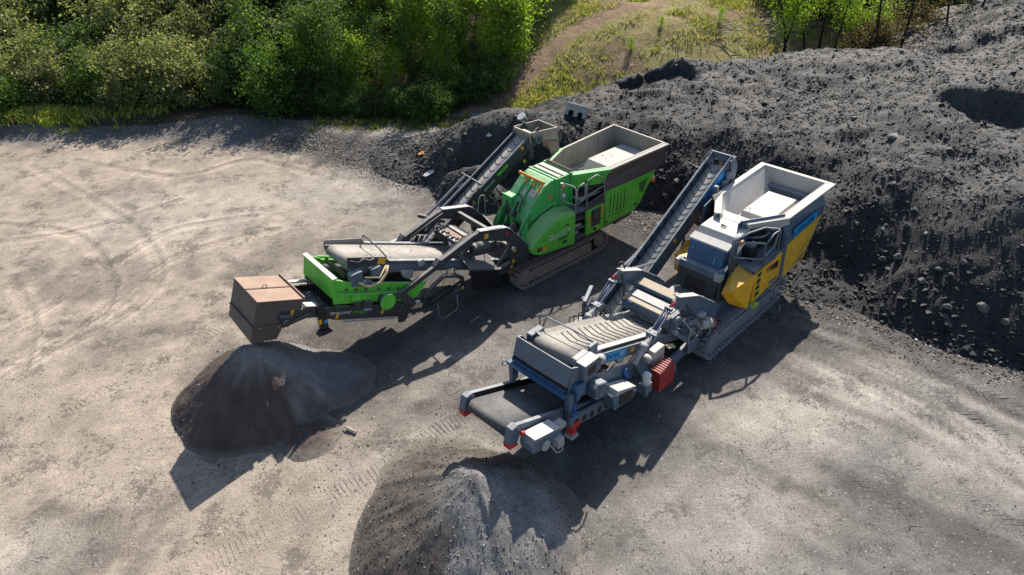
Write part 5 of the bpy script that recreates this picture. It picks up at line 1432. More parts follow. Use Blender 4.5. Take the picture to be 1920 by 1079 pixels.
for k in range(9):
    b = MB()
    a0 = -3.3 + .17 * k
    b.tube([(a0, .86 + .05 * (k % 3), 1.9 - .09 * k), (a0 + .1, 1.12, 1.62 - .10 * k + .05 * (k % 2)), (a0 + .05, 1.10 - .04 * (k % 4), 1.25 - .07 * k), (a0 + .2, .95, .95 - .03 * k)], .02, 5)
    b.put('hydraulic_hose', M_hose if k % 3 else M_lgrey, Y)
for k in range(7):
    b = MB(); a0 = -3.55 + .26 * k; b.box(a0, a0 + .10, .74 + .05 * (k % 2), .90 + .06 * (k % 3), 1.52 - .11 * k, 1.64 - .10 * k); b.put('valve_block', M_slate if k % 2 else M_lgrey, Y, .008)
b = MB(); b.plate([(-3.70, .70, 1.72), (-3.1, .66, 1.56), (-2.62, 1.02, .92), (-3.24, 1.10, 1.18)], .03); b.plate([(-3.24, 1.10, 1.18), (-2.62, 1.02, .92), (-2.64, 1.0, .6), (-3.2, 1.08, .8)], .025); b.put('side_fender', M_slate, Y)
b = MB(); b.beam((-3.7, .9, .72), (-2.3, .9, .86), .14, .22); b.beam((-2.5, .9, .9), (-1.9, .9, 1.3), .08, .1); b.put('folding_link', M_blue, Y, .01)

# ---- main conveyor
sl2 = -.375
def zb(a, off=0.0): return 2.72 + sl2 * (a + 6.9) + off
mc = MB()
for s_ in (-1, 1):
    n0, n1 = (.62, .72) if s_ > 0 else (-.72, -.62)
    mc.prism([(-7.05, zb(-7.05, .02)), (-2.9, zb(-2.9, .02)), (-2.9, zb(-2.9, -.2)), (-4.7, zb(-4.7, -.28)), (-6.9, zb(-6.9, -.30)), (-7.1, zb(-7.1, -.2))], n0, n1)
for a in (-6.4, -5.4, -4.4, -3.4): mc.beam((a, -.62, zb(a, -.26)), (a, .62, zb(a, -.26)), .08, .08)
mv = mc.put('main_conveyor', M_slate, Y, .008)
q0, q1 = (-6.98, zb(-6.98, -.16)), (-1.6, zb(-1.6, -.16))
belt_loop(q0, q1, .20, -.58, .58).put('belt', M_belt, mv)
cleats(mv, q0, q1, .200, -.42, .42, 15, M_rubber, .05, .62, .14, hgt=.012, cw=.028)
s = MB(); s.plate([(-7.0, -.64, zb(-7.0, .1)), (-4.2, -.64, zb(-4.2, .1)), (-4.2, -.50, zb(-4.2, .03)), (-7.0, -.50, zb(-7.0, .03))], .02); s.put('side_lip', M_belt, mv)
s = MB(); s.plate([(-6.5, .46, zb(-6.5, .06)), (-4.2, .46, zb(-4.2, .06)), (-4.2, .66, zb(-4.2, .11)), (-6.5, .66, zb(-6.5, .11))], .02); s.put('side_lip', M_lgrey, mv)
s = MB(); s.loft([(-6.42, .722, zb(-6.42, -.01)), (-5.36, .722, zb(-5.36, -.01)), (-5.42, .722, zb(-5.42, -.23)), (-6.36, .722, zb(-6.36, -.23))], [(-6.42, .728, zb(-6.42, -.01)), (-5.36, .728, zb(-5.36, -.01)), (-5.42, .728, zb(-5.42, -.23)), (-6.36, .728, zb(-6.36, -.23))]); s.put('sign_panel', M_bluesign, mv)
text('lettering', 'OVENDEN', .175, (-6.36, .729, zb(-6.36, -.19)), M_navytext, mv, xd=(.936, 0, -.351), up=(.351, 0, .936), squash=.92)
text('lettering', 'SV', .15, (-5.60, .729, zb(-5.60, -.17)), M_whitetext, mv, xd=(.936, 0, -.351), up=(.351, 0, .936), squash=.8)
stick(mv, -5.12, .722, zb(-5.12, -.12), .12, .12, ta=.936, tz=-.351)
s = MB(); s.prism([(-7.24, 2.64), (-7.18, 2.86), (-6.74, 2.86), (-6.62, 2.72), (-6.64, 2.50), (-6.95, 2.42), (-7.2, 2.44)], .76, 1.0); dmv = s.put('drive_cover', M_slate, mv, .02)
s = MB(); s.prism([(-7.19, 2.865), (-6.73, 2.865), (-6.73, 2.882), (-7.19, 2.882)], .75, 1.01); s.plate([(-6.73, .75, 2.865), (-6.73, 1.01, 2.865), (-6.61, 1.01, 2.725), (-6.61, .75, 2.725)], .015); s.put('sunlit_cover_top', M_white, dmv)  # white plates paint the sunlit top of the darker cover
s = MB(); s.box(-7.08, -6.82, 1.0, 1.012, 2.55, 2.74); s.put('vent_mesh', M_black, dmv)
s = MB(); s.tube([(-6.7, .95, 2.5), (-6.5, 1.04, 2.34), (-6.2, 1.0, 2.36), (-6.0, .9, 2.2)], .02, 5); s.put('cable', M_hose, dmv)
s = MB(); s.cyl((-6.66, .86, 2.66), (-6.46, .86, 2.57), .12, seg=16); s.put('drive_motor', M_lgrey, mv)
s = MB(); s.box(-7.16, -6.74, .58, .74, 2.66, 2.88); s.put('bearing', M_lgrey, mv, .015)
s = MB(); s.box(-7.16, -6.74, -.78, -.60, 2.62, 2.84); s.put('bearing', M_slate, mv, .015)
s = MB(); s.tube([(-6.60, -.78, 2.70), (-6.55, -.7, 2.98), (-6.48, .1, 2.96), (-6.42, .70, 2.86)], .02); s.tube([(-6.62, -.86, 2.66), (-6.58, -.9, 2.95), (-6.5, -.8, 3.02)], .018); s.put('scraper_bar', M_slate, mv)
s = MB(); s.box(-6.66, -6.40, .62, .70, 2.68, 2.92); s.put('bracket', M_blue, mv, .008)
s = MB(); s.plate([(-6.6, .70, 2.72), (-6.3, .72, 2.66), (-6.34, .74, 2.5), (-6.6, .74, 2.52)], .02); s.put('bracket', M_blue, mv, .008)
s = MB(); s.prism([(-5.7, zb(-5.7, -.28)), (-5.4, zb(-5.4, -.28)), (-5.5, zb(-5.5, -.42)), (-5.66, zb(-5.66, -.42))], .62, .72); s.put('frame_lug', M_lgrey, mv)

# ---- screen box, front plate, frame
sb = MB()
for s_ in (-1, 1):
    n0, n1 = (.78, .83) if s_ > 0 else (-.83, -.78)
    sb.prism([(-7.42, 2.86), (-7.28, 2.82), (-6.9, 2.30), (-5.2, 1.66), (-5.15, 1.20), (-5.9, 1.36), (-6.5, 1.62), (-7.58, 2.10)], n0, n1)
sb.plate([(-7.3, -.78, 2.02), (-5.4, -.78, 1.32), (-5.4, .78, 1.32), (-7.3, .78, 2.02)], .03)
sx_ = sb.put('screen_box', M_blue, Y, .008)
s = MB(); s.plate([(-7.42, -.80, 2.88), (-7.42, .82, 2.88), (-7.56, .82, 2.44), (-7.56, -.80, 2.44)], .03); s.plate([(-7.42, .81, 2.88), (-7.18, .86, 2.80), (-7.12, .86, 2.40), (-7.54, .83, 2.36)], .03)
s.put('front_plate', M_slate, sx_)
s = MB(); s.plate([(-7.24, -.60, 2.56), (-7.10, -.60, 2.60), (-7.10, .60, 2.60), (-7.24, .60, 2.56)], .02); s.put('inner_lip', M_lgrey, sx_)
s = MB(); s.box(-7.60, -7.50, -.80, .80, 2.30, 2.42); s.box(-7.56, -7.46, -.78, .78, 2.02, 2.24); s.put('rubber_flap', M_rubber, sx_)
s = MB(); s.beam((-7.66, -.88, 2.24), (-7.66, .84, 2.24), .09, .09); s.beam((-7.60, -.80, 2.34), (-7.60, .80, 2.34), .06, .06); s.put('front_tube', M_navy, sx_)
s = MB(); s.tube([(-7.68, -.93, 2.22), (-7.74, -.95, 2.28), (-7.80, -.95, 2.22), (-7.74, -.94, 2.14), (-7.68, -.93, 2.18)], .018, 5); s.put('tow_ring', M_slate, sx_)
s = MB(); s.prism([(-7.45, 2.46), (-7.1, 2.40), (-7.15, 2.16), (-7.40, 1.98)], .84, .98); s.put('spring_housing', M_navy, sx_, .02)
s = MB(); s.beam((-7.42, .92, 1.98), (-7.50, .96, 1.72), .08, .10); s.box(-7.6, -7.4, .86, 1.0, 1.66, 1.76); s.put('blue_clip', M_cblue, sx_, .01)
s = MB(); s.beam((-5.6, .86, 1.72), (-5.5, .9, 1.4), .10, .12); s.put('blue_clip', M_cblue, sx_, .01)
s = MB(); s.prism([(-6.92, 2.06), (-6.78, 2.16), (-6.50, 2.06), (-6.46, 1.80), (-6.60, 1.66), (-6.90, 1.76)], .83, 1.08); bc_ = s.put('belt_cover', M_blue, sx_, .02)
s = MB(); s.cyl((-6.70, 1.08, 1.90), (-6.70, 1.10, 1.90), .12, seg=16); s.put('cover_disc', M_slate, bc_)
s = MB(); bolt_row(s, [(-6.88, 2.02), (-6.56, 2.02), (-6.54, 1.78), (-6.84, 1.80)], 1.08, .02, .02); s.put('bolt_head', M_lgrey, bc_)
s = MB()
o8 = [(-6.46, 1.60), (-6.28, 1.72), (-5.66, 1.46), (-5.54, 1.24), (-5.64, 1.06), (-6.36, 1.16)]
s.prism(o8, .88, 1.20); mgd = s.put('motor_guard', M_blue, sx_, .02)
s = MB(); s.prism([(-6.2, 1.22), (-5.72, 1.12), (-5.66, 1.2), (-5.74, 1.38), (-6.2, 1.56)], 1.20, 1.212); s.put('guard_mesh', M_black, mgd)
s = MB(); bolt_row(s, [(-6.36, 1.5), (-6.36, 1.24), (-5.62, 1.3), (-6.26, 1.64)], 1.20, .02, .022); s.put('bolt_head', M_lgrey, mgd)
s = MB(); s.prism([(-6.3, 1.74), (-5.7, 1.49), (-5.6, 1.42), (-6.4, 1.62)], .86, 1.24); s.put('sunlit_guard_top', M_lgrey, sx_, .01)  # pale plate paints the sunlit top; guard sides are coloured darker
s = MB(); s.cyl((-6.14, 1.0, 1.0), (-6.14, 1.0, 1.14), .07, seg=10); s.put('bolt_pin', M_lgrey, sx_)
# red mesh guard, filter bowl, white box, yellow bracket
b = MB(); b.box(-4.80, -4.20, 1.12, 1.34, .74, 1.33)
rg = b.put('red_mesh_guard', M_darkred, Y, .02)
s = MB()
for i in range(8):
    s.beam((-4.80 + .085 * i, 1.345, .74), (-4.80 + .085 * i, 1.345, 1.32), .012, .012)
    s.beam((-4.81, 1.345, .76 + .075 * i), (-4.19, 1.345, .76 + .075 * i), .012, .012)
    s.beam((-4.80 + .085 * i, 1.0, 1.345), (-4.80 + .085 * i, 1.33, 1.345), .012, .012)
s.put('mesh_wire', M_red, rg)
s = MB(); s.cyl((-5.18, 1.22, 1.22), (-5.18, 1.22, 1.48), .10, seg=14); s.cyl((-5.18, 1.22, 1.48), (-5.18, 1.22, 1.54), .12, .07, seg=14); s.put('filter_bowl', M_whitetext, Y)
s = MB(); s.box(-5.30, -5.04, 1.08, 1.30, .95, 1.22); s.cyl((-5.16, 1.2, .80), (-5.16, 1.2, .95), .06); s.put('filter_base', M_slate, Y, .01)
s = MB(); s.box(-4.55, -4.12, .78, .98, 1.18, 1.62); s.put('white_box', M_white, Y, .012)
s = MB(); s.cyl((-4.85, .92, 1.52), (-4.70, .92, 1.56), .11, seg=12); s.put('white_cap', M_lgrey, Y)
s = MB(); s.plate([(-4.10, .96, 1.60), (-3.80, .98, 1.46), (-3.76, 1.06, 1.36), (-4.06, 1.06, 1.50)], .04); s.put('tan_plate', M_tan, Y)
s = MB(); s.plate([(-5.2, .84, 1.62), (-4.8, .84, 1.5), (-4.6, 1.0, 1.0), (-5.0, 1.02, 1.0)], .03); s.beam((-5.4, .9, .92), (-3.6, .9, .66), .12, .22); s.tube([(-4.1, 1.2, 1.2), (-4.0, 1.3, .9), (-3.9, 1.2, .7), (-3.6, 1.0, .8)], .02); s.put('lower_frame', M_blue, Y, .01)

# ---- discharge conveyor
sl3 = -.41
def zd(a, off=0.0): return 2.30 + sl3 * (a + 9.0) + off
dc = MB()
for s_ in (-1, 1):
    n0, n1 = (.64, .74) if s_ > 0 else (-.74, -.64)
    dc.prism([(-9.06, zd(-9.06)), (-5.2, zd(-5.2)), (-5.2, zd(-5.2, -.30)), (-7.5, zd(-7.5, -.34)), (-8.9, zd(-8.9, -.26)), (-9.12, zd(-9.12, -.2))], n0, n1)
for a in (-8.2, -7.2, -6.2): dc.beam((a, -.64, zd(a, -.40)), (a, .64, zd(a, -.40)), .08, .08)
dv = dc.put('discharge_conveyor', M_slate, Y, .008)
belt_loop((-9.10, zd(-9.10, -.22)), (-5.3, zd(-5.3, -.22)), .13, -.60, .60).put('belt', M_beltd, dv)
s = MB()
for n in (-.64, .64): s.plate([(-8.9, n, zd(-8.9, .03)), (-6.4, n, zd(-6.4, .03)), (-6.4, n * .94, zd(-6.4, -.14)), (-8.9, n * .94, zd(-8.9, -.14))], .015)
s.put('belt_skirt', M_rubber, dv)
s = MB()
for n in (-.69, .69): s.beam((-9.0, n, zd(-9.0, .02)), (-7.5, n, zd(-7.5, .02)), .09, .03)
s.put('edge_rail', M_slate, dv)
for n in (-.69, .69):
    s = MB(); s.prism([(-9.18, zd(-9.18, -.02)), (-9.02, zd(-9.02, .06)), (-8.92, zd(-8.92, -.1)), (-9.06, zd(-9.06, -.42)), (-9.28, zd(-9.28, -.40))], n - .09, n + .09); s.put('head_plate', M_slate, dv, .01)
    s = MB(); s.prism([(-9.29, zd(-9.29, -.40)), (-9.06, zd(-9.06, -.41)), (-9.02, zd(-9.02, -.48)), (-9.28, zd(-9.28, -.55))], n - .09, n + .09); s.put('red_end_cap', M_red, dv, .008)
s = MB(); s.prism([(-9.0, 1.98), (-8.92, 2.10), (-8.15, 1.90), (-8.08, 1.74), (-8.15, 1.62), (-8.80, 1.70), (-8.98, 1.78)], .78, 1.14); dm = s.put('drive_motor', M_slate, dv, .02)
s = MB(); s.prism([(-8.90, 2.125), (-8.14, 1.925), (-8.12, 1.90), (-8.90, 2.10)], .80, 1.14); s.put('sunlit_motor_top', M_white, dm)  # white plate paints sunlight onto the motor top
s = MB(); s.cyl((-8.62, 1.14, 1.78), (-8.62, 1.20, 1.78), .12, seg=14); s.box(-8.34, -8.14, 1.10, 1.26, 1.50, 1.74); s.tube([(-8.5, 1.2, 1.70), (-8.42, 1.3, 1.5), (-8.25, 1.3, 1.46), (-8.15, 1.2, 1.62)], .018, 5); s.box(-8.1, -7.9, .9, 1.1, 1.76, 1.88); s.put('terminal_box', M_lgrey, dm, .01)
s = MB(); s.cyl((-8.98, .82, 2.14), (-8.88, .82, 2.10), .05, seg=8); s.put('red_knob', M_red, dv)
for n in (-.86, .86):
    s = MB(); s.box(-7.62, -7.44, n - .07, n + .07, 1.42, 2.22); s.put('frame_post', M_blue, dv, .01)
fr = MB()
fr.prism([(-7.5, 1.52), (-5.0, .98), (-5.0, .70), (-6.0, .84), (-7.5, 1.22)], .80, .88)
fr.prism([(-7.5, 1.52), (-5.0, .98), (-5.0, .70), (-6.0, .84), (-7.5, 1.22)], -.88, -.80)
fr = fr.put('side_frame', M_slate, dv, .008)
for k in range(5):
    a = -7.32 + k * .27; z = 1.44 - (a + 7.5) * .24 - .1
    s = MB(); s.cyl((a, .875, z), (a, .886, z), .085, seg=14); s.put('lightening_hole', M_black, fr)
for n in (-.80, .80):
    s = MB(); s.beam((-7.36, n, 1.30), (-7.40, n, .98), .16, .16); s.prism([(-7.5, 1.3), (-7.1, 1.26), (-7.3, 1.1)], n - .09, n + .09); jk = s.put('jack_leg', M_red, dv, .008)
    s = MB(); s.box(-7.52, -7.28, n - .12, n + .12, .88, .95); s.beam((-7.40, n, .98), (-7.40, n, .90), .08, .08); s.put('jack_foot', M_lgrey, jk, .008)

# ---- return conveyor on the far side
def zy(a, off=0.0): return 3.46 + .548 * (a - 2.0) + off
rc = MB()
for n0, n1 in ((-1.39, -1.34), (-2.03, -1.98)):
    rc.prism([(-2.75, zy(-2.75)), (2.1, zy(2.1)), (2.42, zy(2.42, .02)), (2.55, 3.40), (2.45, 2.98), (2.2, zy(2.2, -.60)), (-2.3, zy(-2.3, -.58)), (-2.9, zy(-2.9, -.42))], n0, n1)
for a in (-2.2, -.8, .6, 1.9): rc.beam((a, -2.0, zy(a, -.55)), (a, -1.36, zy(a, -.55)), .08, .08)
ry = rc.put('return_conveyor', M_blue, Y, .008)
w0, w1 = (-2.72, zy(-2.72, -.40)), (2.22, zy(2.22, -.34))
belt_loop(w0, w1, .12, -1.95, -1.42).put('belt', M_beltp, ry)
cleats(ry, w0, w1, .122, -1.93, -1.44, 22, M_rubber, .02, .98, .17, hgt=.008, cw=.018)
s = MB(); s.beam((-2.8, -2.0, zy(-2.8, .02)), (2.2, -2.0, zy(2.2, .02)), .06, .04); s.beam((-2.6, -1.36, zy(-2.6, .01)), (2.0, -1.36, zy(2.0, .01)), .05, .03); s.put('edge_rail', M_slate, ry)
for k in range(14):
    a = -2.2 + k * .32
    s = MB(); s.beam((a, -1.965, zy(a, -.04)), (a + .02, -1.965, zy(a, -.42)), .02, .02, up=(1, 0, 0)); s.put('side_seam', M_black, ry)
s = MB(); s.box(2.42, 2.48, -2.05, -1.3, 3.5, 3.72); s.plate([(2.1, -2.06, 3.62), (2.5, -2.06, 3.74), (2.5, -2.06, 3.2), (2.2, -2.06, 3.3)], .02); s.prism([(2.3, 3.62), (2.56, 3.70), (2.72, 3.3), (2.62, 2.76), (2.44, 2.9)], -1.36, -1.26); s.put('head_frame', M_slate, ry, .008)
s = MB(); s.cyl((2.22, -1.34, zy(2.22, -.42)), (2.22, -1.22, zy(2.22, -.42)), .14, seg=16); s.put('drive_motor', M_slate, ry)
s = MB()
sgn = [(1.0, zy(1.0, -.06)), (2.02, zy(2.02, -.06)), (2.12, zy(2.12, -.36)), (1.1, zy(1.1, -.36))]
s.prism(sgn, -1.338, -1.332); s.put('sign_panel', M_bluesign, ry)
text('lettering', 'OVENDEN', .22, (1.06, -1.331, zy(1.06, -.30)), M_navytext, ry, xd=(.877, 0, .48), up=(-.48, 0, .877), squash=.80)
stick(ry, -.35, -1.338, zy(-.35, -.2), .10, .14, ta=.877, tz=.48)
s = MB(); s.beam((.9, -1.2, 2.2), (1.5, -1.1, 2.6), .1, .1); s.beam((1.5, -1.35, 2.5), (.7, -1.0, 1.9), .07, .07); s.put('red_prop', M_red, ry)
s = MB(); s.tube([(.1, -1.3, zy(.1, -.5)), (.0, -1.28, 1.7), (-.3, -1.25, 1.4), (-.6, -1.1, 1.2)], .03); s.put('hydraulic_hose', M_hose, ry)
# carrying chains (one link after another) from the far arm up to the conveyor
def chain(p0, p1, parent, sag=.05, pitch=.085):
    L = math.dist(p0, p1); k = int(L / pitch)
    m = MB()
    rr = []
    for i in range(12):
        t = 2 * math.pi * i / 12
        rr.append((math.cos(t) * .052, math.sin(t) * .03))
    ob0 = None
    for i in range(k):
        t = (i + .5) / k
        c = [p0[j] + (p1[j] - p0[j]) * t for j in range(3)]
        c[2] -= sag * 4 * t * (1 - t)
        d = Vector([p1[j] - p0[j] for j in range(3)]).normalized()
        s1 = d.cross(Vector((0, 0, 1))).normalized(); s2 = s1.cross(d)
        sd = s1 if i % 2 else s2
        m.tube([tuple(Vector(c) + d * u_ + sd * v_) for u_, v_ in rr] + [tuple(Vector(c) + d * rr[0][0] + sd * rr[0][1])], .014, 4)
    return tag(m.put('chain', M_lgrey, parent), kind='stuff')
chain((-3.55, -.95, 2.72), (-1.05, -2.0, zy(-1.05, .04)), ry)
chain((-3.55, -.95, 2.70), (-1.30, -1.36, zy(-1.30, .04)), ry)
# tail frame and hoses on the far side
s = MB(); s.beam((-3.9, -1.55, 2.05), (-4.55, -1.25, 2.02), .10, .14); s.beam((-4.5, -1.3, 2.0), (-4.45, -1.3, 1.45), .10, .12); s.beam((-4.35, -1.45, 2.0), (-4.2, -1.5, 1.5), .08, .1); s.box(-4.9, -4.2, -1.6, -1.25, 1.15, 1.28); s.put('tail_frame', M_slate, Y, .008)
s = MB()
for k in range(9):
    s.tube([(-4.9 + .12 * k, -1.45 + .05 * k, 1.28), (-4.85 + .12 * k, -1.5 + .05 * k, 1.60 + .03 * (k % 3)), (-4.6 + .1 * k, -1.35, 1.62 - .05 * (k % 2)), (-4.4 + .1 * k, -1.15, 1.40), (-4.2 + .06 * k, -1.0, 1.2)], .018, 5)
s.put('hose_bundle', M_hose, Y)

# ================================================================== CRUSHED PILES
def pile(name, cx, cy, apex, r, hgt, seed, label, dark, lobes, grey):
    """cone of crushed fines: apex offset, running lobes and slumps; radius varies with bearing"""
    n = int(2 * (r + 1.5) / 0.045)
    xs = np.linspace(cx - r - 1.5, cx + r + 1.5, n); ys = np.linspace(cy - r - 1.5, cy + r + 1.5, n)
    X, Yy = np.meshgrid(xs, ys)
    ax, ay = apex
    ang = np.arctan2(Yy - ay, X - ax)
    d = np.hypot(X - ax, Yy - ay)
    # distance from apex to the base circle along each bearing
    ux, uy = np.cos(ang), np.sin(ang)
    ox, oy = ax - cx, ay - cy
    bq = ox * ux + oy * uy
    rad = -bq + np.sqrt(np.maximum(bq * bq - (ox * ox + oy * oy - r * r), 0.01))
    rad = rad * (1 + 0.10 * fbm(np.cos(ang) * 1.5 + 5, np.sin(ang) * 1.5 + seed, 3, seed))
    t = d / rad
    prof = np.clip(1 - t, -1, 1)
    h = hgt * np.where(prof > 0, prof ** 0.93, prof)
    h = h - 0.015 * hgt * np.exp(-(d / 0.25) ** 2)
    for (lx, ly, lr, lh) in lobes:
        dd = np.hypot(X - lx, Yy - ly) / lr
        h = np.maximum(h, lh * (1 - dd * 1.0))
    # runnels: noise stretched down the slope
    run = fbm(ang * 5.0, d * 0.55 + seed, 4, seed + 3)
    h = h + 0.09 * run * sstep(0.05, 0.4, h) * sstep(0.1, 0.5, d)
    h = h + 0.05 * fbm(X * 3, Yy * 3, 3, seed + 9) * sstep(0, .3, h) + 0.010 * fbm(X * 9, Yy * 9, 2, seed + 11)
    g = ground_h(X, Yy)
    z = g + h
    keep = h > -0.06
    nn = fbm(ang * 4.0, d * 0.5, 3, seed + 20); n2 = fbm(X * 2.2, Yy * 2.2, 3, seed + 21)
    tint = np.zeros(X.shape + (3,)) + dark
    # paler, finer dust where the newest material ran down
    fresh = .95 * (1 - sstep(.12, .5, t + .12 * nn)) + sstep(-0.1, 0.6, .45 * nn + .25 * n2 + np.cos(ang - grey[0])) * (1 - sstep(0.75, 1.15, t))
    for (lx, ly, lr, lh) in lobes:
        fresh = np.maximum(fresh, (.8 if lh > .4 else 0) * (1 - sstep(.5, 1.0, np.hypot(X - lx, Yy - ly) / lr)))
    tint = mix3(tint, C(*grey[1]), np.clip(fresh, 0, 1) * grey[2])
    tint = mix3(tint, C(.26, .235, .20), (1 - sstep(0.0, 0.16, h + .06 * n2)) * .55)
    tint = np.clip(tint * (1 + .3 * n2)[..., None], .012, .5)
    o = grid_mesh(name, xs, ys, z, tint, M_fines, keep)
    return tag(o, label, 'gravel pile'), (X, Yy, z, h, tint)

p1, D1 = pile('gravel_pile', -6.85, 14.55, (-6.42, 14.15), 2.12, 2.05, 31, 'dark cone of crushed fines under the rusty hood', C(.100, .076, .068),
              [(-5.0, 15.0, 1.15, .45), (-5.2, 12.95, .8, .25), (-5.65, 14.95, 1.4, .85)], (0.75, (.25, .245, .24), .9))
p2, D2 = pile('gravel_pile', -1.30, 9.95, (-0.98, 10.15), 2.35, 1.66, 47, 'dark cone of gravel below the discharge belt in the foreground', C(.105, .090, .078),
              [(-1.9, 11.3, 1.5, .34), (0.2, 10.3, 1.1, .45)], (-0.6, (.24, .235, .23), .75))
for D, cnt, sd, rock in ((D1, 26000, 71, .024), (D2, 52000, 72, .027)):
    X, Yy, z, h, tint = D
    k = rng.integers(0, X.size, cnt)
    hh = h.ravel()[k]
    k = k[hh > 0.02]
    x = X.ravel()[k] + rng.uniform(-.03, .03, len(k)); y = Yy.ravel()[k] + rng.uniform(-.03, .03, len(k)); zz = z.ravel()[k]
    s_ = rock * (0.35 + rng.random(len(k)) ** 5 * 1.9)
    rim = np.nonzero((h.ravel() < -.02) & (h.ravel() > -.30))[0]
    rim = rim[rng.random(len(rim)) < .09]
    rs = .03 * (.3 + rng.random(len(rim)) ** 3 * 1.8)
    chunks('pile_spill', X.ravel()[rim] + rng.normal(size=len(rim)) * .05, Yy.ravel()[rim] + rng.normal(size=len(rim)) * .05, ground_h(X.ravel()[rim], Yy.ravel()[rim]) + rs * .15, rs, np.array([.11, .10, .09])[None] * (.6 + .9 * rng.random((len(rim), 1))), M_rock, .7, sd + 5)
    tt = tint.reshape(-1, 3)[k] * (0.7 + 1.5 * rng.random(len(k)) ** 2.5)[:, None]
    pl = rng.random(len(k)) > .94
    tt[pl] = C(.21, .19, .165)
    chunks('pile_gravel', x, y, zz + s_ * .1, s_, tt, M_rock, .75, sd)

# ================================================================== ROCKS
def rock_mesh(seed, sub=2):
    bm = bmesh.new()
    bmesh.ops.create_icosphere(bm, subdivisions=sub, radius=0.5)
    g = random.Random(seed)
    planes = []
    for k in range(9):
        v = Vector((g.gauss(0, 1), g.gauss(0, 1), g.gauss(0, 1))).normalized()
        planes.append((v, g.uniform(.17, .36)))
    for v in bm.verts:
        for p, d in planes:
            e = v.co.dot(p) - d
            if e > 0: v.co -= p * e * .92
        v.co += Vector((g.uniform(-1, 1), g.uniform(-1, 1), g.uniform(-1, 1))) * .018
    me = bpy.data.meshes.new('rock')
    bm.to_mesh(me); bm.free()
    return me
def rock_variants(tone):
    out = []
    for k in range(6):
        me = rock_mesh(100 + k)
        set_tint(me, np.tile(tone, (len(me.vertices), 1)))
        me.materials.append(M_rock)
        out.append(me)
    return out
RD = rock_variants(C(.085, .080, .076)); RM = rock_variants(C(.125, .118, .11)); RP = rock_variants(C(.27, .26, .24))
_sz = 7.0 - np.arange(300) * 0.024
def surf(px, py):
    """first hit of the sight line with heap or yard"""
    d = _f + _r * ((px - 960) / 1358.8) - _u * ((py - 451.0) / 1358.8)
    t = (_sz - cam_h) / d.z
    X, Yq = d.x * t, d.y * t
    hh = np.maximum(heap_h(X, Yq), ground_h(X, Yq))
    k = np.nonzero(hh >= _sz)[0]
    if len(k): return float(X[k[0]]), float(Yq[k[0]]), float(hh[k[0]])
    x, y = sight(px, py, 0); return x, y, 0.0
def rock(px, py, w, flat, bank, label, group=None, name='rock', wide=1.3):
    x, y, z = surf(px, py)
    dist = math.sqrt(x * x + y * y + (cam_h - z) ** 2)
    s = w * dist / 1358.8
    me = bank[random.randrange(6)]
    o = bpy.data.objects.new(name, me); COL.objects.link(o)
    o.location = (x, y, z + s * flat * .18)
    o.scale = (s, s * random.uniform(.65, .9), s * flat)
    o.rotation_euler = (random.uniform(-.3, .3), random.uniform(-.3, .3), random.uniform(-.5, .5))
    return tag(o, label, 'rock', group)
GR = 'loose rocks on the black stockpile'
big = [
 (1673, 259, 24, .5, RP, 'pale flat slab of rock high on the black slope behind the white hopper'),
 (1705, 302, 13, .9, RP, 'pale upright stone on the black slope, below the flat slab'),
 (1185, 237, 20, .9, RM, 'pale block of stone just behind the far corner of the rusty hopper'),
 (1684, 486, 24, .7, RM, 'grey boulder in the hollow at the stockpile foot, upper one of the pair'),
 (1655, 493, 18, .8, RD, 'dark round boulder in the hollow beside the grey one'),
 (1758, 507, 17, .7, RM, 'grey stone on the right lip of the hollow in the stockpile'),
 (1727, 530, 24, .7, RM, 'largest grey boulder in the floor of the hollow'),
 (1777, 580, 20, .7, RM, 'rounded grey boulder near the foot of the stockpile, with two below it'),
 (1772, 598, 18, .6, RD, 'dark boulder stacked just below the rounded grey one'),
 (1776, 611, 20, .5, RM, 'flat grey boulder lowest of three at the stockpile foot'),
 (1840, 581, 30, .6, RM, 'wide grey boulder near the right end of the stockpile foot'),
 (1700, 425, 17, .5, RM, 'flat stone halfway up the black slope above the hollow'),
 (1734, 441, 11, .7, RP, 'small pale stone right of the flat one halfway up the slope'),
 (1851, 344, 14, .7, RP, 'pale jagged stone on the upper black slope at the right'),
 (1884, 606, 18, .6, RM, 'grey stone low on the slope near the right frame edge'),
 (1805, 495, 14, .6, RM, 'grey stone on the slope right of the hollow'),
 (1586, 482, 12, .6, RM, 'small grey stone on the slope behind the yellow crusher'),
 (1600, 222, 18, .4, RM, 'long flat stone lying on top of the stockpile'),
 (1433, 196, 18, .5, RM, 'flat dark slab on top of the stockpile left of centre'),
 (1408, 136, 16, .6, RM, 'grey stone by the grassy rim of the stockpile'),
 (1362, 215, 13, .7, RM, 'pale stone on the upper slope behind the rusty hopper'),
 (1862, 148, 12, .6, RP, 'pale stone beside the shadowed hollow at upper right'),
 (1390, 152, 12, .8, RD, 'dark lump at the left end of the stockpile top'),
 (1210, 290, 22, .7, RM, 'broad stone in the rubble beside the green hopper'),
 (1268, 345, 22, .8, RD, 'dark boulder in the rubble between the two machines, upper one'),
 (1246, 368, 18, .7, RM, 'brown stone in the rubble between the two machines, lower one'),
 (1220, 385, 14, .7, RM, 'small brown stone at the foot of the rubble by the green crusher'),
 (832, 350, 18, .8, RD, 'dark stone at the toe of the left gravel spur'),
 (845, 293, 24, .9, RD, 'dark clod on the face of the left gravel spur'),
 (838, 317, 22, .9, RD, 'dark clod lower on the face of the left gravel spur'),
 (868, 352, 16, .6, RM, 'grey stone at the toe of the gravel spur beside the conveyor'),
]
for a in big: rock(*a, group=GR)
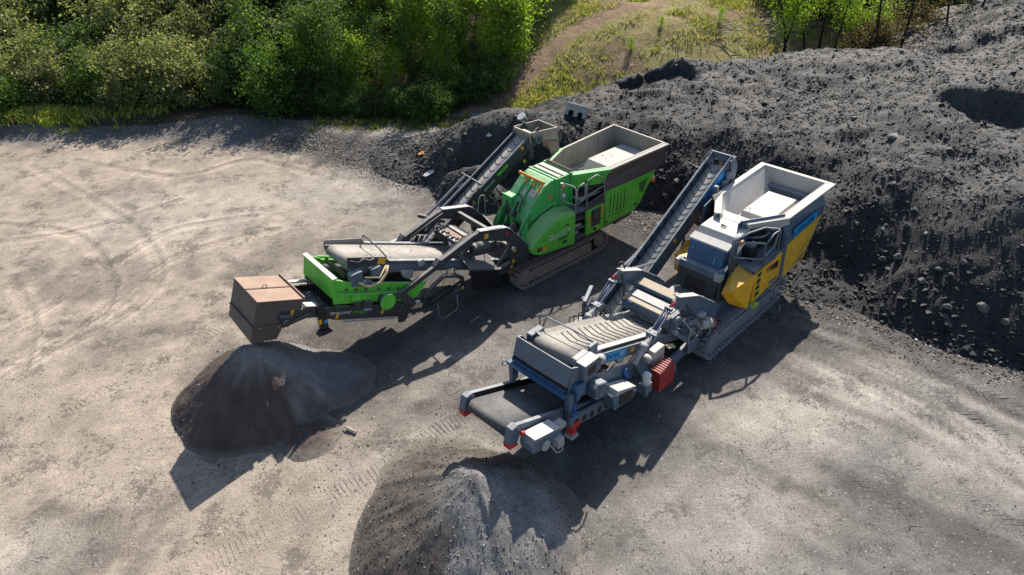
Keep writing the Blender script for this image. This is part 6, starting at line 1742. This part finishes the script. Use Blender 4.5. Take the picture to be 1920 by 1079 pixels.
for a, b, w in ((1512, 570, 9), (1537, 578, 12), (1577, 580, 10)):
    rock(a, b, w, .8, RP, 'small white lump on the dirt %s' % {1512: 'inside the shadow behind the yellow crusher', 1537: 'at the shadow edge behind the yellow crusher', 1577: 'in the sun right of the yellow crusher shadow'}[a], 'white lumps behind the yellow crusher')
for k in range(150):
    a = rng.uniform(1180, 1915); b = rng.uniform(110, 690)
    x, y, z = surf(a, b)
    if z < 0.12 and rng.random() < .6: continue
    if float(heap_h(np.array([x]), np.array([y]))[0]) < -.25: continue
    w = rng.uniform(5, 10) * (1.25 if z < 1.5 else .9)
    rock(a, b, w, rng.uniform(.5, .9), RD if rng.random() < .45 else RM, 'small grey stone half sunk in the black stockpile', 'small stones on the stockpile', 'stone')
for k in range(34):
    a = rng.uniform(690, 960); b = rng.uniform(235, 350)
    x, y, z = surf(a, b)
    if float(heap_h(np.array([x]), np.array([y]))[0]) < -.1: continue
    rock(a, b, rng.uniform(6, 12), rng.uniform(.5, .9), RD if rng.random() < .5 else RM, 'small stone on the left gravel spur behind the return belt', 'small stones on the left gravel spur', 'stone')
for a, b, w, lb in ((653, 893, 7, 'white pebble on the dirt right of the hood shadow'),):
    pass

# concrete block with two forklift slots
x, y, z = surf(1078, 216)
cb = empty('concrete_block', (x, y, z - .12), R(-16)); cb.rotation_euler = (R(-24), R(12), R(-16)); cb.scale = (.85, .85, .85)
tag(cb, 'pale concrete block with two slots half buried in the stockpile', 'concrete block')
b = MB()
b.prism([(-.52, 0), (-.34, 0), (-.34, .26), (-.10, .26), (-.10, 0), (.12, 0), (.12, .26), (.34, .26), (.34, 0), (.52, 0), (.50, .62), (-.50, .62)], -.32, .32)
b.put('block_body', M_conc, cb, .03)
b = MB(); b.cyl((-.22, 0, .62), (-.22, 0, .70), .09); b.put('stud', M_conc, cb)
b = MB(); b.cyl((.22, 0, .62), (.22, 0, .70), .09); b.put('stud', M_conc, cb)

def scrap(name, px, py, pts, mat, label, cat, t=.03):
    x, y, z = surf(px, py)
    m = MB(); m.plate([(p[0], p[1], p[2]) for p in pts], t)
    o = m.put(name, mat); o.location = (x, y, z + .06); o.rotation_euler = (R(12), R(-8), R(25))
    return tag(o, label, cat)
scrap('plastic_sheet', 806, 331, [(-.28, -.05, 0), (-.05, -.14, .05), (.26, -.02, .12), (.20, .12, .10), (-.2, .1, .02)], M_wstick, 'crumpled pale plastic sheet at the toe of the left gravel spur', 'plastic sheet')
scrap('plastic_scrap', 791, 291, [(-.17, -.06, 0), (.02, -.10, .03), (.17, -.03, .04), (.1, .09, .02), (-.14, .07, .03)], M_orange, 'torn orange plastic scrap on the left gravel spur', 'plastic scrap')
scrap('white_rag', 918, 261, [(-.12, -.06, 0), (.02, -.13, .06), (.13, .02, .02), (.0, .1, .05)], M_wstick, 'small white scrap high on the left gravel spur', 'scrap')
x, y, z = surf(985, 231)
bk = empty('bucket', (x, y, z), 0); bk.rotation_euler = (R(20), R(-30), 0)
tag(bk, 'small pale plastic bucket lying behind the return conveyor head', 'bucket')
b = MB(); b.cyl((0, 0, 0), (0, 0, .34), .13, .17, 14); b.put('pail', M_lgrey, bk)
b = MB(); b.cyl((0, 0, .32), (0, 0, .35), .185, .185, 14); b.put('rim', M_wstick, bk)
x, y, z = sight(675, 880, 0) + (0,)
# a broken timber and a chunk of wood on the dirt
for a, b_, L, rz, lb in ((660, 808, .34, -.5, 'short pale splinter of wood on the dirt between the two piles'),):
    x, y = sight(a, b_, 0)
    m = MB(); m.beam((-L / 2, 0, .03), (L / 2, 0.02, .035), .07, .05); m.beam((-L / 2 - .05, .02, .05), (L * .1, .05, .06), .03, .03)
    o = m.put('wood_splinter', M_dead, None, .008); o.location = (x, y, .02); o.rotation_euler = (0, 0, rz)
    tag(o, lb, 'wood splinter')

def smooth_px(px, k=5):
    P = [np.array(q, float) for q in px]
    P = [2 * P[0] - P[1]] + P + [2 * P[-1] - P[-2]]
    out = []
    for i in range(1, len(P) - 2):
        for q in range(k):
            t = q / k
            v = .5 * (2 * P[i] + (P[i + 1] - P[i - 1]) * t + (2 * P[i - 1] - 5 * P[i] + 4 * P[i + 1] - P[i + 2]) * t * t + (3 * P[i] - P[i - 1] - 3 * P[i + 1] + P[i + 2]) * t ** 3)
            out.append((float(v[0]), float(v[1])))
    out.append((float(P[-2][0]), float(P[-2][1])))
    return out

# pressed track prints (raised bars of dirt)
def print_strip(path, w, pitch, name, tone, hgt=.018, chevron=False):
    m = MB()
    P = [Vector((*sight(a, b, 0), 0)) for a, b in path]
    seg = [(P[i], P[i + 1], (P[i + 1] - P[i]).length) for i in range(len(P) - 1)]
    tot = sum(s[2] for s in seg); k = int(tot / pitch)
    co = []; fc = []
    for i in range(k):
        t = (i + .5) / k * tot
        for a, b, l in seg:
            if t <= l: break
            t -= l
        d = (b - a).normalized(); s = Vector((-d.y, d.x, 0)); c = a + d * t
        g = rng.random()
        if g < .04: continue
        lines = [(-w / 2, w / 2, 0.0)] if not chevron else [(-w / 2, -.02, .16), (.02, w / 2, -.16)]
        for n0, n1, sk in lines:
            n0 += rng.uniform(-.03, .05); n1 += rng.uniform(-.05, .03)
            hw = pitch * .24
            e0 = c + s * n0 + d * (sk if sk > 0 else 0); e1 = c + s * n1 + d * (-sk if sk < 0 else 0)
            base = len(co)
            hh = hgt * rng.uniform(.5, 1.15) * float(np.clip(.75 + 1.3 * fbm(np.array([c.x * .6]), np.array([c.y * .6]), 2, 140)[0], .35, 1.2))
            for e in (e0, e1):
                for off, zz in ((-hw, -.02), (-hw * .4, hh), (hw * .4, hh), (hw, -.02)):
                    q = e + d * off; co.append((q.x, q.y, yard_z(q.x, q.y) + zz))
            for q in range(3):
                fc.append((base + q, base + q + 1, base + 5 + q, base + 4 + q))
    co = np.array(co); fc = np.array(fc)
    tt = yard_tint(co[:, 0], co[:, 1]) * tone
    return tag(tri_mesh(name, co, fc, tt, M_yard), kind='stuff')
print_strip(smooth_px([(300, 1100), (470, 1015), (600, 940), (735, 868), (830, 802), (930, 757)]), .50, .115, 'crawler_print', 1.0, .011)
print_strip(smooth_px([(-20, 830), (120, 775), (270, 690), (350, 655), (430, 605), (520, 560)]), .45, .12, 'crawler_print', 1.0, .008)
print_strip(smooth_px([(20, 1100), (110, 1010), (180, 985), (330, 960)]), .55, .13, 'crawler_print', 1.03, .009)
print_strip([(850, 730), (945, 805)], .5, .10, 'crawler_print', .98, .010)
for path in ([(1540, 588), (1650, 640), (1780, 705), (1940, 780)], [(1500, 620), (1600, 672), (1740, 745), (1940, 850)], [(1560, 600), (1700, 650), (1940, 740)],
             [(1440, 800), (1560, 880), (1720, 1000), (1800, 1085)], [(1560, 800), (1720, 890), (1940, 1010)]):
    print_strip(smooth_px(path), .46, .17, 'tyre_print', 1.0, .006, True)

# ================================================================== VEGETATION
def leaves(n, pos_fn, size, cols, seed, up_bias=.5, out_c=(0, 0, 0)):
    """cloud of small bent leaf-sprays; pos_fn(g,n) -> (n,3)"""
    g = np.random.default_rng(seed)
    P = pos_fn(g, n)
    n = len(P)
    nr = g.normal(size=(n, 3)); nr[:, 2] += up_bias
    out = P - np.array(out_c); out /= (np.linalg.norm(out, axis=1, keepdims=True) + 1e-6)
    nr += out * 0.7
    nr /= np.linalg.norm(nr, axis=1, keepdims=True)
    ref = g.normal(size=(n, 3))
    a = np.cross(nr, ref); a /= np.linalg.norm(a, axis=1, keepdims=True)
    b = np.cross(nr, a)
    s = size * (0.55 + 0.9 * g.random((n, 1)))
    # leaf: pointed, folded on its midrib
    v0 = P - a * s * .6
    v1 = P + b * s * .32 + nr * s * .10
    v2 = P + a * s * .6
    v3 = P - b * s * .32 + nr * s * .10
    co = np.stack([v0, v1, v2, v3], 1).reshape(-1, 3)
    i = np.arange(n) * 4
    f = np.concatenate([np.stack([i, i + 1, i + 2], 1), np.stack([i, i + 2, i + 3], 1)])
    w = g.random(n)
    cols = [np.array(c) for c in cols]
    t = cols[0][None] * (1 - w)[:, None] + cols[1][None] * w[:, None]
    pk = g.random(n) < .12
    t[pk] = cols[2]
    t *= (0.75 + .5 * g.random((n, 1)))
    return co, f, np.repeat(t, 4, 0)

def clumpy(cx, rx, rz, cz, nc, spread, seed, shell=.55, lo=-.9):
    """leaf positions gathered in clumps through an ellipsoid volume"""
    def fn(g, n):
        gg = np.random.default_rng(seed)
        d = gg.normal(size=(nc, 3)); d /= np.linalg.norm(d, axis=1, keepdims=True)
        d[:, 2] = np.where(d[:, 2] < lo, -d[:, 2], d[:, 2])
        r = shell + (1 - shell) * gg.random((nc, 1))
        r = r * (0.6 + .75 * gg.random((nc, 1)))
        c = d * r * np.array([rx, rx * .9, rz]) + np.array([cx[0], cx[1], cz])
        k = g.integers(0, nc, n)
        sz = (0.6 + .8 * gg.random((nc, 1)))
        return c[k] + g.normal(size=(n, 3)) * spread * sz[k] * np.array([1, 1, .75])
    return fn

def stem_mesh(name, segs, mat):
    m = MB()
    for p0, p1, r0, r1 in segs:
        m.cyl(p0, p1, r0, r1, 7)
    bmesh.ops.recalc_face_normals(m.bm, faces=m.bm.faces)
    me = bpy.data.meshes.new(name); m.bm.to_mesh(me); m.bm.free()
    me.materials.append(mat)
    return me

def crown_mesh(name, parts, mat):
    co = []; fc = []; tt = []; b = 0
    for c, f, t in parts:
        co.append(c); fc.append(f + b); tt.append(t); b += len(c)
    co = np.concatenate(co); fc = np.concatenate(fc); tt = np.concatenate(tt)
    o = tri_mesh(name, co, fc, tt, mat)
    me = o.data
    bpy.data.objects.remove(o)
    return me

OLIVE = [(.12, .145, .055), (.26, .27, .12), (.42, .41, .23)]
DARKG = [(.05, .095, .03), (.105, .17, .05), (.20, .26, .09)]
MIDG = [(.055, .12, .022), (.115, .20, .035), (.20, .27, .07)]
BIRCH = [(.16, .27, .026), (.29, .40, .045), (.45, .52, .10)]
def shrub_meshes(seed, cols, rx, rz, n, size, nc):
    g = random.Random(seed)
    f = crown_mesh('foliage', [leaves(n, clumpy((0, 0), rx, rz, rz * .85, nc, .24, seed), size, cols, seed, .5, (0, 0, rz * .6)),
                               leaves(n // 4, clumpy((0, 0), rx * .85, rz * .8, rz * .7, nc // 2, .3, seed + 1, .2), size * 1.3, [cols[0], cols[0], cols[1]], seed + 1)], M_leaf)
    segs = []
    for k in range(7):
        an = g.uniform(0, 6.28); rr = g.uniform(.2, .6) * rx
        segs.append(((0.06 * math.cos(an), .06 * math.sin(an), -.2), (rr * math.cos(an) * .6, rr * math.sin(an) * .6, rz * .7), .05, .03))
        segs.append(((rr * math.cos(an) * .6, rr * math.sin(an) * .6, rz * .7), (rr * math.cos(an), rr * math.sin(an), rz * 1.3), .03, .012))
    return f, stem_mesh('stem', segs, M_bark)
SHR = [shrub_meshes(300 + k, OLIVE if k < 4 else DARKG if k < 6 else MIDG, 1.55 + .15 * (k % 3), 1.55 + .2 * (k % 2), 5200, .125, 70) for k in range(8)]

def tree_meshes(seed, cols, hgt, crown_r, n, size, base, mat, bark, lean=.25):
    g = random.Random(seed)
    segs = []; parts = []
    p = Vector((0, 0, -.3)); d = Vector((g.uniform(-lean, lean) * .4, g.uniform(-lean, lean) * .4, 1)).normalized()
    k = 8; r = .045 + hgt * .009
    nodes = []
    for i in range(k):
        q = p + d * (hgt / k)
        segs.append(((p.x, -p.y, p.z), (q.x, -q.y, q.z), r * (1 - i / k * .8), r * (1 - (i + 1) / k * .8)))
        nodes.append((q.copy(), i / k)); p = q
        d = (d + Vector((g.uniform(-.09, .09), g.uniform(-.09, .09), 0))).normalized()
    cl = []
    for q, t in nodes:
        if t < base: continue
        for b in range(5):
            an = g.uniform(0, 6.283); L = crown_r * (1.12 - .75 * abs(t - .45)) * g.uniform(.45, 1.0)
            e = q + Vector((math.cos(an) * L, math.sin(an) * L, L * g.uniform(.1, .9)))
            segs.append(((q.x, -q.y, q.z), (e.x, -e.y, e.z), .018, .006))
            for s in (.45, .75, 1.0): cl.append(q.lerp(e, s))
    cl.append(nodes[-1][0]); cl = np.array([tuple(c) for c in cl])
    def fn(gg, m):
        kk = gg.integers(0, len(cl), m)
        return cl[kk] + gg.normal(size=(m, 3)) * np.array([.27, .27, .30])
    parts.append(leaves(n, fn, size, cols, seed, .3, (0, 0, hgt * .5)))
    return crown_mesh('crown', parts, mat), stem_mesh('trunk', segs, bark)
TR = [tree_meshes(500 + k, BIRCH, 6.2 + .8 * (k % 3), 1.15 + .12 * (k % 2), 3600, .125, .22, M_birchleaf, M_birch) for k in range(6)]
TA = [tree_meshes(520 + k, BIRCH, 6.6 + .6 * k, 1.35, 1700, .13, .28, M_birchleaf, M_bark, .4) for k in range(3)]
TS = [tree_meshes(600 + k, BIRCH if k < 3 else MIDG, 4.2 + .5 * k, 1.05, 2300, .12, .02, M_birchleaf, M_birch, .5) for k in range(5)]
TG = [tree_meshes(540 + k, MIDG, 5.0 + .6 * k, 1.35, 4200, .13, .12, M_birchleaf, M_bark) for k in range(3)]
TB = [tree_meshes(560 + k, [(.06, .07, .02), (.11, .12, .03), (.16, .16, .05)], 7.5 + k, 1.3, 500, .12, .4, M_birchleaf, M_bark, .5) for k in range(3)]

def plant(name, mshs, x, y, sc, label, cat, group, parts=('foliage', 'stem'), tilt=.06, squash=1.0):
    z = float(ground_h(np.array([x]), np.array([y]))[0])
    e = empty(name, (x, y, z - .05), random.uniform(0, 6.28))
    e.scale = (sc, sc, sc * squash)
    e.rotation_euler = (random.uniform(-tilt, tilt), random.uniform(-tilt, tilt), random.uniform(0, 6.28))
    tag(e, label, cat, group)
    for nm, me in zip(parts, mshs):
        o = bpy.data.objects.new(nm, me); COL.objects.link(o); o.parent = e
    return e

# ---- bramble bank on the left: rows of shrubs, each its own thing
row = 0
gb = 'shrubs of the bramble bank at the left'
for (y0, x0, x1, step, ks, sc, lab) in (
        (36.9, -27.5, -9.5, 1.55, (0, 1, 2, 3, 6), 0.92, 'olive bramble shrub in the front row of the left bank'),
        (38.6, -28.5, -8.0, 1.75, (0, 1, 2, 3), 1.12, 'olive bramble shrub in the second row of the left bank'),
        (40.6, -30, -7.0, 2.0, (0, 1, 2, 3, 5), 1.20, 'bushy shrub in the third row of the left bank'),
        (43.0, -32, -6.0, 2.3, (4, 5, 1, 2), 1.30, 'dark bushy shrub on the upper left bank'),
        (46.0, -35, -5.0, 2.7, (4, 5, 0, 6), 1.50, 'dark bushy shrub far up the left bank'),
        (50.0, -38, -3.0, 3.2, (4, 5, 2), 1.8, 'dark bushy shrub at the top of the left bank')):
    x = x0
    while x < x1:
        k = random.choice(ks)
        if y0 < 40 and -15.5 < x < -9.0: k = random.choice((4, 5, 6))
        plant('shrub', SHR[k], x + random.uniform(-.4, .4), y0 + random.uniform(-.5, .5), sc * random.uniform(.8, 1.2), lab, 'shrub', gb)
        x += step * random.uniform(.8, 1.2)
# a few that stand out
plant('shrub', SHR[6], -25.3, 35.6, .75, 'bright young shrub behind the weedy mound at far left', 'shrub', None)
plant('shrub', SHR[7], -11.6, 35.0, .8, 'fresh green shrub hanging out of the dark edge right of the brambles', 'shrub', None, squash=1.3)

# ---- birch stand in the middle
gt = 'young birch trees between the brambles and the hill path'
birch = []
for k in range(78):
    y = random.uniform(37.6, 49.0)
    xr = -0.9 + (y - 35) * .50
    x = random.uniform(-12.5, xr) if k % 3 else random.uniform(xr - 4, xr)
    sc = random.uniform(.55, .95)
    if k < 22:
        y = 36.6 + random.uniform(0, 2.0); x = -10.8 + k * .46 + random.uniform(-.3, .3); sc = random.uniform(.42, .66)
        if x > -2.4: y += 1.2
    birch.append((x, y, sc))
for k, (x, y, sc) in enumerate(birch):
    plant('birch_tree', TS[k % 5] if y < 38.8 else TR[k % 6] if random.random() < .75 else TS[k % 5], x, y, sc * (1.35 if y < 38.8 else 1.0),
          'slim birch tree with fresh green leaves in the middle stand' if y > 38.8 else 'short slim birch at the front edge of the middle stand', 'tree', gt, ('crown', 'trunk'))
z_ = plant('bare_tree', TB[1], -6.45, 33.8, .40, 'thin pale sapling stem standing alone at the yard edge in front of the middle stand', 'tree', None, ('crown', 'trunk'))
gu = 'undergrowth shrubs at the foot of the birch stand'
for k in range(26):
    x = -11.0 + k * .43 + random.uniform(-.3, .3)
    y = 33.9 + max(0, (-x - 3.5)) * .16 + random.uniform(-.2, 1.6) + (1.6 if x > -3.2 else 0)
    plant('shrub', SHR[random.choice((4, 5, 6))], x, y, random.uniform(.42, .7), 'low dark shrub in the shade below the birch trees', 'shrub', gu)

# ---- trees beyond the stockpile on the right
gr_ = 'birch trees behind the stockpile crest on the right'
for k, (px, py, zz, sc) in enumerate(((1455, 100, 1.6, .62), (1512, 80, 1.6, .66), (1560, 85, 1.8, .58), (1610, 70, 2.0, .6), (1480, 55, 2.6, .8), (1545, 45, 2.8, .85), (1650, 50, 2.6, .62))):
    x, y = sight(px, py, zz)
    plant('birch_tree', TA[k % 3], x, y, sc, 'leafy birch tree behind the stockpile crest at upper right', 'tree', gr_, ('crown', 'trunk'))
gw = 'thin bare trees in the dark wood at upper right'
for k in range(18):
    x = random.uniform(17.5, 33); y = random.uniform(41, 52)
    plant('bare_tree', TB[k % 3], x, y, random.uniform(.8, 1.15), 'thin nearly bare tree in the dark wood at upper right', 'tree', gw, ('crown', 'trunk'))
gx_ = 'shrubs of the dark wood at upper right'
for k in range(34):
    x = random.uniform(16.8, 36); y = random.uniform(43, 54)
    plant('shrub', SHR[random.choice((4, 5, 4, 1))], x, y, random.uniform(.7, 1.4), 'dark shrub in the wood behind the right end of the stockpile', 'shrub', gx_)

BRN = [shrub_meshes(700 + k, [(.12, .085, .05), (.19, .14, .08), (.20, .22, .06)], 1.3, 1.7, 1500, .12, 40) for k in range(2)]
for k in range(34):
    px, py = random.uniform(1620, 1930), random.uniform(-10, 78)
    x, y = sight(px, py, 2.6 + (78 - py) * .015)
    plant('shrub', BRN[k % 2], x, y, random.uniform(.55, 1.0), 'thin brown shrub in the wood at upper right', 'shrub', 'thin brown shrubs of the wood at upper right')
for k in range(9):
    px, py = random.uniform(1640, 1900), random.uniform(10, 70)
    x, y = sight(px, py, 3.0)
    plant('bare_tree', TB[k % 3], x, y, random.uniform(.6, .9), 'thin nearly bare tree in the dark wood at upper right', 'tree', gw, ('crown', 'trunk'))

# pale brush heap on the hill and two saplings on the grass
m = MB()
g = random.Random(5)
for k in range(46):
    a = g.uniform(-3.0, 2.6); n_ = g.uniform(-1.2, 1.2); z0 = g.uniform(.05, .7)
    an = g.uniform(-.9, .9); L = g.uniform(.5, 1.6)
    m.tube([(a, n_, z0), (a + L * .5 * math.cos(an), n_ + L * .5 * math.sin(an), z0 + g.uniform(-.1, .25)), (a + L * math.cos(an), n_ + L * math.sin(an), z0 + g.uniform(-.2, .35))], g.uniform(.012, .03), 4)
br = m.put('brush_heap', M_dead)
x, y = sight(1385, 22, 3.0)
br.location = (x, y, float(ground_h(np.array([x]), np.array([y]))[0]))
tag(br, 'heap of bleached dead branches at the top of the grassy hill', 'brush heap')
for px, py, sc in ((1180, 98, .15), (1350, 66, .17), (1172, 128, .13), (1240, 78, .12)):
    x, y = sight(px, py, 1.6)
    plant('sapling', TR[3], x, y, sc, 'tiny bright sapling on the grassy hill', 'sapling', 'saplings on the grassy hill', ('crown', 'trunk'))

# grey pipe lying on the far slope
xa, ya = sight(1858, 14, 3.4); xb, yb = sight(1700, -30, 4.6)
za = float(ground_h(np.array([xa]), np.array([ya]))[0])
m = MB(); m.tube([(xa, -ya, max(3.4, za + .3)), (xb, -yb, 4.7)], .16, 12); m.cyl((xa, -ya, max(3.4, za + .3) - .02), (xa + .02, -ya, max(3.4, za + .3) + .02), .17, seg=12)
tag(m.put('pipe', M_lgrey), 'long pale grey pipe lying at the top right corner', 'pipe')

# ---- grass: tufts on the hill, weeds along the yard edge
def grass_field(name, x, y, hgt, cols, seed, blades=9, spread=.16):
    g = np.random.default_rng(seed)
    z = ground_h(x, y) + .02
    n = len(x) * blades
    X = np.repeat(x, blades) + g.normal(size=n) * spread; Yy = np.repeat(y, blades) + g.normal(size=n) * spread
    Z = np.repeat(z, blades); H = np.repeat(hgt, blades) * (.5 + .8 * g.random(n))
    an = g.random(n) * 6.283; w = .018 + .02 * g.random(n)
    dx, dy = np.cos(an), np.sin(an)
    lx, ly = g.normal(size=n) * H * .45, g.normal(size=n) * H * .45
    v0 = np.stack([X - dx * w, Yy - dy * w, Z], 1); v1 = np.stack([X + dx * w, Yy + dy * w, Z], 1)
    v2 = np.stack([X + lx * .5 + dx * w * .7, Yy + ly * .5 + dy * w * .7, Z + H * .65], 1); v3 = np.stack([X + lx, Yy + ly, Z + H], 1)
    co = np.stack([v0, v1, v2, v3], 1).reshape(-1, 3)
    i = np.arange(n) * 4
    f = np.concatenate([np.stack([i, i + 1, i + 2], 1), np.stack([i, i + 2, i + 3], 1)])
    u_ = g.random(n)[:, None]
    t = np.array(cols[0]) * (1 - u_) + np.array(cols[1]) * u_
    tuft = np.repeat(.7 + .6 * g.random(len(x)), blades)[:, None]
    dry = np.repeat(g.random(len(x)) < .25, blades)
    t[dry] = np.array(cols[2])
    return tag(tri_mesh(name, co, f, np.repeat(t * tuft, 4, 0), M_grass), kind='stuff')
n = 20000
x = rng.uniform(-2, 22, n); y = rng.uniform(33.8, 60, n)
msk = (x > -2.0 + .35 * (y - 34)) & (x < 18.5 + fbm(x * .3, y * .3, 2, 8)) & (seg_dist(x, y, path_w) > .55 + .5 * rng.random(n)) & (fbm(x * .45, y * .45, 3, 88) + .5 * fbm(x * 1.5, y * 1.5, 2, 89) > rng.uniform(-.45, .35, n))
x, y = x[msk], y[msk]
grass_field('grass', x, y, .20 + .14 * rng.random(len(x)), [(.20, .235, .055), (.34, .345, .12), (.44, .37, .20)], 7)
n = 4200
x = rng.uniform(-30, -17, n); y = 35.7 + rng.normal(size=n) * .6
msk = rng.random(n) < (.04 + .96 * sstep(-20.5, -23.0, x + 1.2 * fbm(x * .8, y, 2, 4)))
x, y = x[msk], y[msk]
grass_field('weeds', x, y, .20 + .22 * rng.random(len(x)), [(.24, .31, .045), (.38, .42, .09), (.44, .37, .16)], 8)
n = 260
x = rng.uniform(-9.5, 1.5, n); y = 33.0 + rng.normal(size=n) * .5 + .12 * np.maximum(0, -x - 3)
grass_field('weeds', x, y, .15 + .15 * rng.random(n), [(.09, .12, .03), (.16, .17, .05), (.22, .18, .09)], 9)

# ------------------------------------------------------------------ spilled fines lying on decks and belts
def spill(root, a0, a1, n0, n1, zf, cnt, size, tone, seed):
    g = np.random.default_rng(seed)
    a = g.uniform(a0, a1, cnt); n_ = g.uniform(n0, n1, cnt)
    s_ = size * (.4 + g.random(cnt) ** 3 * 1.8)
    t_ = np.array(tone)[None] * (.6 + .8 * g.random((cnt, 1)))
    o = chunks('spilled_stone', a, -n_, zf(a) + s_ * .2, s_, t_, M_rock, .7, seed)
    o.parent = root
    return o
spill(Y, 1.45, 1.95, -.50, .46, lambda a: 2.16 + .10 * np.sin(a * 9), 700, .055, (.30, .27, .23), 901)
spill(Y, 1.9, 3.3, -.46, .46, lambda a: 2.42 + 0 * a, 60, .03, (.25, .23, .20), 902)
spill(G, 2.3, 2.8, -.75, .60, lambda a: 2.24 + 0 * a, 420, .05, (.26, .235, .20), 903)
spill(G, 2.8, 4.4, -.62, .62, lambda a: 2.51 + 0 * a, 50, .03, (.22, .20, .17), 904)
spill(G, -6.8, -3.0, -.5, .5, lambda a: zl(a, -.20) + .185, 260, .025, (.20, .185, .16), 905)
spill(Y, -6.6, -4.2, -.5, .5, lambda a: zb(a, -.16) + .215, 160, .025, (.22, .20, .18), 906)

# ------------------------------------------------------------------ plants: drop the unseen, number the look-alikes along their row
ORD = ['leftmost', 'second', 'third', 'fourth', 'fifth', 'sixth', 'seventh', 'eighth', 'ninth', 'tenth', 'eleventh', 'twelfth', 'thirteenth', 'fourteenth', 'fifteenth', 'sixteenth']
rows = {}
for o in [q for q in bpy.data.objects if q.parent is None]:
    if o.get('category') in ('shrub', 'tree', 'sapling'):
        L = o.location
        vis = any(bool(in_frame(np.array([L.x + dx]), np.array([L.y]), np.array([L.z + dz]), 30)[0]) for dx in (-1.5, 0, 1.5) for dz in (.2, 1.5, 3.0, 5.0))
        if not vis and L.x < 14:
            for c in list(o.children): bpy.data.objects.remove(c)
            bpy.data.objects.remove(o)
        elif o.get('group'):
            rows.setdefault(o['label'], []).append(o)
for lab, objs in rows.items():
    if 1 < len(objs) <= 16:
        for k, o in enumerate(sorted(objs, key=lambda q: q.location.x)):
            o['label'] = (ORD[k] + ' ' + lab) if k == 0 else (ORD[k] + ' from the left, ' + lab)
            w = o['label'].split()
            if len(w) > 16: o['label'] = ' '.join(w[:16])
